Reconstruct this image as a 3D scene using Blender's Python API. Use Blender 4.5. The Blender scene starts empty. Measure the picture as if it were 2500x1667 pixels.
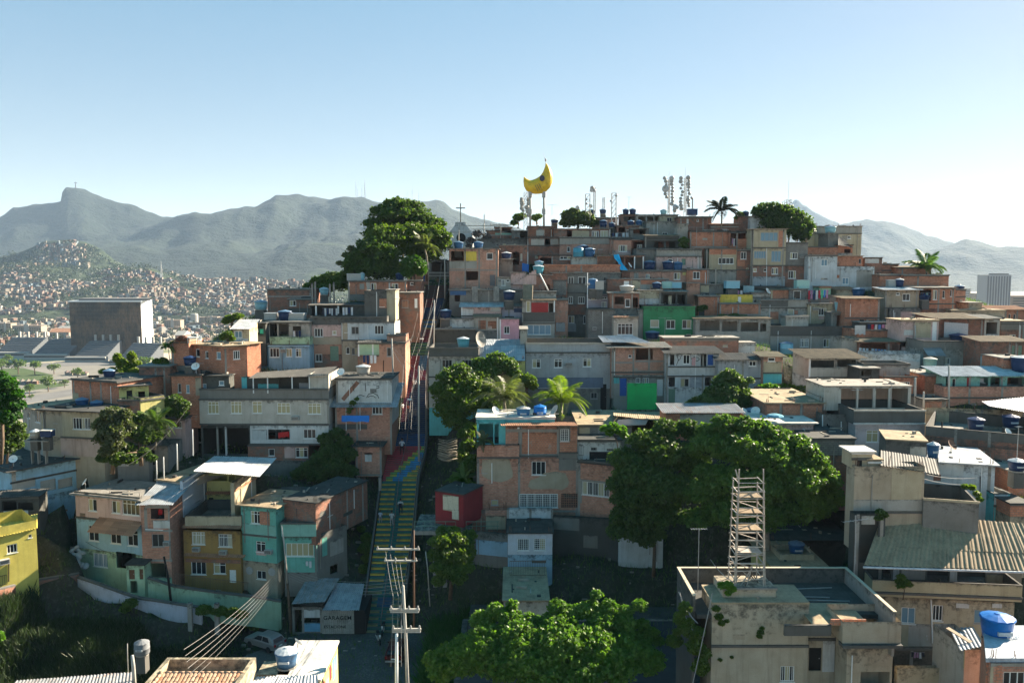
import bpy,math,random
import numpy as np
from mathutils import Vector,Matrix
random.seed(7)
RS = np.random.RandomState(11)
sc = bpy.context.scene
COL = sc.collection
# ------------------------------------------------------------ camera, sky, sun, exposure
FOC = 2000.0
PITCH = math.radians(4.96)
CAM = Vector((0,0,100))
cam = bpy.data.objects.new('camera',bpy.data.cameras.new('camera'))
COL.objects.link(cam)
cam.location = CAM
cam.rotation_euler = (math.radians(90) - PITCH,0,0)
cam.data.sensor_width = 36
cam.data.lens = 36 * FOC / 2500
cam.data.clip_start = 1
cam.data.clip_end = 40000
sc.camera = cam
SUN_AZ,SUN_EL = math.radians(54),math.radians(26)   # to the right of the view, behind the hill
w = bpy.data.worlds.new('World'); sc.world = w; w.use_nodes = True
nt = w.node_tree
bg = nt.nodes['Background']
sky = nt.nodes.new('ShaderNodeTexSky'); sky.sky_type = 'NISHITA'; sky.sun_disc = False
sky.sun_elevation = SUN_EL; sky.sun_rotation = SUN_AZ
sky.altitude = 0; sky.air_density = 1.0; sky.dust_density = .3; sky.ozone_density = 2.0
hs = nt.nodes.new('ShaderNodeHueSaturation'); hs.inputs['Saturation'].default_value = 1.5; hs.inputs['Hue'].default_value = .510; gmn = nt.nodes.new('ShaderNodeGamma'); gmn.inputs[1].default_value = .42
nt.links.new(sky.outputs[0],hs.inputs['Color']); nt.links.new(hs.outputs[0],gmn.inputs[0]); nt.links.new(gmn.outputs[0],bg.inputs[0]); bg.inputs[1].default_value = 0.078
sl = bpy.data.lights.new('sun','SUN'); sl.energy = 5.0; sl.angle = math.radians(0.5); sl.color = (1,0.87,0.68)
so = bpy.data.objects.new('sun',sl); COL.objects.link(so); so.location = (60,60,300)
sd = Vector((math.sin(SUN_AZ) * math.cos(SUN_EL),math.cos(SUN_AZ) * math.cos(SUN_EL),math.sin(SUN_EL)))
so.rotation_euler = sd.to_track_quat('Z','Y').to_euler()
sc.view_settings.view_transform = 'Standard'; sc.view_settings.look = 'None'
sc.view_settings.exposure = 2.15; sc.view_settings.gamma = 1
sc.cycles.max_bounces = 6; sc.cycles.diffuse_bounces = 3; sc.cycles.glossy_bounces = 2
sc.cycles.transmission_bounces = 3; sc.cycles.volume_bounces = 1; sc.cycles.transparent_max_bounces = 6
sc.cycles.use_denoising = True
# ------------------------------------------------------------ pixel -> place
CP,SP = math.cos(PITCH),math.sin(PITCH)
def ray(u,v):
 a,b = (u - 1250) / FOC,(833.5 - v) / FOC
 y = b * SP + CP
 return a / y,(b * CP - SP) / y
def P(u,v,D):
 a,b = ray(u,v)
 return Vector((a * D,D,CAM.z + b * D))
FR = dict(A=(0,380),B=(625,420),C=(1000,360),D=(1500,420),E=(1875,480),F=(0,800),G=(450,700),H=(1000,700),
    I=(1500,700),J=(1875,900),K=(0,1167),L=(500,1167),M=(1000,1100),N=(1500,1167),O=(1875,1167))
cur = [0,0,3.136]
def fr(k):
 cur[0],cur[1] = FR[k]
def q(x,y):
 return cur[0] + x / cur[2],cur[1] + y / cur[2]
SCL = [True]
def dsc(u,D):      # the lower left row stands a little farther than first measured
 if not SCL[0] or u > 900 or D < 64 or D > 100: return D
 return D * (1.08 - .08 * min(1,max(0,(D - 86) / 14)))
def Q(x,y,D):
 u,v = q(x,y); return P(u,v,dsc(u,D))
def Dg(u,v):
 t = max((v - 660) / 2000,-0.12)
 d = 76 / (t + .53)
 if u < 800: d *= 1 - .08 * min(1,(800 - u) / 300)
 if u > 1500:
  k = min(1,(u - 1500) / 500)
  d *= 1 - .10 * k
  d *= 1 - .12 * k * min(1,max(0,(v - 850) / 500))
 return d
# ------------------------------------------------------------ mesh builder
class MB:
 def __init__(s): s.v = []; s.f = []
 def face(s,*pts):
  n = len(s.v); s.v += [tuple(p) for p in pts]; s.f.append(tuple(range(n,n + len(pts)))); return s
 def box(s,x0,y0,z0,x1,y1,z1):
  n = len(s.v)
  s.v += [(x0,y0,z0),(x1,y0,z0),(x1,y1,z0),(x0,y1,z0),(x0,y0,z1),(x1,y0,z1),(x1,y1,z1),(x0,y1,z1)]
  for f in ((0,1,5,4),(1,2,6,5),(2,3,7,6),(3,0,4,7),(4,5,6,7),(3,2,1,0)):
   s.f.append(tuple(n + i for i in f))
  return s
 def prism(s,pts,t):
  """polygon given as 3-D points, thickened by vector t"""
  n = len(s.v); k = len(pts); t = Vector(t)
  s.v += [tuple(p) for p in pts] + [tuple(Vector(p) + t) for p in pts]
  s.f.append(tuple(range(n,n + k))); s.f.append(tuple(range(n + 2 * k - 1,n + k - 1,-1)))
  for i in range(k):
   j = (i + 1) % k; s.f.append((n + j,n + i,n + k + i,n + k + j))
  return s
 def tube(s,pts,r,n=6,r1=None):
  pts = [Vector(p) for p in pts]; m = len(pts); base = len(s.v)
  r1 = r if r1 is None else r1
  for i,p in enumerate(pts):
   d = (pts[min(i + 1,m - 1)] - pts[max(i - 1,0)]).normalized()
   a = d.cross(Vector((0,0,1)))
   if a.length < .05: a = d.cross(Vector((1,0,0)))
   a.normalize(); b = d.cross(a); rr = r + (r1 - r) * i / max(1,m - 1)
   for k in range(n):
    t = 2 * math.pi * k / n
    s.v.append(tuple(p + a * (math.cos(t) * rr) + b * (math.sin(t) * rr)))
  for i in range(m - 1):
   for k in range(n):
    k2 = (k + 1) % n
    s.f.append((base + i * n + k,base + i * n + k2,base + (i + 1) * n + k2,base + (i + 1) * n + k))
  s.f.append(tuple(base + k for k in range(n))[::-1]); s.f.append(tuple(base + (m - 1) * n + k for k in range(n)))
  return s
 def lathe(s,prof,c=(0,0,0),n=16,ribs=0):
  base = len(s.v); m = len(prof)
  for i,(r,z) in enumerate(prof):
   for k in range(n):
    t = 2 * math.pi * k / n
    rr = r * (1 - ribs * (k % 2))
    s.v.append((c[0] + rr * math.cos(t),c[1] + rr * math.sin(t),c[2] + z))
  for i in range(m - 1):
   for k in range(n):
    k2 = (k + 1) % n
    s.f.append((base + i * n + k,base + i * n + k2,base + (i + 1) * n + k2,base + (i + 1) * n + k))
  s.f.append(tuple(base + (m - 1) * n + k for k in range(n))); s.f.append(tuple(base + k for k in range(n))[::-1])
  return s
 def mesh(s,name,mat,smooth=False):
  me = bpy.data.meshes.new(name); me.from_pydata(s.v,[],s.f)
  uv = me.uv_layers.new(name='UVMap').data
  V = s.v
  for p in me.polygons:
   nx,ny,nz = map(abs,p.normal)
   for li in p.loop_indices:
    x,y,z = V[me.loops[li].vertex_index]
    uv[li].uv = (x,y) if nz > .75 else ((y,z) if nx > ny else (x,z))
  if smooth: me.polygons.foreach_set('use_smooth',[True] * len(me.polygons))
  me.materials.append(mat); return me
 def build(s,name,mat,parent=None,smooth=False,loc=None):
  o = bpy.data.objects.new(name,s.mesh(name,mat,smooth)); COL.objects.link(o)
  if parent: o.parent = parent
  if loc is not None: o.location = loc
  return o
def tag(o,label=None,cat=None,group=None,kind=None):
 if label: o['label'] = label
 if cat: o['category'] = cat
 if group: o['group'] = group
 if kind: o['kind'] = kind
 return o
def empty(name,loc,label=None,cat=None,group=None,rz=0):
 o = bpy.data.objects.new(name,None); COL.objects.link(o); o.location = loc; o.rotation_euler = (0,0,rz)
 o.empty_display_size = .3
 return tag(o,label,cat,group)
# ------------------------------------------------------------ materials
MC = {}
def newmat(name):
 m = bpy.data.materials.new(name); m.use_nodes = True
 n = m.node_tree.nodes; b = n['Principled BSDF']; b.inputs['Specular IOR Level'].default_value = .25
 return m,m.node_tree,b
def mixc(nt,fac,a,b,mode='MIX'):
 m = nt.nodes.new('ShaderNodeMix'); m.data_type = 'RGBA'; m.blend_type = mode
 for i,x in ((0,fac),(6,a),(7,b)):
  if isinstance(x,bpy.types.NodeSocket): nt.links.new(x,m.inputs[i])
  elif i == 0: m.inputs[0].default_value = x
  else: m.inputs[i].default_value = (*x[:3],1)
 return m.outputs[2]
def noise(nt,vec,scale,detail=3,rough=.6,sc3=None):
 n = nt.nodes.new('ShaderNodeTexNoise'); n.inputs['Scale'].default_value = scale
 n.inputs['Detail'].default_value = detail; n.inputs['Roughness'].default_value = rough
 if sc3:
  mp = nt.nodes.new('ShaderNodeMapping'); mp.inputs['Scale'].default_value = sc3
  nt.links.new(vec,mp.inputs[0]); vec = mp.outputs[0]
 nt.links.new(vec,n.inputs['Vector']); return n.outputs['Fac']
def ramp(nt,x,a,b,lo=0.,hi=1.):
 m = nt.nodes.new('ShaderNodeMapRange'); m.inputs[1].default_value = a; m.inputs[2].default_value = b
 m.inputs[3].default_value = lo; m.inputs[4].default_value = hi
 nt.links.new(x,m.inputs[0]); return m.outputs[0]
def mth(nt,op,a,b=0.):
 m = nt.nodes.new('ShaderNodeMath'); m.operation = op
 for i,x in ((0,a),(1,b)):
  if isinstance(x,bpy.types.NodeSocket): nt.links.new(x,m.inputs[i])
  else: m.inputs[i].default_value = x
 return m.outputs[0]
def bump(nt,b,h,strength,dist=.02):
 n = nt.nodes.new('ShaderNodeBump'); n.inputs['Strength'].default_value = strength; n.inputs['Distance'].default_value = dist
 nt.links.new(h,n.inputs['Height']); nt.links.new(n.outputs[0],b.inputs['Normal'])
def world_shift(nt):
 """object-random offset so that no two walls carry the same stains"""
 tc = nt.nodes.new('ShaderNodeTexCoord'); oi = nt.nodes.new('ShaderNodeObjectInfo')
 ad = nt.nodes.new('ShaderNodeVectorMath'); ad.operation = 'MULTIPLY_ADD'
 cx = nt.nodes.new('ShaderNodeCombineXYZ')
 for i in range(2): nt.links.new(oi.outputs['Random'],cx.inputs[i])
 ad.inputs[1].default_value = (57,91,0)
 nt.links.new(cx.outputs[0],ad.inputs[0]); nt.links.new(tc.outputs['UV'],ad.inputs[2])
 return tc,ad.outputs[0]
def weather(nt,tc,vec,col,grime,mould=1.0):
 """large mottling, rain streaks, black mould along wall tops"""
 big = noise(nt,vec,.55,4,.65)
 c = mixc(nt,ramp(nt,big,.35,.7),col,mixc(nt,1.,col,(.8,.78,.74),'MULTIPLY'))
 st = noise(nt,vec,1.,3,.6,(2.6,.22,1))
 c = mixc(nt,ramp(nt,st,.52,.8,0,.45 * grime),c,(.06,.055,.045))
 sp = nt.nodes.new('ShaderNodeSeparateXYZ'); nt.links.new(tc.outputs['Generated'],sp.inputs[0])
 n2 = noise(nt,vec,1.6,5,.75)
 m = mth(nt,'ADD',ramp(nt,sp.outputs[2],.72,1.05,0,.5),ramp(nt,n2,.35,.8,0,.75))
 c = mixc(nt,ramp(nt,m,.5,.82,0,.85 * mould),c,(.035,.035,.032))
 return c,n2
def plaster(name,col,grime=.8,mould=.9):
 if name in MC: return MC[name]
 m,nt,b = newmat(name)
 tc,vec = world_shift(nt)
 c,n2 = weather(nt,tc,vec,col,grime,mould)
 f = noise(nt,vec,14,2)
 c = mixc(nt,ramp(nt,f,.3,.8,0,.28),c,mixc(nt,1.,c,(.5,.5,.5),'MULTIPLY'))
 nt.links.new(c,b.inputs['Base Color']); b.inputs['Roughness'].default_value = .92
 bump(nt,b,n2,.35,.03)
 MC[name] = m; return m
def brick(name,c1,c2,mortar,bw=.30,bh=.2,plasterc=(.36,.32,.27),cover=.6):
 if name in MC: return MC[name]
 m,nt,b = newmat(name)
 tc,vec = world_shift(nt)
 br = nt.nodes.new('ShaderNodeTexBrick'); br.inputs['Scale'].default_value = 1
 br.inputs['Brick Width'].default_value = bw; br.inputs['Row Height'].default_value = bh
 br.inputs['Mortar Size'].default_value = .018; br.inputs['Mortar Smooth'].default_value = .2
 br.inputs['Color1'].default_value = (*c1,1); br.inputs['Color2'].default_value = (*c2,1); br.inputs['Mortar'].default_value = (*mortar,1)
 br.inputs['Bias'].default_value = -.1
 nt.links.new(vec,br.inputs['Vector'])
 sm = noise(nt,vec,.8,5,.7)
 c = mixc(nt,ramp(nt,sm,cover - .04,cover + .05,0,.75),br.outputs['Color'],plasterc)
 c,n2 = weather(nt,tc,vec,c,.7,.75)
 nt.links.new(c,b.inputs['Base Color']); b.inputs['Roughness'].default_value = .95
 inv = mth(nt,'SUBTRACT',1.,br.outputs['Fac'])
 bump(nt,b,inv,.5,.02)
 MC[name] = m; return m
def sheet(name,col,rust=(.2,.12,.07),amt=.5,metal=0.,rough=.75,sc3=(.6,5,1)):
 if name in MC: return MC[name]
 m,nt,b = newmat(name)
 tc,vec = world_shift(nt)
 a = noise(nt,vec,1.,4,.65); s = noise(nt,vec,1.,3,.6,(4,.5,1))
 c = mixc(nt,ramp(nt,a,.35,.7),col,tuple(x * .62 for x in col))
 c = mixc(nt,ramp(nt,s,.5,.75,0,amt),c,rust)
 f = noise(nt,vec,7,4,.7)
 c = mixc(nt,ramp(nt,f,.52,.75,0,.6 * amt + .2),c,(.05,.048,.04)); g2 = noise(nt,vec,.45,5,.75); c = mixc(nt,ramp(nt,g2,.5,.6,0,.45),c,tuple(x * .4 for x in col))
 nt.links.new(c,b.inputs['Base Color']); b.inputs['Roughness'].default_value = rough; b.inputs['Metallic'].default_value = metal
 bump(nt,b,f,.2,.01)
 MC[name] = m; return m
def plain(name,col,rough=.6,metal=0.,var=.25,scale=6.,emit=0):
 if name in MC: return MC[name]
 m,nt,b = newmat(name)
 tc,vec = world_shift(nt)
 f = noise(nt,vec,scale,3)
 c = mixc(nt,ramp(nt,f,.35,.75),col,tuple(x * (1 - var) for x in col))
 nt.links.new(c,b.inputs['Base Color']); b.inputs['Roughness'].default_value = rough; b.inputs['Metallic'].default_value = metal
 MC[name] = m; return m
def foliage(name,c1,c2,trans=.45):
 if name in MC: return MC[name]
 m,nt,b = newmat(name)
 g = nt.nodes.new('ShaderNodeNewGeometry'); tc = nt.nodes.new('ShaderNodeTexCoord')
 n = noise(nt,tc.outputs['Object'],.5,3)
 f = mth(nt,'ADD',mth(nt,'MULTIPLY',g.outputs['Random Per Island'],.55),mth(nt,'MULTIPLY',ramp(nt,n,.3,.7),.45))
 c = mixc(nt,f,c1,c2)
 nt.links.new(c,b.inputs['Base Color']); b.inputs['Roughness'].default_value = .5
 b.inputs['Specular IOR Level'].default_value = .35
 tr = nt.nodes.new('ShaderNodeBsdfTranslucent'); ms = nt.nodes.new('ShaderNodeMixShader'); ms.inputs[0].default_value = trans
 c2_ = mixc(nt,1.,c,(1.25,1.5,.45),'MULTIPLY')
 nt.links.new(c2_,tr.inputs[0]); nt.links.new(b.outputs[0],ms.inputs[1]); nt.links.new(tr.outputs[0],ms.inputs[2])
 nt.links.new(ms.outputs[0],nt.nodes['Material Output'].inputs[0])
 MC[name] = m; return m
O1,O2 = (.60,.25,.15),(.48,.18,.105)
BR = brick('block_orange',O1,O2,(.26,.2,.155),cover=.64)
BS = brick('block_salmon',(.62,.32,.23),(.52,.25,.18),(.34,.28,.23),cover=.6)
BD = brick('block_dark',(.38,.17,.115),(.28,.13,.09),(.17,.14,.12),cover=.54,plasterc=(.2,.175,.15))
BC = brick('block_close',(.62,.29,.20),(.46,.19,.125),(.36,.28,.22),.26,.17,(.40,.34,.26),cover=.64)
BG = brick('block_concrete',(.25,.24,.22),(.2,.19,.18),(.13,.12,.11),.4,.2,(.26,.25,.23))
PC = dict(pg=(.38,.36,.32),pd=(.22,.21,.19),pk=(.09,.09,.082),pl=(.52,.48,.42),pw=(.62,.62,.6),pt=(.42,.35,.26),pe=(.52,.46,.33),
    pi=(.60,.42,.38),pr=(.46,.22,.16),pb=(.32,.48,.6),pB=(.16,.38,.56),pm=(.26,.50,.42),pn=(.45,.62,.42),pc=(.17,.47,.39),
    py=(.75,.56,.10),pY=(.60,.55,.22),po=(.36,.22,.075),pG=(.055,.27,.12),pp=(.72,.38,.44),pv=(.44,.40,.46),ps=(.50,.27,.19),
    pq=(.42,.43,.44),pz=(.14,.50,.52),px=(.40,.05,.05),pj=(.58,.61,.62),ph=(.47,.4,.28),pu=(.36,.57,.70))
def mat(k):
 if not isinstance(k,str): return k
 if k in PC:
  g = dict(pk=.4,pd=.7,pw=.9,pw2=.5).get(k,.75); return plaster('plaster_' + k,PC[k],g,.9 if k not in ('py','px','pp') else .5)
 return globals()[k]
CON = plaster('concrete_weathered',(.33,.31,.28),.9,1.)
COND = plaster('concrete_mouldy',(.13,.125,.115),.8,1.)
SLAB = sheet('roof_slab',(.30,.28,.25),(.12,.11,.09),.6,rough=.95)
SLABD = sheet('roof_slab_dark',(.075,.075,.07),(.04,.04,.038),.6,rough=.9)
SLABT = sheet('roof_slab_tan',(.40,.31,.20),(.2,.15,.1),.5,rough=.95)
SLABW = sheet('roof_slab_white',(.68,.64,.58),(.35,.3,.25),.35,rough=.85)
FC = sheet('fibre_cement',(.33,.30,.26),(.12,.1,.08),.6)
FCD = sheet('fibre_cement_dark',(.11,.105,.095),(.05,.05,.045),.6)
FCB = sheet('fibre_cement_brown',(.30,.22,.14),(.15,.1,.06),.4)
ZN = sheet('zinc_sheet',(.42,.45,.48),(.2,.16,.13),.4,metal=.25,rough=.5)
ZNW = sheet('zinc_sheet_pale',(.62,.63,.64),(.3,.27,.24),.3,metal=.1,rough=.55)
ZNR = sheet('zinc_sheet_rusty',(.33,.34,.35),(.28,.13,.07),.75,metal=.15,rough=.65)
TL = sheet('clay_tile',(.48,.24,.14),(.2,.11,.07),.6,rough=.9)
TLP = sheet('clay_tile_pale',(.55,.34,.22),(.3,.18,.12),.5,rough=.9)
def glassmat(name,col,rough=.12):
 if name in MC: return MC[name]
 m,nt,b = newmat(name)
 b.inputs['Base Color'].default_value = (*col,1); b.inputs['Roughness'].default_value = rough
 b.inputs['Specular IOR Level'].default_value = .3
 MC[name] = m; return m
GL = glassmat('glass_dark',(.02,.024,.028)); GB = glassmat('glass_blueish',(.16,.27,.34),.2); GC = glassmat('glass_curtained',(.40,.35,.2),.3)
GR = glassmat('glass_grey',(.03,.033,.036),.2)
WH = plain('white_paint',(.80,.80,.77),var=.12); AL = plain('aluminium_frame',(.38,.37,.35),.5); DK = plain('dark_hollow',(.02,.02,.02),.9)
WD = plain('wood_door',(.18,.09,.05)); BL = plain('blue_door',(.03,.12,.42)); GD = plain('green_door',(.16,.26,.19)); GY = plain('grey_door',(.2,.18,.18))
STEEL = plain('galvanised_steel',(.40,.40,.39),.55,.3); RUST = plain('rusty_steel',(.17,.10,.07),.8)
TB = plain('tank_blue',(.035,.12,.27),.42,var=.35,scale=2.); TN = plain('tank_navy',(.02,.045,.12),.42,var=.35,scale=2.); TQ = plain('tank_teal',(.08,.32,.42),.5)
TG = plain('tank_asbestos',(.42,.41,.38),.85); TC = plain('tank_pale_blue',(.25,.50,.60),.6); TM = plain('tank_mint',(.38,.60,.54),.7)
TLID = plain('tank_lid_blue',(.12,.20,.30),.35); TLW = plain('tank_lid_pale',(.45,.48,.50),.4)
TX = lambda n,c: plain('cloth_' + n,c,.9)
POLE = plain('pole_concrete',(.40,.385,.35),.9); CABLE = plain('cable_black',(.03,.03,.03),.7); CABLEW = plain('cable_bright',(.28,.27,.255),.5)
BARK = plain('bark',(.14,.10,.07),.95,var=.5,scale=3); BARKL = plain('bark_pale',(.30,.26,.20),.95,var=.4,scale=3)
# ------------------------------------------------------------ houses
HS = []          # footprints, for the terrain
HL = []
class House:
 pass
PIECE = [0]
def corr_grid(mb,p00,p10,p01,p11,period=.22,amp=.035):
 """corrugated sheet over a quad: ridges run from the p0? edge to the p1? edge"""
 p00,p10,p01,p11 = map(Vector,(p00,p10,p01,p11))
 w = max((p10 - p00).length,.3); n = max(4,min(420,int(w / period * 4)))
 nrm = (p10 - p00).cross(p01 - p00).normalized()
 if nrm.z < 0: nrm = -nrm
 base = len(mb.v); m = 3
 for j in range(m):
  for i in range(n + 1):
   s = i / n; a = p00.lerp(p10,s); b = p01.lerp(p11,s)
   p = a.lerp(b,j / (m - 1)) + nrm * (amp * math.sin(s * n / 4 * 2 * math.pi))
   mb.v.append(tuple(p))
 for j in range(m - 1):
  for i in range(n):
   a = base + j * (n + 1) + i; mb.f.append((a,a + 1,a + n + 2,a + n + 1))
def corr_sheets(parent,quad,m,name='roof_sheet',sheetw=1.1,period=.22,jit=.02,rows=1):
 """separate corrugated sheets side by side and lapped, each an object"""
 a,b,c,d = map(Vector,quad)     # a,b near edge left->right ; c,d far edge left->right
 n = max(1,int(round((b - a).length / sheetw)))
 out = []
 for r in range(rows):
  t0,t1 = r / rows,(r + 1) / rows + (.03 if r < rows - 1 else 0)
  for i in range(n):
   s0,s1 = i / n,(i + 1) / n + .02 / n
   mb = MB(); up = Vector((0,0,random.uniform(0,jit) + .012 * (i % 2) + .03 * (rows - r if False else r * 0)))
   e0 = random.uniform(-.06,.06)
   dirn = (c - a).normalized()
   q00 = a.lerp(b,s0).lerp(c.lerp(d,s0),t0); q10 = a.lerp(b,s1).lerp(c.lerp(d,s1),t0)
   q01 = a.lerp(b,s0).lerp(c.lerp(d,s0),t1); q11 = a.lerp(b,s1).lerp(c.lerp(d,s1),t1)
   lift = Vector((0,0,.03 * (r % 2)))
   if r == 0: q00 = q00 + dirn * e0; q10 = q10 + dirn * e0
   corr_grid(mb,q00 + up + lift,q10 + up + lift,q01 + up + lift,q11 + up + lift,period)
   out.append(mb.build(name,m,parent,smooth=True))
 return out
def window(h,x0,z0,x1,z1,st):
 """frame + panes, set back in the opening; st like '2ht' : panes, h white / a aluminium / n none, t transom, k dark, c curtained, b blue, g grid, r bars, s sash open"""
 n = int(st[0]) if st and st[0].isdigit() else 2
 fm = AL if 'a' in st else WH
 d0 = .07; t = (.085 if h.A.y > 98 else .065) if x1 - x0 > .5 else .05
 mb = MB()
 mb.box(x0,d0,z0,x1,d0 + .06,z0 + t).box(x0,d0,z1 - t,x1,d0 + .06,z1)
 mb.box(x0,d0 + .002,z0 + t,x0 + t,d0 + .058,z1 - t).box(x1 - t,d0 + .002,z0 + t,x1,d0 + .058,z1 - t)
 zt = z1 - t
 if 't' in st:
  zt = z1 - (z1 - z0) * .28; mb.box(x0 + t,d0 + .004,zt,x1 - t,d0 + .05,zt + t * .8)
 for i in range(1,n):
  x = x0 + (x1 - x0) * i / n; mb.box(x - t * .4,d0 + .006,z0 + t,x + t * .4,d0 + .05,z1 - t)
 if 'g' in st:
  k = max(3,int((x1 - x0) / .18)); kk = max(3,int((z1 - z0) / .18))
  for i in range(1,k): x = x0 + (x1 - x0) * i / k; mb.box(x - .015,.03,z0,x + .015,.055,z1)
  for i in range(1,kk): z = z0 + (z1 - z0) * i / kk; mb.box(x0,.031,z - .015,x1,.054,z + .015)
 if 'r' in st:
  k = max(3,int((x1 - x0) / .16))
  for i in range(1,k): x = x0 + (x1 - x0) * i / k; mb.box(x - .014,.03,z0,x + .014,.055,z1)
 mb.box(x0 - .06,-.04,z0 - .06,x1 + .06,.05,z0 - .002)
 fo = mb.build('window',fm,h.root)
 gms = {'k': [GL],'c': [GC],'b': [GB],'m': [GR]}
 base = [GL,GR,GC] if not any(k in st for k in 'kcbm') else [g for k in 'kcbm' if k in st for g in gms[k]]
 for i in range(n):
  a = x0 + (x1 - x0) * i / n; b = x0 + (x1 - x0) * (i + 1) / n
  dy = .10 + .012 * (i % 2)
  g = base[(i + PIECE[0]) % len(base)]
  MB().box(a + .01,dy,z0 + .02,b - .01,dy + .01,z1 - .02).build('pane',g,fo)
 if 's' in st:   # an open leaf
  pass
 PIECE[0] += 1
 return fo
def acbox(h,x,z,s=.55):
 mb = MB().box(x - s / 2,-.42,z - .2,x + s / 2,.05,z + .2); a = mb.build('air_conditioner',TG,h.root)
 g = MB()
 for i in range(5): g.box(x - s / 2 + .05,-.435,z - .15 + i * .065,x + s / 2 - .05,-.421,z - .12 + i * .065)
 g.build('grille',GR,a)
 MB().box(x - s / 2,-.44,z - .24,x + s / 2,-.0,z - .203).build('bracket',AL,a)
def house(label,x0,y0,x1,y1,m='pg',feats='',D=None,D2=None,dep=5.,roof='flat',name='house',cat='house',bury=3.0,par=0.,rm=None,slope=.18,over=.3,auto=True,group=None):
 """front wall seen at x0..x1, y0 (top) .. y1 (bottom) in the current frame; D metres away at the left end, D2 at the right"""
 h = House(); u0,v0 = q(x0,y0); u1,v1 = q(x1,y1)
 if D is None: D = Dg((u0 + u1) / 2,v1) + random.uniform(-.15,.15)
 if D2 is None: D2 = D
 D,D2 = dsc(u0,D),dsc(u0,D2)
 if u0 > 1450 and D > 84:
  dep *= .75 if roof == 'cor' else .9
  if roof == 'cor': slope *= .5
  h.dep = dep
 h.A = P(u0,v1,D); a = ray(u1,v1)[0]; B = Vector((a * D2,D2,h.A.z))
 ax = Vector((B.x - h.A.x,B.y - h.A.y,0)); h.W = ax.length; ax.normalize(); h.ax = ax; h.ay = Vector((-ax.y,ax.x,0)); h.flat = roof in ('flat','par')
 h.H = P(u0,v0,D).z - h.A.z; h.dep = dep
 h.root = empty(name,h.A,label,cat,group,math.atan2(ax.y,ax.x)); h.label = label
 def loc(x,y):
  u,v = q(x,y); rx,rz = ray(u,v)
  # plane: (p-A).ay = 0
  t = h.A.dot(h.ay) - CAM.z * h.ay.z
  d = Vector((rx,1,rz)); t = (h.A - CAM).dot(h.ay) / d.dot(h.ay); p = CAM + d * t - h.A
  return p.dot(ax),p.z
 h.loc = loc
 W,H = h.W,h.H
 fl = [f.split() for f in feats.split(';') if f.strip()]
 opens = []
 bands = [(H,m)]
 zmin = -bury
 for f in fl:
  k = f[0]
  if k in ('w','o','d'):
   xa,za = loc(float(f[1]),float(f[4])); xb,zb = loc(float(f[3]),float(f[2]))
   xa,xb = max(.12,xa),min(W - .12,xb); zb = min(zb,H - .08)
   if xb - xa > .1 and zb - za > .1: opens.append((xa,za,xb,zb))
  if k == 'B': bands.append((loc(float(f[1]),float(f[2]))[1] if len(f) > 3 else loc((x0 + x1) / 2,float(f[1]))[1],f[-1]))
 bands.sort(key=lambda b: -b[0])
 for i,(zt,bm) in enumerate(bands):
  zb = bands[i + 1][0] if i + 1 < len(bands) else zmin
  bm = mat(bm); fm = MB()
  ops = [o for o in opens if o[1] < zt and o[3] > zb]
  xs = sorted({0,W,*[o[0] for o in ops],*[o[2] for o in ops]}); zs = sorted({zb,zt,*[min(max(z,zb),zt) for o in ops for z in (o[1],o[3])]})
  for a_,b_ in zip(xs,xs[1:]):
   for c_,d_ in zip(zs,zs[1:]):
    cx,cz = (a_ + b_) / 2,(c_ + d_) / 2
    if any(o[0] < cx < o[2] and o[1] < cz < o[3] for o in ops): continue
    if d_ - c_ < 1e-4 or b_ - a_ < 1e-4: continue
    fm.face((a_,0,c_),(b_,0,c_),(b_,0,d_),(a_,0,d_))
  for o in ops:
   oz0,oz1 = max(o[1],zb),min(o[3],zt); t = .16
   fm.face((o[0],0,oz0),(o[0],t,oz0),(o[0],t,oz1),(o[0],0,oz1)); fm.face((o[2],0,oz0),(o[2],0,oz1),(o[2],t,oz1),(o[2],t,oz0))
   if o[3] <= zt: fm.face((o[0],0,oz1),(o[0],t,oz1),(o[2],t,oz1),(o[2],0,oz1))
   if o[1] >= zb: fm.face((o[0],0,oz0),(o[2],0,oz0),(o[2],t,oz0),(o[0],t,oz0))
  fm.face((W,0,zb),(W,dep,zb),(W,dep,zt),(W,0,zt)); fm.face((0,dep,zb),(0,0,zb),(0,0,zt),(0,dep,zt)); fm.face((W,dep,zb),(0,dep,zb),(0,dep,zt),(W,dep,zt))
  fm.build('wall',bm,h.root)
 # roof
 rm = rm or (SLAB if roof in ('flat','par') else FC)
 if roof == 'flat':
  MB().box(-over * .5,-over * .5,H + .002,W + over * .5,dep + .1,H + .12).build('roof',rm,h.root)
  h.rz = H + .12
  if par:
   pm = MB(); pm.box(0,0,H + .121,W,.12,H + par).box(0,dep - .12,H + .121,W,dep,H + par).box(0,.121,H + .121,.12,dep - .121,H + par).box(W - .12,.121,H + .121,W,dep - .121,H + par)
   pm.build('parapet',mat(par_m) if (par_m := COND) else COND,h.root)
 elif roof == 'par':      # walls run on above the terrace floor
  ph = par or .9
  MB().box(.14,.14,H - ph - .1,W - .14,dep - .14,H - ph).build('terrace_floor',rm,h.root); h.rz = H - ph
  im = MB(); t = .14
  im.face((t,t,H - ph),(W - t,t,H - ph),(W - t,t,H),(t,t,H)); im.face((t,t,H - ph),(t,dep - t,H - ph),(t,dep - t,H),(t,t,H))
  im.face((W - t,t,H - ph),(W - t,dep - t,H - ph),(W - t,dep - t,H),(W - t,t,H)); im.face((t,dep - t,H - ph),(W - t,dep - t,H - ph),(W - t,dep - t,H),(t,dep - t,H))
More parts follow.
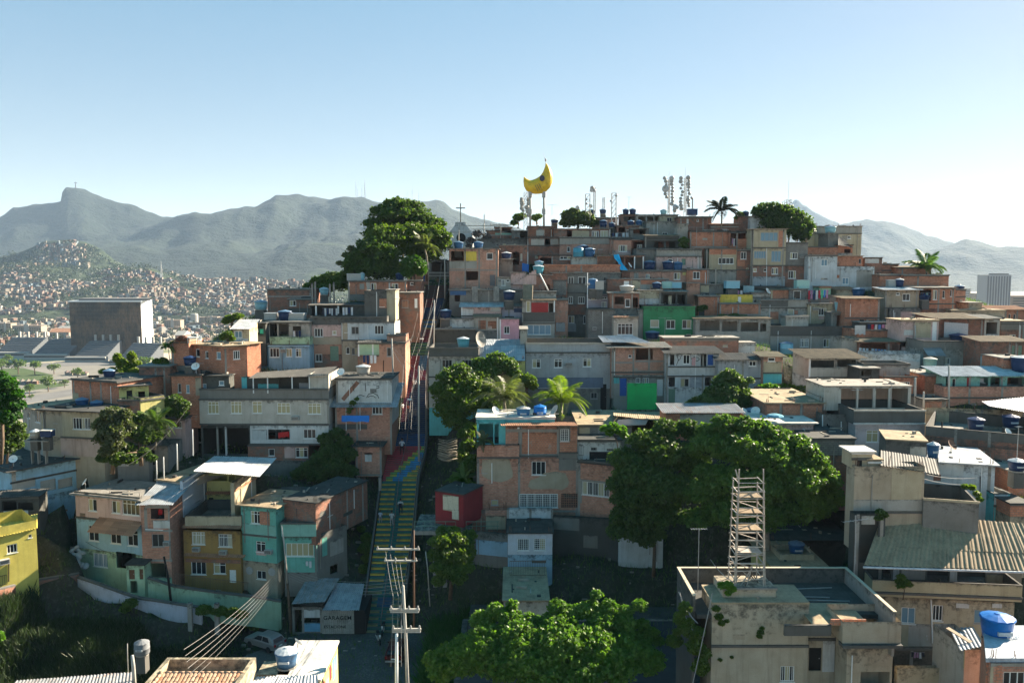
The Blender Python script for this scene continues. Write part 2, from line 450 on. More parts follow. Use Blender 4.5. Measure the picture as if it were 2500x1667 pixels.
  im.box(-.02,-.02,H,W + .02,t,H + .05).box(-.02,dep - t,H,W + .02,dep + .02,H + .05).box(-.02,t + .001,H,t,dep - t - .001,H + .05).box(W - t,t + .001,H,W + .02,dep - t - .001,H + .05)
  im.build('parapet',COND,h.root)
 elif roof in ('cor','tile'):
  o = over; hb = H + slope * dep
  # gable fill to the sloping roof
  gm = MB()
  if abs(slope) > .01:
   z0,z1 = (H,hb) if slope > 0 else (H,H)
   if slope > 0:
    gm.face((0,0,H),(0,dep,H),(0,dep,hb)); gm.face((W,0,H),(W,dep,hb),(W,dep,H)); gm.face((0,dep,H),(W,dep,H),(W,dep,hb),(0,dep,hb))
   if gm.f: gm.build('gable',mat(bands[0][1]),h.root)
  zf = H - slope * o + .07; zb_ = hb + slope * .1 + .07
  quad = ((-o,-o,zf),(W + o,-o,zf),(-o,dep + .1,zb_),(W + o,dep + .1,zb_))
  corr_sheets(h.root,quad,rm if rm else FC,sheetw=1.1 if W < 14 else 1.4,name='roof_sheet' if roof == 'cor' else 'roof_tiles')
  MB().box(-.05,-.02,H - .02 + .001,W + .05,.1,H + .05).build('roof_beam',CON,h.root)
  h.rz = H + .1; h.slope = slope
 elif roof == 'none': h.rz = H
 # features
 for f in fl:
  k = f[0]; v = [float(x) for x in f[1:5] if x.replace('.','').replace('-','').isdigit()]
  if k in ('w','d','o'):
   xa,za = loc(v[0],v[3]); xb,zb = loc(v[2],v[1]); xa,xb = max(.12,xa),min(W - .12,xb); zb = min(zb,H - .08)
   if xb - xa < .1 or zb - za < .1: continue
   if k == 'w': window(h,xa,za,xb,zb,f[5] if len(f) > 5 else '2h')
   elif k == 'd':
    dm = mat(f[5]) if len(f) > 5 else WD
    do = MB().box(xa,.1,za,xb,.14,zb).build('door',dm,h.root)
    MB().box(xb - .16,.06,(za + zb) / 2,xb - .1,.098,(za + zb) / 2 + .06).build('handle',STEEL,do)
  elif k == 'l':
   z = loc((x0 + x1) / 2,v[0])[1]; xa,xb = (loc(v[1],v[0])[0],loc(v[2],v[0])[0]) if len(v) > 2 else (-.04,W + .04)
   MB().box(xa,-.12,z - .09,xb,.0,z + .09).build('ledge',mat(f[-1]) if not f[-1][0].isdigit() else COND,h.root)
  elif k == 'c':
   x = loc(v[0],y0)[0]; za,zb = (loc(v[0],v[2])[1],loc(v[0],v[1])[1]) if len(v) > 2 else (zmin,H)
   MB().box(x - .12,-.025,za,x + .12,.0 - .001,zb - .01).build('column',CON,h.root)
  elif k == 's':    # beam flush on brick
   z = loc(v[0],v[1])[1]; xa,xb = (loc(v[0],v[1])[0],loc(v[2],v[1])[0])
   MB().box(xa,-.032,z - .11,xb,-.001,z + .11).build('beam',CON,h.root)
  elif k == 'b':
   xa,za = loc(v[0],v[3]); xb,zb = loc(v[2],v[1])
   MB().box(max(xa,.003),-.015 - .004 * (PIECE[0] % 4),za,min(xb,W - .003),-.001,min(zb,H - .01)).build('wall_panel',mat(f[5]),h.root); PIECE[0] += 1
  elif k == 'a':
   x,z = loc(v[0],v[1]); acbox(h,x,z,v[2] if len(v) > 2 else .55)
  elif k == 'g':
   xa,za = loc(v[0],v[3]); xb,zb = loc(v[2],v[1]); dp = .5 if (zb - za) < .9 and f[5:6] == ['TL'] else max(.5,(zb - za) * 1.6); za = zb - .22 if dp == .5 else za
   corr_sheets(h.root,((xa,-dp,za),(xb,-dp,za),(xa,-.01,zb),(xb,-.01,zb)),mat(f[5]) if len(f) > 5 else FC,'awning_sheet',1.2)
  elif k == 'r':    # railing
   xa,za = loc(v[0],v[3]); xb,zb = loc(v[2],v[1]); mb = MB(); mb.box(xa,-.1,zb - .04,xb,-.06,zb).box(xa,-.1,za,xb,-.06,za + .04)
   n = max(2,int((xb - xa) / .16))
   for i in range(n + 1): x = xa + (xb - xa) * i / n; mb.box(x - .012,-.09,za + .04,x + .012,-.07,zb - .04)
   mb.build('railing',mat(f[5]) if len(f) > 5 else STEEL,h.root)
  elif k == 'p':
   xa,za = loc(v[0],v[1]); xb,zb = loc(v[2],v[3]); MB().tube([(xa,-.06,za),(xb,-.06,zb)],.05).build('pipe',mat(f[5]) if len(f) > 5 else WH,h.root)
  elif k == 'P':    # post in front
   xa,za = loc(v[0],v[2]); zb = loc(v[0],v[1])[1]; MB().box(xa - .1,-.03,za,xa + .1,.17,zb).build('post',mat(f[4]) if len(f) > 4 else CON,h.root)
  elif k == 'G':    # lattice of pierced blocks
   xa,za = loc(v[0],v[3]); xb,zb = loc(v[2],v[1]); mb = MB(); n = max(3,int((xb - xa) / .2)); nn = max(3,int((zb - za) / .2))
   for i in range(n + 1): x = xa + (xb - xa) * i / n; mb.box(x - .035,-.045,za,x + .035,-.001,zb)
   for i in range(nn + 1): z = za + (zb - za) * i / nn; mb.box(xa,-.047,z - .035,xb,-.003,z + .035)
   mb.build('block_lattice',mat(f[5]) if len(f) > 5 else BR,h.root)
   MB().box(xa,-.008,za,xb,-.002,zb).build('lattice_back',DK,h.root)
 if auto and H > 2.2 and W > 3:
  rr = random.Random(int(h.A.x * 31 + h.A.z * 17))
  fx = [(o[0] - .2,o[2] + .2) for o in opens]
  def free(x): return all(not (a < x < b) for a,b in fx)
  for _ in range(2):
   x = rr.uniform(.3,W - .3)
   if free(x) and rr.random() < .6: MB().tube([(x,-.07,H - rr.uniform(.1,.8)),(x,-.07,max(0,H - rr.uniform(2.2,6)))],.045,5).build('drain_pipe',WH if rr.random() < .4 else CON,h.root)
  if rr.random() < .45 and roof != 'cor':
   mb = MB()
   for x in (.15,.35,W * .5,W - .35,W - .15):
    for y in (.12,.3): mb.tube([(x,y,H),(x + rr.uniform(-.08,.08),y,H + rr.uniform(.35,.8))],.022,4)
   mb.build('rebar_stubs',RUST,h.root)['kind'] = 'stuff'
  if rr.random() < .5 and W > 4:
   x = rr.uniform(.5,W - 1.2); z = rr.uniform(.6,H - 1.)
   if all(x + 1.3 < a or x - .3 > b for a,b in fx): MB().box(x,-.006,z,x + rr.uniform(.5,1.3),-.001,z + rr.uniform(.3,.9)).build('wall_patch',rr.choice([BG,mat('pg'),mat('pt'),BD]),h.root)
 HL.append(h)
 HS.append((h.A.copy(),ax.copy(),h.ay.copy(),W,dep,h.A.z,bury))
 return h
def on(h,x,dy,z=None):
 """world point on the roof of h: below pixel column x (current frame), dy metres behind the front"""
 u,_ = q(x,0)
 a = ray(u,800)[0]
 # solve A + ax*s + ay*dy  with X = a*Y
 s = (a * (h.A.y + h.ay.y * dy) - h.A.x - h.ay.x * dy) / (h.ax.x - a * h.ax.y)
 zz = h.rz if z is None else z
 if hasattr(h,'slope') and z is None: zz += max(0,h.slope) * dy
 p = h.A + h.ax * s + h.ay * dy; p.z = h.A.z + zz; return p
# ------------------------------------------------------------ rooftop things
def tank(p,label,m=TB,w=1.4,hgt=.95,lid=TLID,style='tub',group='water tanks on the hillside roofs'):
 r = w / 2; t = empty('water_tank',p,label,'water tank',group)
 if style == 'box':
  MB().box(-r,-r * .75,0,r,r * .75,hgt).build('tank_body',m,t)
  MB().box(-r - .05,-r * .75 - .05,hgt + .002,r + .05,r * .75 + .05,hgt + .08).build('lid',lid,t)
  return t
 if style == 'tub':
  b = MB().lathe([(r * .78,0),(r * .9,hgt * .55),(r * .97,hgt),(r * 1.03,hgt + .02),(r * 1.03,hgt + .07)],n=22)
 else:
  b = MB().lathe([(r * .93,0),(r * .98,hgt * .1),(r * .97,hgt * .5),(r,hgt * .52),(r,hgt * .56),(r * .97,hgt * .58),(r * .97,hgt * .95),(r * .86,hgt * 1.05)],n=22)
 bo = b.build('tank_body',m,t,smooth=True)
 if p.y < 90: MB().box(-.22 * w,-r * .95 - .012,hgt * .45,.22 * w,-r * .80,hgt * .62).build('logo_panel',TLW,bo)
 z = hgt + .07 if style == 'tub' else hgt * 1.05
 l = MB().lathe([(r * 1.0,z + .002),(r * .98,z + .04),(r * .5,z + .17),(r * .22,z + .22),(r * .16,z + .26),(.02,z + .27)],n=24,ribs=.05)
 l.build('lid',lid,t)
 MB().lathe([(r * .85,-.12),(r * .85,-.005)],n=12).build('base_plinth',CON,t)
 return t
def dish(p,label,r=.45,az=-.6,m=None,group='satellite dishes'):
 t = empty('satellite_dish',p,label,'satellite dish',group,az)
 MB().tube([(0,0,0),(0,0,.7)],.03).build('mast',STEEL,t)
 prof = [(.02,0),(r * .5,.05 * r),(r * .8,.16 * r),(r,.28 * r)]
 b = MB(); n = 18
 for i,(rr,z) in enumerate(prof):
  for k in range(n):
   a = 2 * math.pi * k / n; b.v.append((rr * math.cos(a),rr * math.sin(a),z))
 for i in range(len(prof) - 1):
  for k in range(n): b.f.append((i * n + k,i * n + (k + 1) % n,(i + 1) * n + (k + 1) % n,(i + 1) * n + k))
 b.f.append(tuple(range(n)))
 o = b.build('reflector',m or WH,t,True); o.rotation_euler = (math.radians(55),0,0); o.location = (0,0,.75)
 a = MB().tube([(0,-r * .1,.75),(0,-r * 1.0,.75 + r * .25)],.02); a.build('feed_arm',STEEL,t)
 return t
def antenna(p,label,hgt=2.2,az=0.,L=1.2,group='television antennas'):
 t = empty('television_antenna',p,label,'antenna',group,az)
 MB().tube([(0,0,0),(0,0,hgt)],.03).build('mast',STEEL,t)
 b = MB().tube([(-L / 2,0,hgt - .05),(L / 2,0,hgt - .05)],.022)
 for i in range(7): x = -L / 2 + L * i / 6; b.tube([(x,-.22,hgt - .05),(x,.22,hgt - .05)],.014,4)
 b.build('boom',STEEL,t); return t
def cloth(p0,p1,drop,label,m,n=9,name='laundry',cat='laundry',group='washing hung out to dry',wave=.06):
 """one hanging cloth between two points"""
 p0,p1 = Vector(p0),Vector(p1); mb = MB(); d = p1 - p0; s = d.cross(Vector((0,0,1))).normalized()
 for j in range(5):
  for i in range(n + 1):
   t = i / n; p = d * t + Vector((0,0,-drop * j / 4 * (1 + .08 * math.sin(i * 1.7)))) + s * (wave * math.sin(i * 1.9 + j * .6) * (.3 + j / 4))
   mb.v.append(tuple(p))
 for j in range(4):
  for i in range(n): a = j * (n + 1) + i; mb.f.append((a,a + 1,a + n + 2,a + n + 1))
 o = mb.build(name,m,None,True,p0); return tag(o,label,cat,group)
def lettering(txt,size,loc,rot,parent,m,space=1.):
 c = bpy.data.curves.new('lettering','FONT'); c.body = txt; c.size = size; c.extrude = .004; c.offset = .006; c.space_character = space
 o = bpy.data.objects.new('tmp',c); COL.objects.link(o); me = bpy.data.meshes.new_from_object(o.evaluated_get(bpy.context.evaluated_depsgraph_get())); bpy.data.objects.remove(o)
 me.materials.clear(); me.materials.append(m); o = bpy.data.objects.new('lettering',me); COL.objects.link(o); o.parent = parent; o.location = loc; o.rotation_euler = rot; return o
def clothesline(a,b,label,cols,group='washing hung out to dry',size=.6):
 """a line with separate garments as its parts"""
 a,b = Vector(a),Vector(b); t = empty('clothesline',a,label,'laundry',group)
 d = b - a; MB().tube([(0,0,0),tuple(d * .5 + Vector((0,0,-.06))),tuple(d)],.012,4).build('line',CABLEW,t)
 n = len(cols)
 for i,c in enumerate(cols):
  t0 = (i + .12) / n; t1 = (i + .85) / n; dr = size * random.uniform(.8,1.3); mb = MB(); s = d.cross(Vector((0,0,1))).normalized()
  for j in range(4):
   for k in range(5):
    tt = t0 + (t1 - t0) * k / 4; w_ = 1 if j else 1
    mb.v.append(tuple(d * tt + Vector((0,0,-.04 - dr * j / 3)) + s * (.05 * math.sin(k * 2 + j + i))))
  for j in range(3):
   for k in range(4): q0 = j * 5 + k; mb.f.append((q0,q0 + 1,q0 + 6,q0 + 5))
  mb.build('garment',TX('g%d' % (int(sum(c) * 100)),c),t,True)
 return t
def wire(a,b,sag,label=None,r=.022,m=None,group='overhead power cables',name='power_cable',n=10):
 a,b = Vector(a),Vector(b)
 pts = [(b - a) * (i / n) + Vector((0,0,-4 * sag * (i / n) * (1 - i / n))) for i in range(n + 1)]
 o = MB().tube(pts,r,4).build(name,m or CABLE,None,False,a)
 return tag(o,label,'cable',group)
# ------------------------------------------------------------ plants
def raw_mesh(name,verts,faces_n,m,parent=None,loc=None,k=4):
 """verts (N*k,3) float array of separate k-gons"""
 nf = len(verts) // k
 me = bpy.data.meshes.new(name); me.vertices.add(nf * k); me.vertices.foreach_set('co',verts.astype(np.float32).ravel())
 me.loops.add(nf * k); me.loops.foreach_set('vertex_index',np.arange(nf * k,dtype=np.int32))
 me.polygons.add(nf); me.polygons.foreach_set('loop_start',np.arange(0,nf * k,k,dtype=np.int32)); me.polygons.foreach_set('loop_total',np.full(nf,k,dtype=np.int32))
 me.update(); me.validate(); me.materials.append(m)
 o = bpy.data.objects.new(name,me); COL.objects.link(o)
 if parent: o.parent = parent
 if loc is not None: o.location = loc
 return o
def unit(n):
 v = RS.normal(size=(n,3)); return v / np.linalg.norm(v,axis=1,keepdims=True)
def leaves(blobs,n,size,flat=1.,clump=.26,aspect=.55,upb=.5,inner=.2,nclump=110):
 """blobs: list of (centre, radius vec). returns quads array"""
 w = np.array([max(b[1]) ** 2 for b in blobs]); w = w / w.sum(); out = []
 for (c,r),wi in zip(blobs,w):
  c = np.array(c); r = np.array(r); k = max(6,int(nclump * (.6 + .8 * wi * len(blobs) / 2)))
  dirs = unit(k); dirs[:,2] = np.where(dirs[:,2] < -.4,-dirs[:,2] * .5,dirs[:,2])
  cc = c + dirs * r * RS.uniform(.62,1.0,(k,1)); cr = clump * .8 * r.mean() * RS.uniform(.5,1.35,k)
  m = max(20,int(n * wi)); idx = RS.randint(0,k,m)
  off = unit(m); rad = RS.uniform(.1,1.25,(m,1)); pos = cc[idx] + off * (rad ** 1.6) * cr[idx][:,None] * np.array([1,1,.9])
  nin = int(m * inner); nt_ = int(m * .14); kt = max(8,k // 2); td = unit(kt); td[:,2] = np.abs(td[:,2]) - .15; tc_ = c + td * r * RS.uniform(.98,1.2,(kt,1)); ti = RS.randint(0,kt,nt_); pos[nin:nin + nt_] = tc_[ti] + RS.normal(size=(nt_,3)) * r.mean() * .055; pos[:nin] = c + unit(nin) * r * RS.uniform(.3,.9,(nin,1)); off[:nin] = unit(nin)
  nrm = off * .4 + dirs[idx] * .3 + unit(m) * 1.0; nrm[:,2] = np.abs(nrm[:,2]) * .7 + upb * .6; nrm /= np.linalg.norm(nrm,axis=1,keepdims=True)
  t = np.cross(nrm,unit(m)); t /= np.linalg.norm(t,axis=1,keepdims=True); b = np.cross(nrm,t)
  s = size * RS.uniform(.6,1.3,(m,1)); t = t * s; b = b * s * aspect
  quad = np.stack([pos - t,pos + b * 1.,pos + t,pos - b * 1.],axis=1)
  quad[:,1] += nrm * s * .12; quad[:,3] += nrm * s * .12
  out.append(quad.reshape(-1,3))
 return np.concatenate(out)
LG = foliage('leaf_bright',(.17,.30,.03),(.06,.15,.02),.45); LM = foliage('leaf_mid',(.15,.20,.035),(.04,.085,.015)); LD = foliage('leaf_dark',(.11,.16,.04),(.03,.065,.016),.45)
LO = foliage('leaf_olive',(.16,.17,.08),(.07,.09,.04)); LP = foliage('leaf_palm',(.12,.2,.04),(.05,.11,.025),.4); LY = foliage('leaf_yellowish',(.22,.25,.03),(.09,.16,.02),.45)
GRS = foliage('grass_tall',(.05,.14,.03),(.02,.07,.02),.3); CORE = plain('crown_shade',(.008,.018,.006),1.)  # near-black core blobs added inside crowns to block light and deepen shade
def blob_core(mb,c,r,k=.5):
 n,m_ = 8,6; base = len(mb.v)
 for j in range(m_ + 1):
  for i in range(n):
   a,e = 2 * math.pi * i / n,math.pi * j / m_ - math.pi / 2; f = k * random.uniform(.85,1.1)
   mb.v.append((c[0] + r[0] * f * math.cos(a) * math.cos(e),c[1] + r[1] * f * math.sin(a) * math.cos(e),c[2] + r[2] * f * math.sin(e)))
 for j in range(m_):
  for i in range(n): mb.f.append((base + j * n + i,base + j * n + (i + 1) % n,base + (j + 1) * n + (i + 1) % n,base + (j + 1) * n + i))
def tree(label,blobs,foot,n=12000,size=.14,m=LM,trunk=.22,name='tree',cat='tree',bark=None,core=True,flat=.85,group=None,**kw):
 """blobs: (x, y, radius in crop px, D [, vertical squash]) ; foot: (x, y, D)"""
 fx = Q(*foot); root = empty(name,fx,label,cat,group)
 bl = []
 for b in blobs:
  c = Q(b[0],b[1],b[3]) - fx; r = b[2] / cur[2] * b[3] / FOC; s = b[4] if len(b) > 4 else flat
  bl.append(((c.x,c.y,c.z),(r,r,r * s)))
 raw_mesh('crown',leaves(bl,int(n * 1.25),size * 1.35,**kw),None,m,root)
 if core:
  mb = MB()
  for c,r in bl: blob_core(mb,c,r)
  mb.build('shade_core',CORE,root,True)
 if trunk:
  mb = MB(); cz = sum(b[0][2] for b in bl) / len(bl)
  cx = sum(b[0][0] for b in bl) / len(bl); cy = sum(b[0][1] for b in bl) / len(bl); mid = Vector((cx * .45,cy * .45,cz * .55))
  mb.tube([(0,0,-.5),tuple(mid * .5 + Vector((.1,0,0))),tuple(mid)],trunk,8,trunk * .7)
  mb.build('trunk',bark or BARK,root,True)
  for c,r in bl[:7]:
   MB().tube([tuple(mid),tuple(mid.lerp(Vector(c),.5) + Vector((0,0,.3))),c],trunk * .5,6,trunk * .15).build('limb',bark or BARK,root,True)
 return root
def palm(foot,top,D,label,L=2.6,nf=16,m=None,trunk=.16,name='palm_tree',up=.5):
 f = Q(*foot,D); t = Q(*top,D) - f; root = empty(name,f,label,'palm tree')
 MB().tube([(0,0,-.5),tuple(t * .5 + Vector((.12,0,0))),tuple(t)],trunk * 1.2,8,trunk * .8).build('trunk',BARKL,root,True)
 vars_ = []
 for dr in (.25,.6,1.0):
  qs = []; N = 26
  pts = [np.array([L * s,0,up * L * (s * 1.1) * (1 - s * .6) - dr * L * s * s * .9]) for s in np.linspace(0,1,N)]
  for i in range(1,N):
   p = pts[i]; s = i / N; l = L * .34 * (math.sin(math.pi * min(1,s * .92 + .1)) ** .6)
   d = pts[i] - pts[i - 1]; d = d / np.linalg.norm(d); h = np.array([.06 if D > 100 else .04,0,0])
   for sg in (-1,1):
    for kk in (0,.5):
     pp = p - (pts[i] - pts[i - 1]) * kk
     tip = pp + np.array([d[0] * l * .55,sg * l * .8,-l * RS.uniform(.25,.6)])
     mid = (pp + tip) / 2 + np.array([0,0,l * .08])
     qs.append([pp - h,mid - h * 1.3,tip,mid + h * 1.3])
  for i in range(N - 1):
   w_ = np.array([0,.03,0]); qs.append([pts[i] - w_,pts[i + 1] - w_ * .6,pts[i + 1] + w_ * .6,pts[i] + w_])
  o = raw_mesh('frond',np.array(qs).reshape(-1,3),None,m or LP,root); vars_.append(o)
 for i in range(nf):
  o = vars_[i] if i < 3 else vars_[(i * 7) % 3].copy()
  if i >= 3: COL.objects.link(o); o.parent = root
  o.location = t; lift = random.uniform(-.6,.25) - (.45 if i % 3 == 0 else 0)
  o.rotation_euler = (random.uniform(-.15,.15),lift,i * 2.399 + random.uniform(-.2,.2)); k = random.uniform(.8,1.1); o.scale = (k,k,k)
 return root
# ------------------------------------------------------------ far setting: plain, mountains, haze
PLAIN = 10.0
def terrain_mat(name,c1,c2,c3,s1,s2,bumpd=8.):
 m,nt,b = newmat(name); tc = nt.nodes.new('ShaderNodeTexCoord'); vec = tc.outputs['Object']
 a = noise(nt,vec,s1,6,.65); c = mixc(nt,ramp(nt,a,.38,.64),c1,c2)
 a2 = noise(nt,vec,s2,4,.7); c = mixc(nt,ramp(nt,a2,.45,.62),c,c3); a3 = noise(nt,vec,s2 * 4,3,.7); c = mixc(nt,ramp(nt,a3,.5,.7,0,.6),c,c3)
 nt.links.new(c,b.inputs['Base Color']); b.inputs['Roughness'].default_value = 1
 bump(nt,b,a2,.9,bumpd); MC[name] = m; return m
FOREST = terrain_mat('forest_slope',(.010,.018,.015),(.026,.038,.026),(.010,.017,.011),.0035,.022,22.)
FORESTL = terrain_mat('green_slope',(.022,.036,.017),(.055,.075,.032),(.014,.024,.012),.006,.03,6.)
from mathutils import noise as mn
def ridge(name,prof,D,Db,zb=PLAIN,m=FOREST,du=5.,rough=.12,rows=46,fuzz=7.,label=None,pw=1.25,seed=0.):
 us = np.arange(prof[0][0],prof[-1][0] + .1,du); pu = [p[0] for p in prof]; pv = [p[1] for p in prof]
 vs = np.interp(us,pu,pv); kk = np.exp(-np.linspace(-2.2,2.2,61) ** 2); kk /= kk.sum(); vb = np.convolve(np.pad(vs,30,'edge'),kk,'valid') + 3; V = []; F = []; nc = len(us)
 for j in range(rows + 6):
  t = j / (rows - 1)
  for i,u in enumerate(us):
   tt = min(1,t) ** 5; a,b = ray(u,vs[i] * tt + vb[i] * (1 - tt)); top = CAM.z + b * D
   dist = Db + (D - Db) * t if t <= 1 else D + (t - 1) * (D - Db) * 2.5
   x = a * dist
   n1 = mn.fractal(Vector((x / 900 + seed,dist / 1400,seed)),1.,2.,5)
   n2 = mn.noise(Vector((x / 60,dist / 60,3 + seed)))
   if t <= 1:
    spur = 1 + rough * n1 * 4.5 * math.sin(math.pi * t)
    z = zb + (top - zb) * (t ** pw) * spur
    z = min(z,CAM.z + (b - .0015 * (1 - t)) * dist) if b > 0 and t < .97 else z
    if b <= 0: z = min(z,CAM.z + b * dist - (1 - t) * 6)
    z += fuzz * n2 * (.5 + .5 * t)
   else: z = top - (top - zb) * min(1,(t - 1) * 8) + fuzz * n2
   V.append((x,dist,z))
 for j in range(rows + 5):
  for i in range(nc - 1): a = j * nc + i; F.append((a,a + 1,a + nc + 1,a + nc))
 me = bpy.data.meshes.new(name); me.from_pydata(V,[],F); me.materials.append(m)
 me.polygons.foreach_set('use_smooth',[True] * len(F))
 o = bpy.data.objects.new(name,me); COL.objects.link(o); tag(o,kind='structure'); return V,nc
ridge('mountains',[(-500,600),(-250,575),(-80,552),(0,531),(32,507.5),(80,499.6),(148,493),(151,473),(161,458),(185,457),(207,464.5),(230,475.7),(280,490),(335,503),(367,519),(399,528),(421,530),(446,525),(478,517),(517,527),(542,517),(574,512),(625,506.5),
    (657,492),(673,479),(721,477),(768,482),(803,489.5),(832,481),(880,482),(912,493),(944,496),(976,494),(1023,492),(1065,490),(1087,496),(1103,509),(1135,523),(1183,536),(1231,547),(1300,565),(1500,600),(1800,640),(1950,655)],4600,2500,rough=.16,fuzz=9,pw=1.1,du=4)
ridge('far_peak',[(1600,600),(1800,575),(1880,560),(1912,540),(1927,512),(1935,494),(1941,487.6),(1949,488.6),(1959,500),(1969,503.5),(1978,512.5),(2010,528),(2048,545),(2120,580),(2300,625)],7000,6200,zb=40,rough=.05,fuzz=10,seed=4)
ridge('far_mountains',[(1500,610),(1800,590),(1990,562),(2060,547),(2114,536),(2162,540),(2210,552),(2257,571),(2321,593),(2400,615),(2500,640),(2700,650)],5900,4000,rough=.12,fuzz=10,seed=9)
ridge('far_hill',[(2150,640),(2250,615),(2321,596),(2360,582.7),(2401,591.6),(2436,606),(2471,600.5),(2500,603),(2560,596),(2700,610),(2900,640)],4900,3500,rough=.12,fuzz=8,seed=2)
ridge('hill_spur',[(380,700),(480,690),(574,676),(657,620),(705,601),(768,593),(816,594),(848,602),(950,625),(1200,670)],3300,2500,m=FORESTL,rough=.12,fuzz=6,seed=3)
ridge('green_hill',[(-300,660),(-100,642),(0,628),(48,616),(80,603),(105,590),(144,585),(180,585.6),(207,590),(230,600),(255,616),(277,632),(300,645),(330,662),(400,690)],2450,2080,zb=40,m=FORESTL,rough=.08,fuzz=4,seed=5,rows=30)
RV,RNC = ridge('favela_ridge',[(-350,655),(-150,652),(0,655),(60,648),(110,646),(160,652),(223,667),(280,662),(319,651),(367,653),(400,664),(446,677),(510,683),(625,684),(760,690),(900,690),(1100,700)],2050,1480,m=FORESTL,rough=.10,fuzz=3,seed=7,rows=60,pw=.85)
# ground plain to the horizon
gm,nt,b = newmat('plain_ground'); tc = nt.nodes.new('ShaderNodeTexCoord')
v1 = nt.nodes.new('ShaderNodeTexVoronoi'); v1.inputs['Scale'].default_value = .03; nt.links.new(tc.outputs['Object'],v1.inputs['Vector'])
n1 = noise(nt,tc.outputs['Object'],.008,4)
c = mixc(nt,ramp(nt,n1,.5,.65),(.42,.35,.27),(.12,.14,.07)); c = mixc(nt,ramp(nt,v1.outputs['Distance'],2.,14.,0,.5),c,(.42,.36,.29))
nt.links.new(c,b.inputs['Base Color']); b.inputs['Roughness'].default_value = 1
o = MB().face((-14000,-14000,0),(14000,-14000,0),(14000,14000,0),(-14000,14000,0)).build('ground',gm,loc=(0,0,PLAIN)); tag(o,kind='structure')  # extended unseen behind the camera, kept pale to bounce sun onto house fronts
# ---- thousands of far houses: 300 nearest as things, the rest as one mass
cols = [('far_brick',(.24,.14,.10)),('far_cream',(.40,.34,.27)),('far_white',(.50,.48,.44)),('far_tan',(.30,.23,.18)),('far_blue',(.20,.26,.30)),('far_grey',(.22,.21,.20)),('far_pink',(.34,.24,.21))]
FM = [plain(n,tuple(v * .75 for v in c),.9) for n,c in cols]
def small_house_mesh(wd,hg,dp,m):
 mb = MB().box(-wd / 2,0,-6,wd / 2,dp,hg).box(-wd / 2 - .15,-.15,hg + .002,wd / 2 + .15,dp + .15,hg + .25)
 mb.box(-wd * .2,dp * .4,hg + .252,wd * .15,dp * .7,hg + 1.3)
 me = mb.mesh('small_house',m); return me
def dark_windows(wd,hg):
 mb = MB()
 for fl in range(max(1,int(hg / 2.8))):
  for x in (-.25,.22): mb.box(wd * x - .5,-.06,fl * 2.8 + .9,wd * x + .5,-.002,fl * 2.8 + 2.1)
 return mb
variants = []
for i in range(10):
 wd,hg,dp = random.uniform(5,9),random.choice([2.9,5.6,5.7,8.3]),random.uniform(6,9)
 variants.append((small_house_mesh(wd,hg,dp,FM[i % 7]),dark_windows(wd,hg).mesh('window',DK)))
cand = []
R2 = random.Random(5)
def on_ridge(i,j): return RV[j * RNC + i]
for _ in range(6400):
 i = R2.randrange(20,RNC - 1); j = R2.randrange(4,60); x,y,z = on_ridge(i,j); u = 1250 + FOC * x / y
 if u < -20 or u > 760: continue
 nz = mn.noise(Vector((x / 110,y / 90,1.3)))
 if nz < -.12: continue
 if u < 240 and j > 44 and nz < .2: continue
 cand.append((x + R2.uniform(-5,5),y + R2.uniform(-4,4),z - .5))
# houses on the green hill's left shoulder
for _ in range(160):
 u = R2.uniform(95,215); y = R2.uniform(2290,2440); x = ray(u,700)[0] * y
 t = (y - 2080) / 370; vtop = np.interp(u,[95,144,180,230],[598,586,587,604]); z = 40 + (CAM.z + ray(u,vtop)[1] * 2450 - 40) * t ** 1.25
 cand.append((x,y,z + 2))
for _ in range(650):   # low city on the plain
 y = R2.uniform(950,1450); u = R2.uniform(-60,700); x = ray(u,700)[0] * y
 if 150 < u < 400 and y < 1000: continue
 cand.append((x,y,PLAIN))
for _ in range(500):
 y = R2.uniform(900,2600); u = R2.uniform(2150,2560); x = ray(u,700)[0] * y; cand.append((x,y,PLAIN))
cand.sort(key=lambda c: c[1])
mass = [MB() for _ in FM]; DKM = MB()
for n,(x,y,z) in enumerate(cand):
 if n < 296:
  me,wm = variants[n % 10]; o = bpy.data.objects.new('small_house',me); COL.objects.link(o); o.location = (x,y,z); o.rotation_euler = (0,0,R2.uniform(-.5,.5))
  tag(o,'small plain block house in the hazy city far below the hill','house','small far houses in the hazy city')
  w_ = bpy.data.objects.new('window',wm); COL.objects.link(w_); w_.parent = o
 else:
  k = R2.choice([0,0,1,1,2,3,3,4,5,6]); wd,hg,dp = R2.uniform(5,10),R2.choice([3,3,5.6,5.6,8.5]),R2.uniform(5,9)
  a = R2.uniform(-.6,.6); ca,sa = math.cos(a),math.sin(a); mb = mass[k]; nb = len(mb.v)
  mb.box(-wd / 2,0,-6,wd / 2,dp,hg)
  mb.v[nb:] = [(x + px * ca - py * sa,y + px * sa + py * ca,z + pz) for px,py,pz in mb.v[nb:]]
  for fl in range(int(hg / 2.7)):
   for xx in (-.25,.2):
    nb = len(DKM.v); DKM.box(wd * xx - .5,-.08,fl * 2.8 + .9,wd * xx + .5,-.01,fl * 2.8 + 2.1)
    DKM.v[nb:] = [(x + px * ca - py * sa,y + px * sa + py * ca,z + pz) for px,py,pz in DKM.v[nb:]]
HR = empty('far_houses',(0,0,0)); HR['kind'] = 'group'
V,F,MI = [],[],[]
me = bpy.data.meshes.new('far_houses')
for k,mb in enumerate(mass + [DKM]):
 b0 = len(V); V += mb.v; F += [tuple(b0 + i for i in f) for f in mb.f]; MI += [k] * len(mb.f)
me.from_pydata(V,[],F)
for m in FM + [DK]: me.materials.append(m)
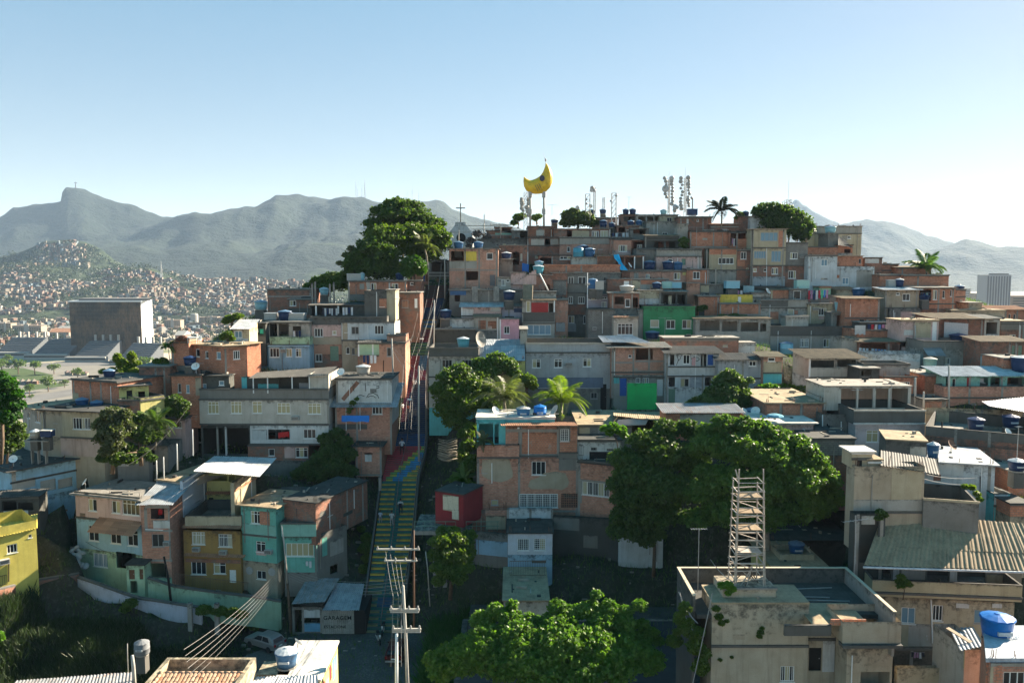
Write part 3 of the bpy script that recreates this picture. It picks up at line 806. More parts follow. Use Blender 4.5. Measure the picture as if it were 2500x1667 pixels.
me.polygons.foreach_set('material_index',MI)
bpy.data.objects.remove(HR)
o = bpy.data.objects.new('far_houses',me); COL.objects.link(o); tag(o,'dense hillside town of tiny block houses beyond the tower block','houses',kind='stuff')
# ---- clumps of far trees on plain and hills (a mass)
bl = []
def far_trees(n,fn,rr,leaf,num,name,label,m=LM):
 bl = []
 for _ in range(n):
  c,r = fn(); bl.append((c,(r * rr,r * rr,r)))
 o = raw_mesh(name,leaves(bl,num,leaf,nclump=8,clump=.45),None,m); tag(o,label,'trees',kind='stuff'); return o
FT = foliage('leaf_far',(.035,.055,.022),(.015,.027,.012),.2)
def fn1():
 i = R2.randrange(20,RNC - 1); j = R2.randrange(2,60); x,y,z = on_ridge(i,j)
 while mn.noise(Vector((x / 110,y / 90,1.3))) > -.05 and not (1250 + FOC * x / y < 240 and j > 44):
  i = R2.randrange(20,RNC - 1); j = R2.randrange(2,60); x,y,z = on_ridge(i,j)
 return (x,y,z + 4),R2.uniform(6,13)
far_trees(420,fn1,1.3,2.0,26000,'hillside_trees','dark tree clumps between the far hillside houses',FT)
def fn2():
 y = R2.uniform(880,1450); u = R2.uniform(-60,690)
 return (ray(u,700)[0] * y,y,PLAIN + 4),R2.uniform(4,8)
far_trees(160,fn2,1.2,1.4,12000,'city_trees','tree clumps between the roofs of the hazy low city',FT)
def fn3():
 i = R2.randrange(0,1000); u = R2.uniform(-60,330); y = R2.uniform(2150,2440)
 vtop = np.interp(u,[-60,0,48,80,105,144,180,230,277,330],[640,630,618,605,593,588,588,602,634,662]); t = (y - 2080) / 370
 z = 40 + (CAM.z + ray(u,vtop)[1] * 2450 - 40) * t ** 1.25
 return (ray(u,700)[0] * y,y,z + 2),R2.uniform(7,13)
far_trees(200,fn3,1.3,2.6,11000,'green_hill_trees','tree cover over the low green hill under the statue peak',FT)
# ---- statue on the peak, masts on the ridge
def statue():
 p = P(185,457,4560); t = empty('hilltop_statue',p,'tiny robed statue with outstretched arms on the left mountain peak','statue')
 k = 4560 / FOC
 MB().box(-2.2,-2.2,-4,2.2,2.2,7).build('pedestal',FM[5],t)
 MB().lathe([(2.7,7),(2.2,12),(1.8,20),(2.3,24),(1.2,26)],n=12).build('robe',FM[5],t,True)
 MB().box(-9,-1,21.5,-2,1,24).build('arm',FM[5],t); MB().box(2,-1,21.5,9,1,24).build('arm',FM[5],t)
 MB().lathe([(.6,26),(1.5,27.2),(1.5,29),(.6,30.5)],n=10).build('head',FM[5],t,True)
statue()
def mast(u,v0,v1,D,label,w=1.5):
 a = P(u,v1,D); h = P(u,v0,D).z - a.z; t = empty('antenna_mast',a,label,'antenna mast','masts on the far ridge')
 mb = MB()
 for sx in (-1,1):
  for sy in (-1,1): mb.tube([(sx * w,sy * w,-10),(sx * w * .15,sy * w * .15,h * .8)],w * .16,4)
 n = 10
 for i in range(n):
  z0,z1 = h * .8 * i / n,h * .8 * (i + 1) / n; k0,k1 = w * (1 - .85 * i / n),w * (1 - .85 * (i + 1) / n)
  mb.tube([(-k0,-k0,z0),(k1,-k1,z1)],w * .1,4).tube([(k0,-k0,z0),(-k1,-k1,z1)],w * .1,4)
 mb.build('lattice',STEEL,t); MB().tube([(0,0,h * .78),(0,0,h)],w * .2,5).build('pole',STEEL,t)
mast(869,440,482,4560,'leftmost tall thin mast on the far ridge',2.2); mast(873.5,457,482,4555,'short mast beside the leftmost tall mast',2)
mast(884,456,482,4560,'middle mast of the ridge cluster',2.6); mast(891,438,483,4560,'tallest lattice mast in the ridge cluster',4)
mast(994.5,465,494,4560,'short mast behind the big tree top',2); mast(1006.5,455,494,4555,'tall mast behind the big tree top',2.2); mast(1022.5,465,494,4560,'right mast behind the big tree top',2)
mast(1181,524,537,4560,'lone small mast on the falling right end of the ridge',2)
mast(394,638,667,1900,'white pylon above the crowded far hillside',2.2)
# ---- mirrored office block
def office():
 D = 860; a = P(176,872,D); b_ = P(349,872,D); c_ = P(400,872,D + 55)
 top = P(176,737,D).z - PLAIN
 base = Vector((a.x,a.y,PLAIN)); t = empty('office_block',base,'mirror glass office slab with a blank white end wall','office building')
 W = b_.x - a.x; d2 = Vector((c_.x - b_.x,30,0))
 m,nt,bb = newmat('glass_painted_reflection'); tc = nt.nodes.new('ShaderNodeTexCoord')
 bb.inputs['Base Color'].default_value = (.22,.16,.10,1); bb.inputs['Metallic'].default_value = 0; bb.inputs['Roughness'].default_value = .25; bb.inputs['Specular IOR Level'].default_value = .04
 gp = nt.nodes.new('ShaderNodeNewGeometry').outputs['Position']; n = noise(nt,gp,.045,5,.7); n3 = noise(nt,gp,.3,4,.7,(2.2,1,.5))
 c = mixc(nt,ramp(nt,n,.42,.6),(.014,.016,.012),(.10,.062,.034)); c = mixc(nt,ramp(nt,n3,.5,.62,0,.7),c,(.012,.011,.009)); nt.links.new(c,bb.inputs['Base Color'])  # brown mottle painted into the colour stands in for reflections
 bump(nt,bb,n3,.3,.5)
 wl = plain('office_white_wall',(.62,.64,.66),.8,var=.06)
 MB().prism([(0,0,0),(W,0,0),(W + d2.x,d2.y,0),(d2.x,d2.y,0)],(0,0,top)).build('wall',wl,t)
 NX,NZ = 20,14; gm_ = MB().box(0,0,0,W / NX * .99,.5,top / NZ * .99).mesh('glass_panel',m)
 for i in range(NX):
  for j in range(NZ):
   o = bpy.data.objects.new('glass_panel',gm_); COL.objects.link(o); o.parent = t; o.location = (W * i / NX,-.8,top * j / NZ); o.rotation_euler = (R2.uniform(-.006,.006),0,R2.uniform(-.008,.008))
 MB().prism([(-1,-1.2,top + .01),(W + 1,-1.2,top + .01),(W + d2.x,d2.y,top + .01),(d2.x,d2.y,top + .01)],(0,0,1.2)).build('roof',wl,t)
 MB().prism([(8,3,top + 1.3),(W + 9,3,top + 1.3),(W + d2.x - 2,d2.y - 3,top + 1.3),(d2.x + 4,d2.y - 3,top + 1.3)],(0,0,2.2)).build('penthouse',FM[5],t)
office()
# right-hand tower
def tower():
 D = 950; a = P(2406,760,D); W = P(2465,760,D).x - a.x; top = P(2406,671,D).z - PLAIN
 t = empty('tower_block',(a.x,D,PLAIN),'tall grey tower block standing alone in the haze at right','tower block')
 MB().box(0,0,0,W,20,top).build('wall',plain('tower_grey',(.30,.31,.33),.8,var=.1),t)
 for i in range(9):
  x = W * (i + .2) / 9; MB().box(x,-.4,2,x + W / 9 * .5,-.01,top - 1.5).build('window_strip',plain('tower_glass',(.12,.13,.15),.4),t)
 MB().box(W * .35,3,top + .01,W * .95,14,top + 1.6).build('roof_plant',FM[5],t)
 for kk_,(u0,u1,v0,D2,m) in enumerate(((2120,2150,690,1300,1),(2200,2240,700,1500,5),(2330,2370,704,1400,2),(2470,2520,722,1000,3),(2380,2402,716,1250,1),(2290,2310,708,1500,2))):
  a = P(u0,760,D2); b_ = P(u1,v0,D2)
  o = MB().box(0,0,0,b_.x - a.x,18,b_.z - PLAIN).build('apartment_block',FM[m],loc=(a.x,D2,PLAIN)); tag(o,['faint block in the haze below the right shoulder palm','wide faint block in the haze between palm and tower','faint block in the haze just left of the grey tower','pale block at the right edge beyond the grey tower','nearest faint block touching the left of the grey tower','slim faint block in the haze left of the grey tower'][kk_],'apartment block','faint blocks in the haze at right')
  wn = MB(); hh = b_.z - PLAIN
  for k in range(int(hh / 3)): wn.box(1,-.15,k * 3 + 1,b_.x - a.x - 1,-.01,k * 3 + 2.1)
  wn.build('window_row',DK,o)
tower()
# cream apartment rows behind the office block
for i,(u0,u1,v0,v1,D) in enumerate(((402,440,782,802,1250),(444,470,774,792,1350),(474,500,775,793,1350),(503,530,774,793,1350),(533,560,776,794,1350),(562,585,778,795,1350),(590,615,780,796,1340),(30,100,796,812,1120),(0,26,790,806,1150))):
 a = P(u0,v1,D); b_ = P(u1,v0,D); W,hh = b_.x - a.x,b_.z - PLAIN
 t = empty('apartment_block',(a.x,D,PLAIN),['nearest cream apartment block, just right of the office slab','second cream apartment block right of the office slab','third cream apartment block right of the office slab','fourth cream apartment block right of the office slab','fifth cream apartment block right of the office slab','sixth cream apartment block right of the office slab','last cream apartment block before the hillside houses','low wide institution block left of the office slab','short institution block cut by the left edge'][i],'apartment block','cream apartment rows' if i < 7 else 'low institution blocks')
 MB().box(0,0,0,W,14,hh).build('wall',FM[1],t); MB().box(-.4,-.4,hh + .01,W + .4,14.4,hh + .6).build('roof',FM[3],t)
 MB().box(W * .42,-1.2,0,W * .58,-.01,hh + 2.5).build('stair_tower',FM[2],t)
 wn = MB()
 for k in range(int(hh / 3)):
  for j in range(int(W / 3)): wn.box(j * 3 + .8,-.12,k * 3 + 1,j * 3 + 2,-.01,k * 3 + 2.2)
 wn.build('windows',DK,t)
o = MB().lathe([(6,0),(6,18),(5,20)],n=14).build('water_tower',FM[2],loc=(P(475,790,1330).x,1330,PLAIN)); tag(o,'white round water tower among the cream apartment rows','water tower')
# red roofed institution
fr('A')
for x0,x1,y0,y1,D,m1,m2,lb in ((380,525,1325,1375,1060,FM[1],TL,'long hall with an orange tiled roof near the office slab'),(430,550,1308,1338,1090,FM[2],FM[2],'pale flat warehouse roof left of the office slab'),(1340,1400,1345,1375,1000,FM[6],FM[2],'small pink house in the low city right of the office slab')):
 a = Q(x0,y1,D); W = Q(x1,y0,D).x - a.x; h_ = Q(x0,y0,D).z - PLAIN
 t = empty('warehouse',(a.x,D,PLAIN),lb,'building'); MB().box(0,0,0,W,25,h_ * .7).build('wall',m1,t)
 MB().prism([(-1,-1,h_ * .7 + .01),(-1,26,h_ * .7 + .01),(-1,12,h_)],(W + 2,0,0)).build('roof',m2,t)
 w_ = MB()
 for k in range(int(W / 4)): w_.box(k * 4 + 1,-.1,2,k * 4 + 2.6,-.01,h_ * .5)
 w_.build('windows',DK,t)
# grandstands
st = plain('stand_grey',(.09,.10,.11),.8); stp = plain('stand_pale',(.36,.34,.31),.8); std = plain('stand_dark',(.10,.11,.12),.8)
for i,(x0,x1,y0,yb,D) in enumerate(((-40,220,1415,1500,860),(250,510,1425,1520,840),(560,800,1450,1545,815),(900,1130,1475,1570,790))):
 a = Q(x0,yb,D); b_ = Q(x1,y0,D); W = b_.x - a.x; hh = 17
 t = empty('grandstand',(a.x,D,PLAIN),('first','second','third','fourth')[i] + ' grey grandstand from the left along the parade avenue','grandstand','grandstands along the avenue')
 MB().prism([(0,0,3),(0,34,hh),(0,36,hh),(0,36,0),(0,0,0)],(W,0,0)).build('seating',st,t)
 n = 9
 for k in range(n): MB().box(-.1 + k * 0,34 * k / n,3 + (hh - 3) * k / n + .05,W,34 * k / n + 1.2,3.7 + (hh - 3) * k / n).build('step_row',std if k % 3 else st,t)
 for k in range(4): MB().box(W * (k + .5) / 4 - 1,37,0,W * (k + .5) / 4 + 1,39,hh + 6).build('pier',stp,t)
 MB().box(-2,-12,0,W + 6,-6,5).build('boxes',stp,t)
 MB().box(-2,-12.1,2,W + 6,-12.02,3.4).build('window_band',DK,t)
# park, roads, lawn, trees beyond the hill on the left
def flat(name,pts,m,z,label=None,kind='structure'):
 ps = []
 for u,v in pts:
  rx,rz = ray(u,v); D = (PLAIN + z - CAM.z) / rz; ps.append((rx * D,D,PLAIN + z))
 mb = MB(); mb.face(*ps); o = mb.build(name,m); tag(o,label,None,None,kind); return o
ASP = plain('asphalt_far',(.16,.155,.15),.95,scale=.05); LAWN = plain('park_lawn',(.055,.085,.025),1.,scale=.05); PAV = plain('paving_far',(.20,.185,.16),.95,scale=.05,var=.2)
flat('park',[(-60,895),(420,885),(420,1010),(-60,1030)],PAV,.03)
flat('lawn',[(-60,903),(55,898),(130,915),(120,930),(-60,925)],LAWN,.08)
flat('road',[(-60,890),(430,878),(430,886),(-60,899)],ASP,.12)
flat('road',[(60,968),(240,940),(300,935),(300,943),(60,985)],ASP,.08)
flat('lawn',[(60,940),(140,934),(170,940),(60,955)],LAWN,.12)
def ptree(u,v,rpx,lb):
 rx,rz = ray(u,v); D = (PLAIN - CAM.z) / rz; f = Vector((rx * D,D,PLAIN)); r = rpx * D / FOC
 t = empty('park_tree',f,lb,'tree','round trees in the park below')
 bl = [((R2.uniform(-.4,.4) * r,R2.uniform(-.4,.4) * r,r * 1.25 + R2.uniform(-.2,.3) * r),(r * .75,r * .75,r * .6)) for _ in range(4)]
 raw_mesh('crown',leaves(bl,900,r * .12,nclump=10,clump=.35),None,LM,t); MB().tube([(0,0,0),(0,0,r)],r * .08,5).build('trunk',BARK,t)
for k,(u,v,r) in enumerate(((72,965,14),(118,956,19),(158,946,10),(5,915,20),(45,913,18),(85,915,17),(132,913,14),(76,976,7),(190,925,14),(20,890,12),(330,940,16),(300,918,14),(355,905,20))):
 ptree(u,v,r,'%s park tree from the left among the round trees below' % ['fifth','tenth','eleventh','first','third','seventh','ninth','sixth','twelfth','second','fourteenth','thirteenth','last'][k])
for i in range(5):
 u = 28 + i * 14; rx,rz = ray(u,938); D = (PLAIN - CAM.z) / rz
 t = empty('market_stall',(rx * D,D,PLAIN),('first','second','third','fourth','fifth')[i] + ' kiosk from the left in the park row of tent roofs','kiosk','row of park kiosks')
 MB().box(-2,0,0,2,3,2.6).build('wall',[FM[4],FM[0]][i > 2],t); MB().lathe([(2.9,2.62),(.1,4.4)],n=4).build('roof',FM[1],t)
for i in range(6):
 u = 165 + i * 9; rx,rz = ray(u,915 + i % 2); D = (PLAIN - CAM.z) / rz
 t = empty('market_tent',(rx * D,D,PLAIN),('first','second','third','fourth','fifth','sixth')[i] + ' peach market tent from the left by the avenue','tent','clustered market tents')
 MB().box(-1.6,-1.6,0,1.6,1.6,2.4).build('wall',FM[1],t); MB().lathe([(2.8,2.42),(.1,4)],n=4).build('roof',FM[6],t)
# ---- the air
me = bpy.data.meshes.new('haze'); mb = MB().box(-12000,-12000,5,12000,12000,900); me.from_pydata(mb.v,[],mb.f)
o = bpy.data.objects.new('haze',me); COL.objects.link(o); tag(o,kind='stuff')
m = bpy.data.materials.new('haze_air'); m.use_nodes = True; nt = m.node_tree; nt.nodes.remove(nt.nodes['Principled BSDF'])
pv = nt.nodes.new('ShaderNodeVolumePrincipled'); pv.inputs['Color'].default_value = (.54,.74,1,1); pv.inputs['Density'].default_value = .00005; pv.inputs['Anisotropy'].default_value = .1
nt.links.new(pv.outputs[0],nt.nodes['Material Output'].inputs['Volume']); me.materials.append(m)
m.cycles.homogeneous_volume = True if hasattr(m,'cycles') and hasattr(m.cycles,'homogeneous_volume') else None
# ============================================================ the hillside, from the top down
H_ = house
# ------------------------------------------------ hilltop (frame C)
fr('C')
def church():
 D = 160; a = Q(300,760,D); b_ = Q(482,760,D); W = b_.x - a.x; z1 = Q(300,655,D).z - a.z; z2 = Q(388,572,D).z - a.z
 t = empty('church',a,'small white church gable with a cross on top behind the big trees','church'); m = mat('pj')
 MB().prism([(0,0,-4),(W,0,-4),(W,0,z1),(W * .72,0,z2 - .5),(W * .72,0,z2),(W * .28,0,z2),(W * .28,0,z2 - .5),(0,0,z1)],(0,.3,0)).build('gable_wall',m,t)
 MB().prism([(.1,.31,z1 - .3),(W / 2,.31,z2 - .6),(W - .1,.31,z1 - .3),(W - .1,.31,-4),(.1,.31,-4)],(0,12,0)).build('nave',m,t)
 MB().box(W / 2 - .09,.05,z2,W / 2 + .09,.22,z2 + 3.6).box(W / 2 - .9,.051,z2 + 2.6,W / 2 + .9,.219,z2 + 2.8).build('cross',mat('pd'),t)
 o = MB().lathe([(.9,0),(.9,.12)],n=20).build('round_window',DK,t); o.rotation_euler = (math.radians(90),0,0); o.location = (W * .52,-.01,z2 * .36)
church()
fr('C')
H_('long dark rendered house behind the grey shrub left of the hilltop',520,700,890,860,'pd','l 706; w 660 735 740 752 3a',D=154,roof='par',par=.8)
H_('low brick house with a green striped balcony on the left of the crest',590,640,790,740,BD,'b 655 655 780 671 pm; o 690 615 770 652; s 590 672 790',D=159,rm=SLABD)
H_('open brick pavilion of posts left of the moon sculpture',650,612,782,670,BD,'o 660 622 700 662; o 710 622 770 662',D=162,dep=4)
H_('narrow dark concrete house with a tiled balcony by the crest stairs',782,640,905,790,'pd','o 845 640 900 695; o 848 760 890 850; l 700; G 800 690 840 720 BR',D=156,dep=5)
h1 = H_('brick house under the moon sculpture with pierced block wall and a hung bath',905,606,1100,700,BD,'G 915 625 965 680; G 1035 625 1092 680; b 970 632 1032 676 pl; o 1045 700 1060 701',D=155,roof='flat',dep=12,rm=SLAB)
H_('grey and brick house below the moon sculpture with a rusty doorway',900,690,1152,860,BD,'b 930 700 1032 752 pl; b 1078 700 1140 745 pg; o 1035 700 1075 760; c 905; c 1150; l 690; l 752; w 960 830 1040 850 3a; o 990 850 1010 900',D=150,rm=SLABD)
h2 = H_('long crest house under a thin sloping sheet roof with curtains',1105,625,1535,700,BD,'b 1245 636 1375 690 ph; o 1205 636 1242 690; w 1395 640 1450 688 3rh; w 1460 636 1522 690 5hc; P 1532 630 700',D=153,roof='cor',slope=.04,rm=FC,dep=5)
H_('wide grey rendered house under the curtained crest house',1150,690,1700,800,'pg','B 742 BS; w 1205 760 1230 800 1k; w 1443 760 1478 780 3h; b 1240 740 1530 790 BS; p 1533 630 1533 785; l 694',D=148,rm=SLAB)
H_('small brick box house with two tanks, first on the right of the crest',1620,515,1745,620,BD,'o 1640 530 1730 566',D=158,rm=SLABD)
hcr = H_('brick roof block with a flat terrace behind the crest tree',1415,540,1592,640,BS,'o 1430 555 1470 580; c 1500; l 546',D=157)
H_('long blank grey rendered wall house on the crest',1815,570,2110,690,'pg','w 1935 650 1975 675 2h; p 1835 600 1835 660 AL',D=152,rm=SLAB)
H_('grey balcony house on the crest with a shaded recess',1690,622,1830,720,'pd','o 1712 628 1808 668',D=150,rm=SLAB)
H_('pinkish brick house with white shutters left of the grey balcony',1540,700,1700,805,BS,'w 1600 750 1665 798 4h; l 702; b 1545 706 1590 740 pg',D=146,rm=SLABD)
h3 = H_('orange and grey twin houses with pierced block screen and pergola',1590,600,1760,700,BD,'o 1600 612 1650 650; w 1660 630 1700 680 2r; s 1590 660 1760',D=152)
H_('dark balcony terrace below the crest tin roofs',1700,712,1985,800,BD,'o 1715 722 1800 772; o 1815 722 1905 772; l 778; w 1740 742 1780 770 2hr',D=146,roof='cor',slope=.1,rm=FCD)
H_('dark block of rough render below the crest with a bare front',1735,782,1885,860,'pd','l 786',D=143,rm=SLAB,par=.3)
# the orange corner house and neighbours beside the stair top
hy = H_('orange block house with a yellow walled balcony beside the stair top',305,778,680,1095,BS,'o 318 795 415 868; b 418 797 512 868 py; b 305 870 515 930 pg; w 590 808 638 858 1k; o 433 948 523 1016; d 615 975 655 1060 GY; c 425; c 532; c 665; s 305 940 680; d 432 820 462 868 GY',D=135,dep=7,over=.5,rm=SLAB)
H_('dark brick house rising behind the tank right of the yellow balcony',684,752,900,900,BD,'o 790 800 840 900; w 850 815 862 865 1h; p 905 800 905 900',D=141)
htk = H_('grey rendered cube carrying a lidded tank right of the yellow balcony',680,858,790,1000,'pd','l 862',D=137.5,dep=4)
H_('small white house front below the grey cube',672,995,775,1070,'pl','w 703 1010 735 1058 3hr; a 690 1020 .5; w 740 1010 765 1030 1h',D=134,dep=3)
H_('pink stair wall house with a stepped parapet',775,960,892,1075,'pi','o 835 1030 885 1055; b 845 945 892 1000 pi; l 1048',D=133,dep=3)
def stairs_pink():
 a = Q(790,1050,132.4); t = empty('outdoor_staircase',a,'pink rendered outdoor flight climbing right beside the small white front','staircase'); n = 10
 for i in range(n): MB().box(i * .38,0,0,(i + 1) * .38 - .01,.6,(i + 1) * .24).build('step',mat('pi'),t)
stairs_pink()
H_('house behind the blue tarpaulin bundle with open posts',990,830,1240,960,BD,'w 1150 815 1240 858 3h; o 1000 845 1085 890; l 826; c 1092',D=142,rm=SLABD)
ho = H_('wide house with a long orange block balcony and a grid of tanks above',1030,898,1612,965,BR,'l 900 BR; c 1315; c 1200; b 1575 905 1605 925 BC',D=135,roof='par',par=.9,dep=5.5,rm=SLAB)
H_('low grey roof wall behind the long orange balcony',1240,845,1430,905,'pl','',D=139.5,dep=3)
H_('brick screen room on the long orange balcony',1430,832,1566,905,BD,'G 1438 840 1560 892 BR; c 1432',D=139,dep=4,rm=FCD,roof='cor',slope=.05)
H_('open post room beside the bright blue tarpaulin',1566,828,1796,940,BD,'o 1650 840 1780 925; P 1722 835 930 WH; P 1788 835 930 WH; o 1580 840 1640 900',D=138.6,roof='cor',slope=.06,rm=FCD)
hn = H_('tall narrow shaded house with curtained windows below the orange balcony',1205,962,1612,1460,'pd','w 1212 992 1258 1045 2m; w 1290 990 1352 1045 2m; w 1485 990 1505 1020 1a; l 1045; l 1112; w 1216 1140 1250 1196 2m; w 1290 1142 1340 1196 3m; B 1200 BD; w 1215 1290 1262 1345 2h; w 1330 1285 1365 1350 2m; B 1280 pd; b 1212 1345 1275 1410 pq',D=133.5,dep=5)
H_('brick lean house left of the shaded narrow house',1088,962,1208,1140,BD,'b 1100 1020 1200 1130 BG; l 1018',D=133,dep=4)
H_('tall plain brick side house beside the red porch',1115,1165,1212,1420,BS,'b 1120 1340 1190 1410 pq; l 1170',D=129,dep=4)
H_('brown brick house with a leaning pole above the red porch',890,978,1092,1120,BD,'b 895 985 950 1040 BR; o 1035 1045 1075 1100; l 1104',D=132.5,dep=4)
hr = H_('grey house with a red painted porch and a wide white window',862,1170,1112,1480,'pg','b 932 1188 1062 1262 px; w 893 1176 925 1262 1h; o 1066 1190 1104 1262; b 870 1268 1110 1335 COND; l 1266; w 902 1358 1083 1433 4hb; P 1108 1165 1265 WH; l 1345',D=126.5,dep=5,rm=FCB,over=.5)
H_('concrete attic house with a ledge above the red porch',945,1105,1122,1168,'pg','l 1160; l 1108',D=129.3,dep=4)
hpk = H_('bright pink house with a white window and brick parapet',690,1315,838,1480,'pp','w 722 1368 766 1426 2m; b 692 1290 860 1312 BR; P 694 1315 1480 WH',D=124.8,dep=5)
H_('grey house with red lattice panels and a lit sheet roof',495,1300,690,1470,'pg','G 530 1325 582 1390 BR; G 602 1330 662 1385 BR; b 600 1368 630 1390 pw; P 675 1300 1470 WH; B 1400 BG',D=125.3,roof='cor',slope=.1,rm=FCB,dep=5)
H_('pink brown house under a long bright corrugated roof',398,1222,700,1300,'pi','b 402 1230 490 1300 pw; b 620 1215 690 1255 pl; P 400 1222 1300 WH; l 1290',D=128.2,roof='cor',slope=.22,rm=ZNW,dep=4.5,over=.4)
H_('mauve house under the darker right end of the corrugated roof',702,1218,870,1300,'pv','b 800 1232 868 1262 TN; c 760',D=128.8,roof='cor',slope=.16,rm=FC,dep=4)
hbt = H_('dark rendered house with two leaning corrugated sheets',305,1092,862,1210,'pd','b 310 1095 432 1130 TB; o 345 1120 385 1180; c 605; l 1094',D=130.8,dep=4.5)
def lean(x0,x1,y0,y1,D,lb,m=FC):
 a = Q(x0,y1,D - 1.1); b_ = Q(x1,y1,D - 1.1); c = Q(x0,y0,D - .2); d = Q(x1,y0,D - .2); mb = MB()
 o_ = a.copy(); corr_grid(mb,a - o_,b_ - o_,c - o_,d - o_); o = mb.build('leaning_sheet',m,None,True,o_); tag(o,lb,'roofing sheet')
lean(478,522,1065,1182,130.6,'pale corrugated sheet leaning on the dark wall, left of the pair'); lean(642,686,1063,1176,130.6,'pale corrugated sheet leaning on the dark wall, right of the pair')
def slope_roof(quad,m,lb,D,n=None,sw=1.0,name='lean_to_roof'):
 """quad of (x,y,D): near-left, near-right, far-left, far-right"""
 p = [Q(*k) for k in quad]; t = empty(name,p[0],lb,'roof'); corr_sheets(t,[a - p[0] for a in p],m,sheetw=sw)
 return t
slope_roof(((866,1176,126.2),(940,1170,126.2),(868,1045,129),(945,1050,129)),FCB,'steep strip of brown corrugated roof left of the red porch',0)
hck = H_('cream kiosk room with a yellow door and a navy tank on top',236,1312,306,1392,'pe','d 242 1328 282 1388 pY',D=126.2,dep=3)
H_('dirty white yard wall behind the satellite mesh dish',306,1315,492,1400,'pw','',D=126.6,dep=2)
H_('dark yard wall with a mossy top beside the stair',202,1395,500,1480,'pk','',D=123.5,dep=3)
H_('lilac house with barred window and white balcony grille',1365,1125,1532,1238,'pv','w 1468 1180 1510 1228 4hr; w 1370 1142 1436 1166 3h; w 1450 1142 1512 1162 3h; l 1232',D=130,dep=4,rm=SLAB)
H_('plain grey block wall house with a small white unit',1368,1240,1566,1480,BG,'a 1415 1385 .6; l 1242',D=124.5,roof='par',par=.6)
H_('brown open porch house above the large blue window',1532,1118,1756,1300,BD,'o 1570 1142 1642 1200; w 1650 1160 1690 1222 1m; o 1700 1150 1750 1225; B 1232 pd; c 1555; P 1702 1118 1230',D=126.5,roof='cor',slope=.1,rm=FC,dep=4)
hbw = H_('cream house with a large blue glazed window',1562,1302,1748,1480,'pl','w 1592 1347 1711 1434 4htm; g 1560 1290 1752 1304 TL',D=122.2,dep=4)
H_('brick house with a white door and a bath tank on the ledge',1515,1008,1705,1130,BD,'d 1640 1022 1682 1066 WH; l 1106; b 1690 1015 1705 1060 pg',D=131.8,dep=3.5)
H_('orange strip house right of the bath tank',1700,1010,1980,1100,'pg','b 1770 1012 1960 1048 BR; b 1705 1020 1765 1080 ph; l 1012',D=132,dep=4)
# ------------------------------------------------ right crest (frame D)
fr('D')
H_('cream crest block with a shaded opening under the masts',352,330,485,390,'ph','w 385 348 440 380 3a; l 334',D=154)
H_('open concrete frame of beams between crest blocks',172,330,352,385,'pg','o 182 342 240 380; o 250 342 300 380; o 306 342 344 380',D=156,dep=3.5,rm=CON)
H_('brick crest house with a bare pillar and narrow shutters',492,345,742,470,BD,'b 552 358 568 405 pw; w 630 362 646 378 1h; c 680; c 510; l 350',D=150,over=.6)
H_('low brick house under old tiles right of the coconut palm',735,402,952,470,BD,'w 825 438 872 452 3h; s 735 420 950',D=149,roof='cor',slope=.16,rm=TL)
hwb = H_('dark brick crest tower with a navy tank',950,342,1036,470,BD,'c 1030',D=151,dep=4)
hwt = H_('white cube with a blue and a pale tank',1038,342,1206,450,'pj','o 1168 378 1180 410; b 1140 380 1206 440 pl; r 1165 375 1182 425 AL',D=149.5,dep=4)
H_('yard house of dark tin roofs and loose planks on the crest',245,490,492,592,'pk','l 500; l 520; w 175 560 210 580 1h; o 300 532 380 580; o 395 532 470 580; c 240',D=143.5,roof='cor',slope=.2,rm=FCB,dep=4)
H_('tall concrete end wall with a ladder pipe beside tin roofs',482,400,560,592,'pg','p 495 420 495 560 AL',D=144.6,dep=4)
hbig = H_('big blank brick house with a patterned wall below the coconut palm',582,455,880,585,BR,'c 585; c 760; s 590 575 880; l 458',D=143,over=.4,rm=SLABD)
H_('shaded balcony bay with washing and an orange parapet',880,460,1056,600,BR,'o 888 468 938 545; o 945 462 1046 512; c 940; l 465',D=142,rm=SLABD)
hW = H_('three storey corner house with wide blue windows',1054,440,1304,885,'ph','w 1118 462 1253 528 4ab; c 1062; b 1255 450 1300 575 BR; l 580; w 1068 605 1162 662 5ab; w 1200 604 1278 687 3ab; B 585 ph; c 1056; l 716; w 1060 737 1090 764 1h; w 1143 740 1166 762 1h; w 1204 733 1254 783 3h; B 720 BD; B 800 pq; p 1165 575 1165 880 WH; c 1296',D=138,dep=6,roof='cor',slope=.06,rm=FCB)
H_('dark block two storey house right of the wide blue windows',1303,540,1472,888,BG,'w 1344 616 1404 666 3h; a 1438 648 .8; l 716; B 720 BD; w 1330 756 1391 816 3h; l 545',D=138.3,roof='par',par=1.,dep=7)
H_('narrow dim brick house between two grey facades',934,600,1056,885,BD,'w 966 612 1012 668 2m; w 1008 734 1030 752 1h; l 602; b 940 670 1000 720 BR; l 750',D=139.4,dep=4)
hgs = H_('grey sloped house with a wide shaded window and brick top',722,590,936,820,'ph','w 796 657 914 705 4k; b 722 592 934 632 BR; l 752; P 706 585 750; c 822; B 756 pg',D=139.6,roof='cor',slope=.02,rm=FC,dep=5)
H_('pink grey terrace house with two doorways and a ramp wall',320,645,670,760,'pi','w 409 665 446 703 1m; d 515 664 546 712 GD; b 645 650 664 740 pg; l 647; p 640 650 640 740',D=138.2,roof='none',dep=4)
H_('grey parapet block above the pink grey terrace house',322,588,668,655,'pg','l 596',D=139.2,roof='par',par=.8,dep=5)
H_('low dark parapet block left of the pink grey terrace',168,592,322,660,'pd','l 596',D=140,roof='par',par=.6)
H_('pinkish house with white shutters on the left of the tin roofs',-5,515,125,640,BS,'w 32 560 98 610 4h; B 600 pi; l 520',D=144,dep=5,rm=SLABD)
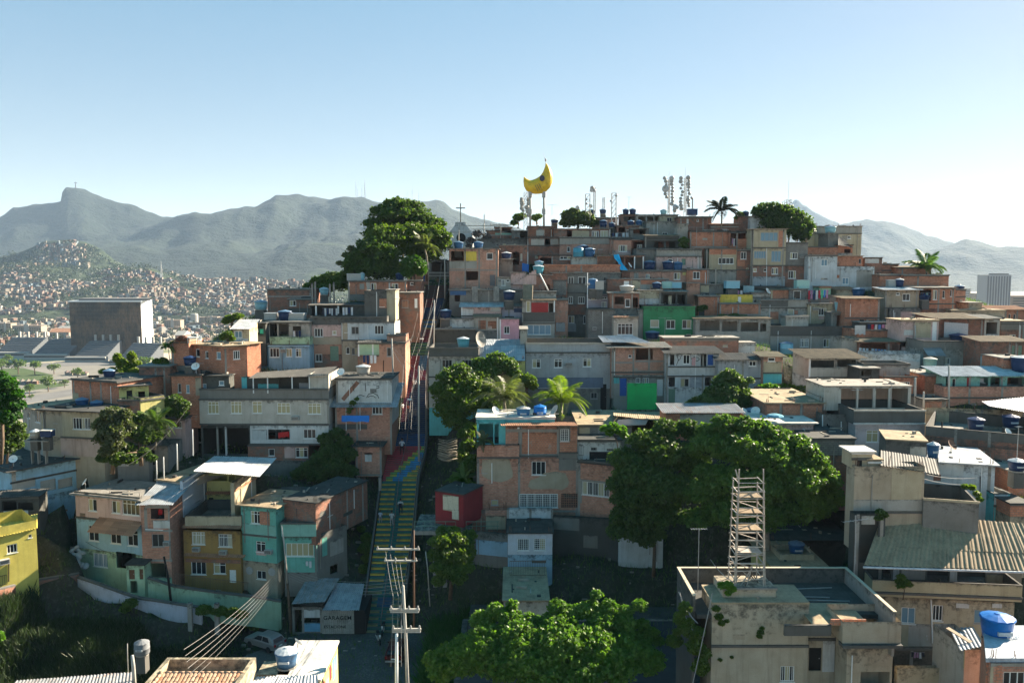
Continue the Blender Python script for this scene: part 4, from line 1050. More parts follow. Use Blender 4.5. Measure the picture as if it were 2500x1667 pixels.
hcb = H_('cream apartment block behind the right crest with a grey band',1528,418,1885,700,'pe','b 1528 418 1885 468 pg; w 1785 487 1812 512 2k; b 1740 487 1785 530 pg; l 472; w 1600 500 1615 520 1k',D=150,dep=8)
H_('yellow stair tower in front of the cream apartments',1590,470,1636,560,'pY','',D=147,dep=2)
hdt = H_('dark grey roof tower with a tiled lean-to at its right',1632,472,1712,600,'pd','',D=142.5,dep=5)
H_('low orange balcony band above the peeling white house',1472,572,1708,650,BR,'l 576',D=141,roof='par',par=.7,dep=6)
slope_roof(((1712,560,140.5),(1830,580,140.5),(1712,485,144),(1760,520,144)),FCD,'small dark lean-to roof right of the grey roof tower',0)
H_('orange infill room under the small dark lean-to',1710,560,1822,650,BR,'o 1760 590 1810 620; B 620 pg',D=141.2,dep=4,rm=SLABD)
hwp = H_('peeling white house with two windows and a stained right wing',1476,640,1700,875,'pj','w 1582 667 1634 720 2hb; w 1580 812 1635 824 2a; l 642; p 1490 650 1490 860; o 1484 720 1500 740',D=136.6,dep=7,rm=SLAB)
H_('brick attic on the peeling white house with a sloping top',1697,645,1898,740,BR,'w 1870 665 1890 700 1a; l 724',D=137.2,roof='cor',slope=-.0,rm=FCB,dep=4.5)
H_('stained right wing of the peeling white house',1700,724,1985,900,'pj','w 1744 809 1796 860 2hb; b 1850 750 1980 880 pg; b 1700 788 1722 812 BR',D=136.9,dep=6,roof='none')
# middle band
fr('D')
H_('row of low brick rooms with a louvre under three tanks',58,756,362,860,BS,'w 240 782 271 815 2hr; l 760; b 60 760 120 860 BD; b 150 770 185 820 pg',D=136.2,dep=4)
H_('brick room with a white window leaf under the blue tank pair',362,758,552,890,BS,'w 455 770 505 824 2h; b 522 768 552 790 pY; l 760',D=136,dep=4)
hbx = H_('bright brick house with an angled roof line and white window',552,745,722,905,BR,'w 601 762 656 820 2h; l 748; c 716; l 862',D=135.4,dep=4.5,over=.2)
H_('orange rendered cube above the green house terrace',550,852,652,940,'ps','',D=133,dep=3.5)
H_('low grey yard rooms with a pole right of the orange cube',652,862,830,945,'pd','b 660 868 725 920 ph; P 775 735 865',D=134,dep=4)
H_('white and cyan tank shed on a low dark roof',985,880,1310,935,'pk','l 884; b 1000 905 1180 930 pl',D=134.5,dep=4,rm=SLABD)
hyt = H_('bright yellow walled roof terrace',808,938,1058,1010,'py','d 945 955 972 1002 WH; b 812 940 940 950 py',D=131,roof='par',par=.5,dep=3.5)
H_('pale roof room with wires right of the yellow terrace',1056,925,1212,1010,'pl','w 1066 978 1104 1004 2h; l 928; l 960',D=131.6,dep=3)
H_('brick house with concrete piers left of the yellow terrace',640,950,806,1110,BR,'c 795; l 953; b 645 1040 690 1100 pk',D=130,dep=4)
hbr = H_('brick house with rounded patches below the yellow terrace',806,1008,1118,1120,BR,'c 812; c 950; c 1110; l 1010; s 806 1092 1118',D=129,dep=4,rm=SLAB)
hcw = H_('block house with one black window and an orange lean end',1336,898,1478,1050,BG,'w 1370 908 1430 975 1k; c 1470; l 1035',D=131,dep=5)
H_('low orange wedge house with a lit sloping roof',1196,905,1338,985,BR,'b 1196 905 1212 980 pe; l 978',D=131.4,roof='cor',slope=.06,rm=FCB,dep=4,over=.5)
H_('wide grey house with a louvred white window and orange patch',1116,982,1478,1190,'pg','w 1326 1050 1376 1098 1hr; b 1186 1070 1256 1126 BR; b 1378 1060 1405 1100 BR; l 1038; B 1040 pg; b 1116 985 1330 1030 COND',D=129,dep=5)
H_('light rendered block jutting out above the long mouldy parapet',1312,1106,1482,1245,'pl','l 1108 pl',D=125.4,dep=3)
hlp = H_('long grey house with a mouldy parapet and pink barred window',1192,1182,1862,1400,'pg','w 1421 1277 1489 1340 5htr; w 1600 1278 1666 1340 3h; b 1192 1184 1862 1246 COND; l 1250; l 1186',D=122.5,roof='par',par=.9,dep=6)
H_('house with washing on a terrace and a green roof room',1478,945,1706,1010,'pd','l 948',D=130.5,roof='par',par=.9,dep=4.5)
hgr = H_('small mint green roof room behind the coloured washing',1566,880,1655,950,'pn','l 884 TL',D=134,dep=3,rm=TL)
hca = H_('cream rendered front with curtained window and cooling unit',1478,1010,1665,1190,'ph','a 1538 1048 .9; w 1563 1042 1624 1098 3h; b 1565 1105 1605 1128 pi; o 1590 1150 1610 1170',D=128.5,dep=4.5)
H_('pale tile roof cottage gable near the right tanks',1700,905,1838,965,'pe','',D=133.6,roof='cor',slope=.3,rm=TL,dep=4)
hbk = H_('grey tank cube with a pale blue tank and projecting slab',1660,1078,1842,1200,'pd','c 1668; c 1832; o 1700 1095 1825 1180',D=125.6,dep=4)
hgreen = H_('deep green house with two windows and a louvre',220,1028,615,1285,'pG','w 275 1132 343 1190 1hr; w 395 1133 466 1200 2h; w 518 1132 590 1199 2h; a 566 1250 .6; l 1030 pG',D=124.6,dep=6,rm=SLABD)
H_('grey pier wall at the left edge of the deep green house',183,1060,222,1285,'pg','',D=124.9,dep=5)
H_('cream roof room above the deep green house with a dirty white parapet',180,908,372,1030,'pe','b 182 968 370 1025 pw; w 188 975 195 985 1h',D=128.5,dep=4)
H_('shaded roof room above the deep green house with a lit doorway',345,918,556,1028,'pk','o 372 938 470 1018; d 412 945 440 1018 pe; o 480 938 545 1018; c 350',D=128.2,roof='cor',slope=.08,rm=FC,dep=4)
hga = H_('long open gallery house with concrete posts and a sloping roof',618,1125,1192,1300,'pg','o 655 1138 806 1214; o 824 1142 944 1218; o 966 1150 1104 1228; c 648; c 815; c 955; o 1115 1160 1165 1230; b 618 1218 1190 1272 pg; b 620 1275 950 1300 pd',D=122.8,roof='cor',slope=.1,rm=FCB,dep=5)
# ------------------------------------------------ right flank (frame E)
fr('E')
H_('small brick hut with peeling white paint on the right shoulder',738,470,872,545,BD,'b 742 476 850 510 pw; l 468',D=139,roof='cor',slope=.02,rm=FC,dep=4)
H_('brick box house on the right shoulder skyline',868,518,996,610,BR,'l 520; l 566',D=140,dep=5)
H_('orange terrace house with a long roof edge on the skyline',996,545,1246,640,BR,'c 1030; l 548',D=137.5,roof='cor',slope=.1,rm=FCB,dep=6)
hot = H_('orange block house with tanks at its left on the right shoulder',852,600,1040,715,BR,'l 604; b 856 610 1030 640 BR; b 905 650 1000 700 pg',D=134,dep=5)
hor = H_('orange parapet house with a white lidded tank below the palm',1034,602,1380,700,BR,'l 606; l 690; b 1240 640 1378 690 BR; c 1150',D=133,dep=7)
hbe = H_('beige house with a dark window under a bright corrugated strip',895,716,1152,870,'pt','w 1029 743 1089 798 2k; w 980 735 1010 755 1m; c 905; c 1140; l 852',D=127,roof='cor',slope=.16,rm=ZNW,dep=5,over=.5)
H_('dark grey lower storey under the beige house',925,855,1160,1010,'pd','b 1015 880 1105 925 pi; p 960 870 960 1000; b 1020 925 1080 940 pk',D=126.4,dep=5,roof='none')
hpb = H_('orange corner house with an open washing balcony',1148,700,1428,905,BR,'o 1158 712 1252 798; w 1262 715 1298 790 2h; w 1335 720 1356 778 1h; w 1394 714 1410 765 1h; c 1310; l 822; c 1420; l 702; B 858 BD',D=127.6,dep=7,roof='cor',slope=.05,rm=FC)
hro = H_('small red orange end house below the skyline',1424,712,1506,870,'ps','l 768; l 716; w 1470 790 1490 810 1h',D=131,dep=5)
H_('beige stair block on the long beige roof at right',1535,815,1635,905,'pt','l 818 pt',D=127,dep=4)
H_('long beige roof house at right edge with tile eaves',1400,872,1812,930,'pt','l 876 pt',D=126,dep=5,rm=SLABT)
H_('brick house with arched white windows under a long tiled roof',1650,868,1990,960,BR,'w 1840 900 1860 940 1h; w 1878 900 1898 940 1h; c 1822; c 1910',D=131,roof='cor',slope=.25,rm=TL,dep=5)
hsh = H_('big brick house with a white sheet hung on its wall',1300,935,1652,1130,BD,'c 1304; c 1640; l 938',D=115,dep=9,roof='cor',slope=.12,rm=FCB,over=.8)
H_('corner room with white parapet right of the hung sheet',1652,935,1768,1130,'pl','o 1668 962 1757 1052; b 1655 1052 1766 1106 pw',D=114.8,dep=6,roof='cor',slope=.12,rm=FC)
hps = H_('pinkish grey one storey house with a slim white door',1012,948,1300,1125,'pi','d 1254 958 1298 1104 WH; b 1120 960 1250 1080 ph; l 950 SLABT; b 1040 1020 1110 1060 pw',D=113,dep=5,roof='flat',rm=SLABT)
H_('plain brick house with a lit slanting roof edge',588,782,852,945,BR,'c 850; l 930',D=124,roof='cor',slope=.1,rm=FCB,dep=5,over=.5)
H_('brick washing yard house under the slanting roof',682,1020,960,1100,BR,'l 1024; b 955 1045 1030 1095 BR',D=117,roof='par',par=.7,dep=6)
H_('dark room row with a washing line and red cloth',700,965,935,1030,'pk','o 755 972 830 1020; o 845 972 925 1020',D=121,dep=3)
hsl = H_('open house under a long slanting roof with blue washing',692,1112,1192,1240,BD,'o 705 1122 905 1200; c 925; o 945 1130 1010 1205; d 1062 1150 1105 1212 DK; o 1020 1150 1055 1205; b 692 1178 782 1240 BR; P 1162 1140 1270 WH',D=113,roof='cor',slope=.1,rm=FCB,dep=7,over=.5)
H_('grey flank wall under the long slanting roof',560,1085,694,1240,'pg','c 684',D=113.6,dep=5,roof='none')
hwt2 = H_('house with a stained terrace wall and mint tank behind',795,1205,1162,1320,'pj','o 830 1262 910 1305; b 915 1285 970 1308 pm; r 832 1306 1160 1268 WH; l 1312',D=106,dep=5,roof='none')
H_('dark house wing with a short striped awning',1180,1105,1620,1400,'pd','g 1182 1158 1320 1212 ZNR; w 1350 1235 1398 1285 2r; c 1358; b 1500 1180 1602 1290 BD; l 1108; B 1170 pg',D=108,dep=6,roof='par',par=.8)
H_('shed front of brick and white paint with tall green doors at right edge',1622,1112,1990,1330,BD,'b 1622 1212 1845 1320 pw; d 1862 1140 1895 1240 GD; d 1912 1140 1950 1240 GD; c 1853; c 1903',D=104,roof='cor',slope=.15,rm=FCB,dep=6)
H_('dark house with a small white window at the right edge',1780,955,1990,1110,'pd','w 1848 1056 1897 1084 2h; l 975; B 1020 BD; c 1960',D=121,dep=6,roof='flat',rm=SLABT)
hbo = H_('orange brick corner with a great tank at the right edge',1800,1240,1990,1330,BR,'l 1244',D=98,dep=5)
H_('mint walled house with a broken corrugated roof and brick balcony',1350,1370,1990,1480,'pm','o 1360 1372 1392 1455; c 1548; c 1792; w 1410 1392 1440 1455 1h; o 1620 1385 1690 1460; b 1520 1385 1538 1460 px; o 1700 1385 1780 1465; o 1830 1385 1990 1450',D=95,roof='cor',slope=.22,rm=ZNW,dep=6,over=.6)
H_('brick balcony band below the mint walled house',1345,1455,1990,1545,BC,'c 1545; l 1540; c 1795',D=93.4,roof='par',par=.6,dep=2.5)
H_('brick flank house with a leaning post left of the mint walls',1195,1370,1352,1568,BR,'c 1350; l 1372; p 1320 1460 1320 1560 DK',D=97,dep=6)
fr('I')
hve = H_('verandah house with a brown corrugated roof and white lower floor',1482,545,1872,900,'pl','o 1498 562 1686 618; o 1704 558 1852 615; c 1696; b 1482 620 1870 690 pl; l 694; w 1541 730 1606 794 2h; a 1662 738 1.; w 1770 722 1805 758 2h; B 697 pw; b 1740 700 1882 760 pY; P 1488 550 860 WH',D=101,dep=8,roof='cor',slope=.16,rm=FCB,over=.7)
hcn = H_('grey front house with a brick shop floor beside the verandah house',1905,590,2260,700,'pg','l 596; o 1930 604 1960 640',D=99,dep=4,roof='par',par=.5)
fr('J')
H_('orange ground floor with a white window left of the lamp post',875,62,1130,290,BR,'b 878 -10 1130 60 ph; l 62; w 1018 100 1088 130 4h; c 1125',D=96,dep=5,roof='none')
H_('porch of dark planks with washing right of the verandah house',700,0,850,140,'pk','o 712 65 800 130; o 715 10 795 55',D=97,dep=4)
# ------------------------------------------------ left shoulder (frame B)
fr('B')
htl = H_('flat dark brick house standing furthest left on the upper shoulder',90,898,425,1060,BD,'s 90 952 425; l 902; c 415',D=128,dep=6)
H_('low brick room with a small white window on the flat brick house',248,975,428,1095,BD,'w 258 982 306 1026 2h; l 977; b 250 1042 428 1090 COND',D=124.5,dep=4)
H_('long orange crest house with white corner posts and a cream tub',716,835,1150,945,BR,'w 879 850 921 906 2h; w 1040 853 1088 915 2h; b 845 838 874 930 pl; b 1017 840 1028 930 pw; b 716 935 870 985 pd; c 1145; l 838; b 1018 878 1054 902 pk',D=126,over=.5)
H_('dark brick room with a slit window by the stair top',1150,832,1266,935,BD,'w 1180 845 1206 866 1h; l 836',D=128,dep=4)
H_('brick house with an orange shuttered window beside the stair',1098,925,1256,1150,BD,'w 1116 980 1166 1040 1a; b 1120 985 1162 1035 ps; l 928 ; b 1215 970 1235 1040 WH',D=122,dep=5)
hdc = H_('dark weathered concrete block house with a white slotted window',832,910,1002,1150,COND,'w 945 1000 984 1031 1hr; l 1136; b 945 970 1000 1040 BR',D=116.5,dep=6.5,roof='par',par=.8)
H_('pale block painting sunlight on the top of the dark house stair side',1000,905,1066,975,'ph','',D=116.6,dep=4)  # paler plaster on separate blocks paints the sunlit side face of the house
H_('stair side of the dark house with twin white windows, coloured pale as if sunlit',1000,975,1064,1140,'ph','w 1012 985 1034 1068 1h; w 1040 988 1058 1062 1h',D=116.9,dep=5)
hlt = H_('laundry terrace with a mint inner wall and thin white posts',415,1020,832,1110,'pk','o 426 1028 620 1098; o 634 1025 745 1080; P 460 1022 1098 WH; P 630 1025 1085 WH; b 426 1098 1000 1112 COND',D=117,roof='cor',slope=.05,rm=FCD,dep=3.2)
hmw = H_('dark mouldy parapet wall above the worn pink and white fronts',414,1108,1003,1170,COND,'l 1165; l 1112',D=114.2,roof='par',par=.5,dep=5)
hpi = H_('worn pink front with a brick lower storey and tall doorway',414,1170,662,1510,'pi','w 447 1195 513 1262 3hm; w 584 1213 616 1247 1hr; B 1320 ps; d 568 1332 632 1446 GD; w 455 1393 506 1452 2m; c 660; b 416 1260 660 1320 pt; B 1395 BD',D=114,dep=5,roof='none')
hwf = H_('worn white front with three windows and peeled lower wall',662,1150,1066,1570,'pj','w 678 1185 706 1228 1b; w 730 1183 788 1243 2am; w 907 1173 978 1243 3hk; b 664 1150 700 1330 pt; B 1288 pt; w 690 1342 716 1392 1m; w 733 1345 776 1400 2ar; l 1150; l 1288',D=113.6,dep=5.5,roof='none')
H_('stair side terrace with a salmon parapet',1003,1245,1148,1312,'ps','l 1250',D=111.5,roof='par',par=.9,dep=3)
hsa = H_('salmon house with a green balcony recess and washing below',782,1308,1146,1600,'ps','b 784 1308 942 1400 pn; o 918 1335 940 1410; w 1001 1342 1036 1412 1a; P 787 1310 1410 WH; P 895 1310 1400 WH; p 976 1440 976 1540 DK; b 782 1400 815 1560 BD; l 1312',D=110.6,dep=5,rm=FCD)
fr('B')
slope_roof(((772,1308,109.6),(960,1308,109.6),(790,1286,111),(960,1286,111)),FCD,'small black awning roof over the green balcony recess',0)
hbc = H_('concrete frame storey with three dark openings',82,1150,414,1262,'pg','o 106 1162 160 1258; o 176 1162 250 1258; o 282 1180 345 1258; l 1154',D=113,dep=5)
H_('pale green parapet wall above the light blue house',104,1262,412,1328,'pn','l 1322',D=112.2,dep=4,roof='none')
hlb = H_('light blue house with three windows and a small cooling box',100,1326,412,1510,'pb','w 104 1347 178 1418 3hm; w 230 1350 275 1415 2hc; w 303 1352 346 1416 2ht; a 212 1366 .7; l 1330 pb',D=111.4,dep=5,roof='none')
H_('deeper blue house corner with a dark doorway',-5,1318,100,1500,'pB','o 26 1335 74 1475; l 1322',D=112,dep=5)
fr('G')
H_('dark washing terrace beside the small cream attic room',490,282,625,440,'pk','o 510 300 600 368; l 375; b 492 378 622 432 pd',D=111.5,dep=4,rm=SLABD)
hsm = H_('small cream attic room with a bright ribbed roof',378,322,500,432,'pe','w 384 338 443 392 2hb; b 380 396 490 430 pj',D=106.5,roof='cor',slope=.26,rm=ZNW,dep=3.5,over=.4)
fr('F'); PPK = plaster('plaster_pink_stain',(.50,.38,.33),.9,.9)
H_('orange box corner of the long brick house at left',1316,108,1452,330,BR,'l 112; c 1320; b 1330 290 1440 330 pd',D=101.5,dep=5,rm=SLABT)
hbl = H_('long low brick house with three narrow windows',1450,128,1722,345,BR,'w 1500 163 1528 222 1k; w 1572 180 1595 234 1m; w 1657 186 1690 240 1b; l 134 TL',D=103,D2=100,dep=6,rm=SLABT,over=.6)
H_('brick house wing with an open black window beside the blue houses',1722,145,1896,345,BR,'w 1787 173 1836 243 3hk; l 150 TL; c 1725',D=99.8,D2=101.5,dep=5,rm=SLABT,over=.6)
H_('dark brick stub walls overgrown below the long brick house',1072,298,1310,530,BD,'c 1190; c 1255; l 302; o 1196 380 1250 470',D=99,dep=6)
H_('worn orange brick house with two narrow shutters',1318,362,1545,580,BR,'w 1362 426 1386 496 1m; w 1426 436 1450 500 1b; b 1500 380 1540 520 pt; l 366',D=96,dep=6,rm=SLABD,over=.5)
H_('dark mossy house wall with a little blue shutter',1545,372,1756,500,'pk','w 1676 405 1715 442 1b; w 1550 428 1580 470 1b',D=97,dep=5,rm=SLABD)
hlr = H_('long brick house with a dark sloping roof and two concrete piers',558,398,906,605,BR,'c 690; c 770; c 562; b 560 500 600 570 ph; l 402',D=92,D2=87,dep=7,rm=FCD,over=.6)
H_('cream entrance end of the long brick house with a dark door',906,455,1142,560,'pY','d 971 478 1012 556 DK; o 1060 485 1110 540',D=87.2,D2=90,dep=5,rm=FCD,over=.8)
hcr2 = H_('cream balcony wall reaching right of the entrance end',1078,540,1262,640,'pY','l 545',D=85.5,D2=89,dep=4,roof='par',par=.9)
H_('brick plinth under the cream balcony wall',905,552,1080,640,BD,'l 556',D=85.6,dep=3,roof='par',par=.7)
hgl = H_('grey corner house with narrow windows and a lit roof',178,598,332,800,'pg','w 272 640 303 720 2m; w 210 650 228 690 1k; c 328; p 220 690 220 760',D=88,D2=83.5,dep=7,rm=SLABT,over=.6)
hgm = H_('long stained rendered house with a double window and mouldy roof',332,628,800,1010,'ph','w 412 676 438 730 1a; w 558 690 622 775 3hk; w 626 692 688 777 3hr; l 840 470 800; B 838 pt; b 335 640 470 830 pt; b 470 846 770 975 PPK',D=83.5,D2=82,dep=8,rm=SLABD,over=.8)
H_('small rendered store with a red shop shutter between tree and stair',1270,700,1420,860,'pi','w 1288 718 1390 768 4k; l 704',D=92,dep=4,rm=FCD)
H_('narrow dark alley house with a black doorway',1130,905,1290,1060,'pd','d 1140 935 1184 1050 DK; l 908',D=84,dep=4,roof='none')
H_('low rubble wall along the shaded alley',900,985,1140,1080,'pd','b 905 1000 985 1060 pg',D=82.5,dep=1,roof='none')
htq = H_('long white and turquoise gallery house with dark openings',100,1098,912,1560,'pu','o 122 1140 272 1245; o 312 1150 428 1262; o 446 1140 556 1235; o 596 1120 718 1205; w 745 1090 762 1170 1k; w 802 1092 862 1170 2m; B 1250 pu; l 1104 FCD',D=77.5,D2=86.5,dep=10,rm=SLABD,over=1.2)
H_('grey rendered end wall left of the turquoise gallery',-80,1062,98,1290,'pl','l 1066',D=79.8,D2=77.6,dep=9,rm=SLABD,over=.6)
H_('dark lean-to workshop below the grey end wall',-60,1300,300,1420,'pk','o 20 1325 125 1400; o 140 1335 250 1400; b 30 1395 215 1450 pj; l 1305',D=75,D2=75.6,dep=2.2,roof='cor',slope=.04,rm=FCD)
fr('K')
PY2 = plaster('plaster_yellow_house',(.62,.53,.13),.5,.3)
hye = H_('bright yellow corner house with a barred side door',-70,390,300,830,PY2,'w 55 497 131 580 3k; w 217 428 243 458 1k; a 30 632 .8; p 66 655 66 790 DK; r 0 735 50 820 DK',D=67,D2=69.5,dep=5,roof='none')
slope_roof(((-90,470,66.8),(285,385,69.4),(-90,345,72),(285,275,74.5)),PY2,'faded yellow sheet roof of the bright yellow corner house',0)
# ------------------------------------------------ pink, blue and green row
hrow = H_('three storey house in pink, pale blue and mint bands',612,122,1104,900,'pi','B 325 pu; B 562 pn; w 677 163 738 249 2hcm; w 857 178 916 266 2hcm; w 938 170 1063 276 4htm; w 680 368 752 476 2htm; w 848 386 922 497 2htm; w 977 402 1052 514 2htm; w 716 582 820 672 3rb; o 893 578 1040 684; l 130; l 325; g 764 332 1096 372 TL; p 1106 200 1130 880 WH; b 615 270 652 310 BD',D=77.5,D2=75.3,dep=6,rm=SLAB,over=.8,bury=2)
H_('little porch with plank doors in front of the mint storey',975,665,1112,890,'pn','d 988 700 1030 775 WD; d 1068 695 1108 775 WD; o 1000 785 1050 880',D=73.6,dep=1.6,rm=SLABD)
hbt3 = H_('slim brick tower house with washing in a top opening',1104,196,1322,900,BC,'o 1155 232 1256 312; b 1112 205 1312 228 CON; b 1175 322 1300 382 pw; w 1164 427 1254 526 2ham; a 1282 492 .6; s 1108 402 1320; s 1104 628 1320; b 1108 225 1125 400 CON; b 1300 228 1318 640 CON; o 1140 650 1270 760; b 1130 760 1330 900 pn; p 1115 390 1250 395',D=75,dep=6.5,roof='cor',slope=.16,rm=ZN,over=.45,bury=2)
hoc = H_('ochre house with tiled ledges, barred windows and two cooling units',1418,395,1850,840,'po','g 1412 364 1850 410 TL; w 1470 413 1568 506 3htrc; w 1674 430 1775 525 3htr; a 1510 537 .75; a 1715 560 .75; g 1422 585 1880 625 TL; w 1465 635 1576 735 3k; w 1636 645 1727 730 2ht; d 1757 702 1806 800 WH; b 1420 626 1850 640 BD',D=76.5,D2=76,dep=7,roof='none',bury=2)
H_('beige parapet terrace of the ochre house',1418,290,1848,372,'ph','l 372 TL',D=76.2,roof='par',par=1.1,dep=6,bury=0)
H_('blue white side wall of the ochre terrace',1408,22,1592,300,plaster('plaster_bluewhite',(.52,.58,.66),.3,.3),'o 1495 160 1540 195; b 1395 0 1408 30 TL',D=78,D2=83,dep=.3,roof='none',name='wall',cat='wall',bury=0)
hzt = H_('yellow room behind the ochre terrace with a black doorway',1592,120,1808,320,'pY','d 1594 148 1634 300 DK; g 1585 100 1800 125 TL',D=82.4,dep=4,roof='none',bury=0)
hyv = H_('open attic storey with two dark bays under a white zinc roof',1585,-40,1808,105,'pY','o 1590 -20 1738 22; o 1752 -18 1806 26',D=82.6,dep=4,roof='none',bury=0)
H_('beige wall wing at the right of the ochre terrace',1800,35,1968,340,'ph','l 42 TL',D=77,D2=82,dep=.4,roof='none',name='wall',cat='wall',bury=0)
H_('low room with a tan roof left of the white zinc roof',1202,15,1402,75,'pl','',D=80,D2=79,dep=7,rm=SLABT,bury=0)
slope_roof(((1480,-55,78.5),(1990,-10,76.5),(1640,-170,87),(2120,-155,85)),ZNW,'large white zinc sheet roof over the ochre terrace',0,sw=1.15)
fr('L')
htg = H_('teal house with a round window and a brick patched window',292,205,556,800,'pc','w 352 255 423 345 3ht; b 422 258 495 352 BR; b 292 365 556 440 pm; l 440; w 393 487 463 560 2htm; a 497 556 .8; b 395 560 470 585 pi; B 640 pt; w 398 712 468 770 2k',D=76.5,D2=75.5,dep=6,rm=SLABT,over=.7,bury=2)
def roundwin(h,x,y,r=.33):
 a,z = h.loc(x,y); o = MB().lathe([(r,0),(r,.06)],n=18).build('round_window',DK,h.root); o.rotation_euler = (math.radians(90),0,0); o.location = (a,0,z)
 MB().lathe([(r,0),(r + .08,.0),(r + .08,.07),(r,.07)],n=18).build('frame',AL,o)
roundwin(htg,343,705); roundwin(htg,514,716)
htr = H_('teal house wing with a long curtained window and hung cloths',612,450,862,760,'pc','w 622 498 833 598 5hc; o 812 505 835 598; l 442; b 845 470 930 740 pd; B 720 pd',D=75.8,dep=6,roof='none',bury=2)
H_('mossy green balcony wall of the teal house',584,340,852,446,'pm','l 344',D=75.5,roof='par',par=1.1,dep=3,bury=0)
H_('teal rear room behind the mossy balcony',545,150,850,350,'pc','o 690 170 800 340',D=79.2,dep=4,rm=SLABD,over=.8,bury=0)
H_('long worn brick side wall running back from the teal house',852,195,1250,440,BD,'c 1090; c 1210; b 940 275 980 300 pw; b 1060 240 1130 300 pk',D=75.6,D2=84,dep=4,rm=SLABD,over=.3,bury=1)
H_('stained grey storey under the long brick side wall',862,432,1092,700,'pd','b 900 448 935 600 pc; b 960 450 1060 600 pg; o 960 650 1020 740',D=75.9,D2=79,dep=4,roof='none',bury=2)
# ------------------------------------------------ grey house with five framed windows, frame G
fr('G')
hG = H_('long grey house with five cream framed windows',120,866,1106,1056,'pl','w 181 880 263 972 3hct; w 356 878 438 970 3hct; w 521 878 594 968 2hct; w 711 890 810 970 3hct; w 946 892 1045 974 3hct; a 853 1002 .9; l 862; l 1052; c 1100',D=95,dep=8,roof='none',bury=0)
H_('dark stained parapet terrace of the long grey house',118,782,1106,864,'pd','l 784',D=95.1,roof='par',par=1.3,dep=8,bury=0,rm=SLABD)
def roof_open(x0,y0,x1,y1,D,lb): pass
hrt = H_('rendered stair head on the grey house roof with an open shade bay',960,668,1106,785,'pl','',D=95.4,dep=6,roof='none',bury=0)
H_('dark back wall of the grey house terrace with a turquoise strip',440,690,960,790,'pk','b 565 742 720 778 pz; b 440 690 478 785 pz; b 880 735 950 785 pq; o 730 700 860 775',D=99,dep=.4,roof='none',bury=0,name='wall',cat='wall')
for x in (530,640,826,958):
 a = Q(x,815 if x < 700 else 780,95); b_ = Q(x,700 - (x - 530) * .03,95); o = MB().tube([(0,0,0),(0,0,b_.z - a.z)],.07).build('roof_post',WH,None,False,a); tag(o,{530: 'first',640: 'second',826: 'third',958: 'fourth'}[x] + ' thin white post from the left under the black terrace roof','post','white terrace roof posts')
slope_roof(((488,702,94.6),(1100,682,94.6),(560,655,103),(1170,610,103)),FCD,'black sheet roof on white posts over the grey house terrace',0,sw=1.2)
H_('white lower storey with a red cloth and recessed panels',506,1062,1106,1205,'pw','o 522 1094 631 1172; o 642 1092 806 1168; w 912 1090 1006 1161 3hm; b 524 1096 628 1172 pj; l 1204 COND; d 702 1094 745 1168 DK',D=94.6,dep=7,roof='none',bury=0)
H_('open undercroft with two tall props under the grey house',134,1062,506,1300,'pk','o 150 1080 490 1280; P 258 1070 1290 pg; P 322 1070 1290 pw',D=94.9,dep=7,roof='none')
H_('brick and pink basement storey with a white transom window',492,1210,955,1420,BD,'w 645 1240 690 1295 1m; w 852 1230 945 1306 3ht; b 768 1222 845 1310 pi; B 1330 pd; l 1214',D=93.6,dep=6,roof='none')
hmu = H_('white house with a faded mural of a face and a peeled band',1166,705,1590,868,'pw','c 1168; l 708',D=99,dep=6,rm=SLABD)
def mural(h,strokes,m,t=.09,name='mural_line'):
 for s in strokes:
  pts = [h.loc(*p) for p in s]; mb = MB()
  for (xa,za),(xb,zb) in zip(pts,pts[1:]):
   d = Vector((xb - xa,zb - za)); L = max(d.length,.01); n_ = Vector((-d.y,d.x)) / L * t / 2
   mb.prism([(xa - n_.x,-.004,za - n_.y),(xb - n_.x,-.004,zb - n_.y),(xb + n_.x,-.004,zb + n_.y),(xa + n_.x,-.004,za + n_.y)],(0,-.004,0))
  mb.build(name,m,h.root)
mural(hmu,[[(1212,865),(1330,728)]],BD,.5,'peeled_band')
mural(hmu,[[(1315,860),(1325,835),(1350,828),(1380,838)],[(1395,850),(1410,822),(1445,812),(1480,830),(1490,855)],[(1405,845),(1425,835),(1450,838),(1465,850)],[(1300,800),(1290,770),(1310,745)],[(1385,735),(1390,800)],[(1470,760),(1490,760),(1490,775),(1470,775)]],COND,.10)
hbg = H_('brick house under the mural with a striped awning and blue tarpaulin',1156,905,1588,1100,BC,'c 1160; c 1320; c 1580; w 1437 910 1515 976 3m; s 1156 900 1588; b 1170 1050 1400 1090 COND',D=98,dep=6,roof='cor',slope=.3,rm=ZN,over=.8)
hut = H_('brick hut on stilts with a white shuttered hole',1312,1222,1510,1452,BC,'o 1378 1268 1442 1282; b 1384 1282 1434 1338 pw; c 1318; c 1502; s 1312 1440 1510',D=92.5,dep=5,rm=SLABD,over=.7,bury=0)
for x in (1330,1498):
 a = Q(x,1560,92.5); b_ = Q(x,1452,92.5); o = MB().box(-.15,0,0,.15,.3,b_.z - a.z).build('stilt',CON,None,False,a); tag(o,('left' if x < 1400 else 'right') + ' concrete stilt under the brick hut beside the stairs','post')
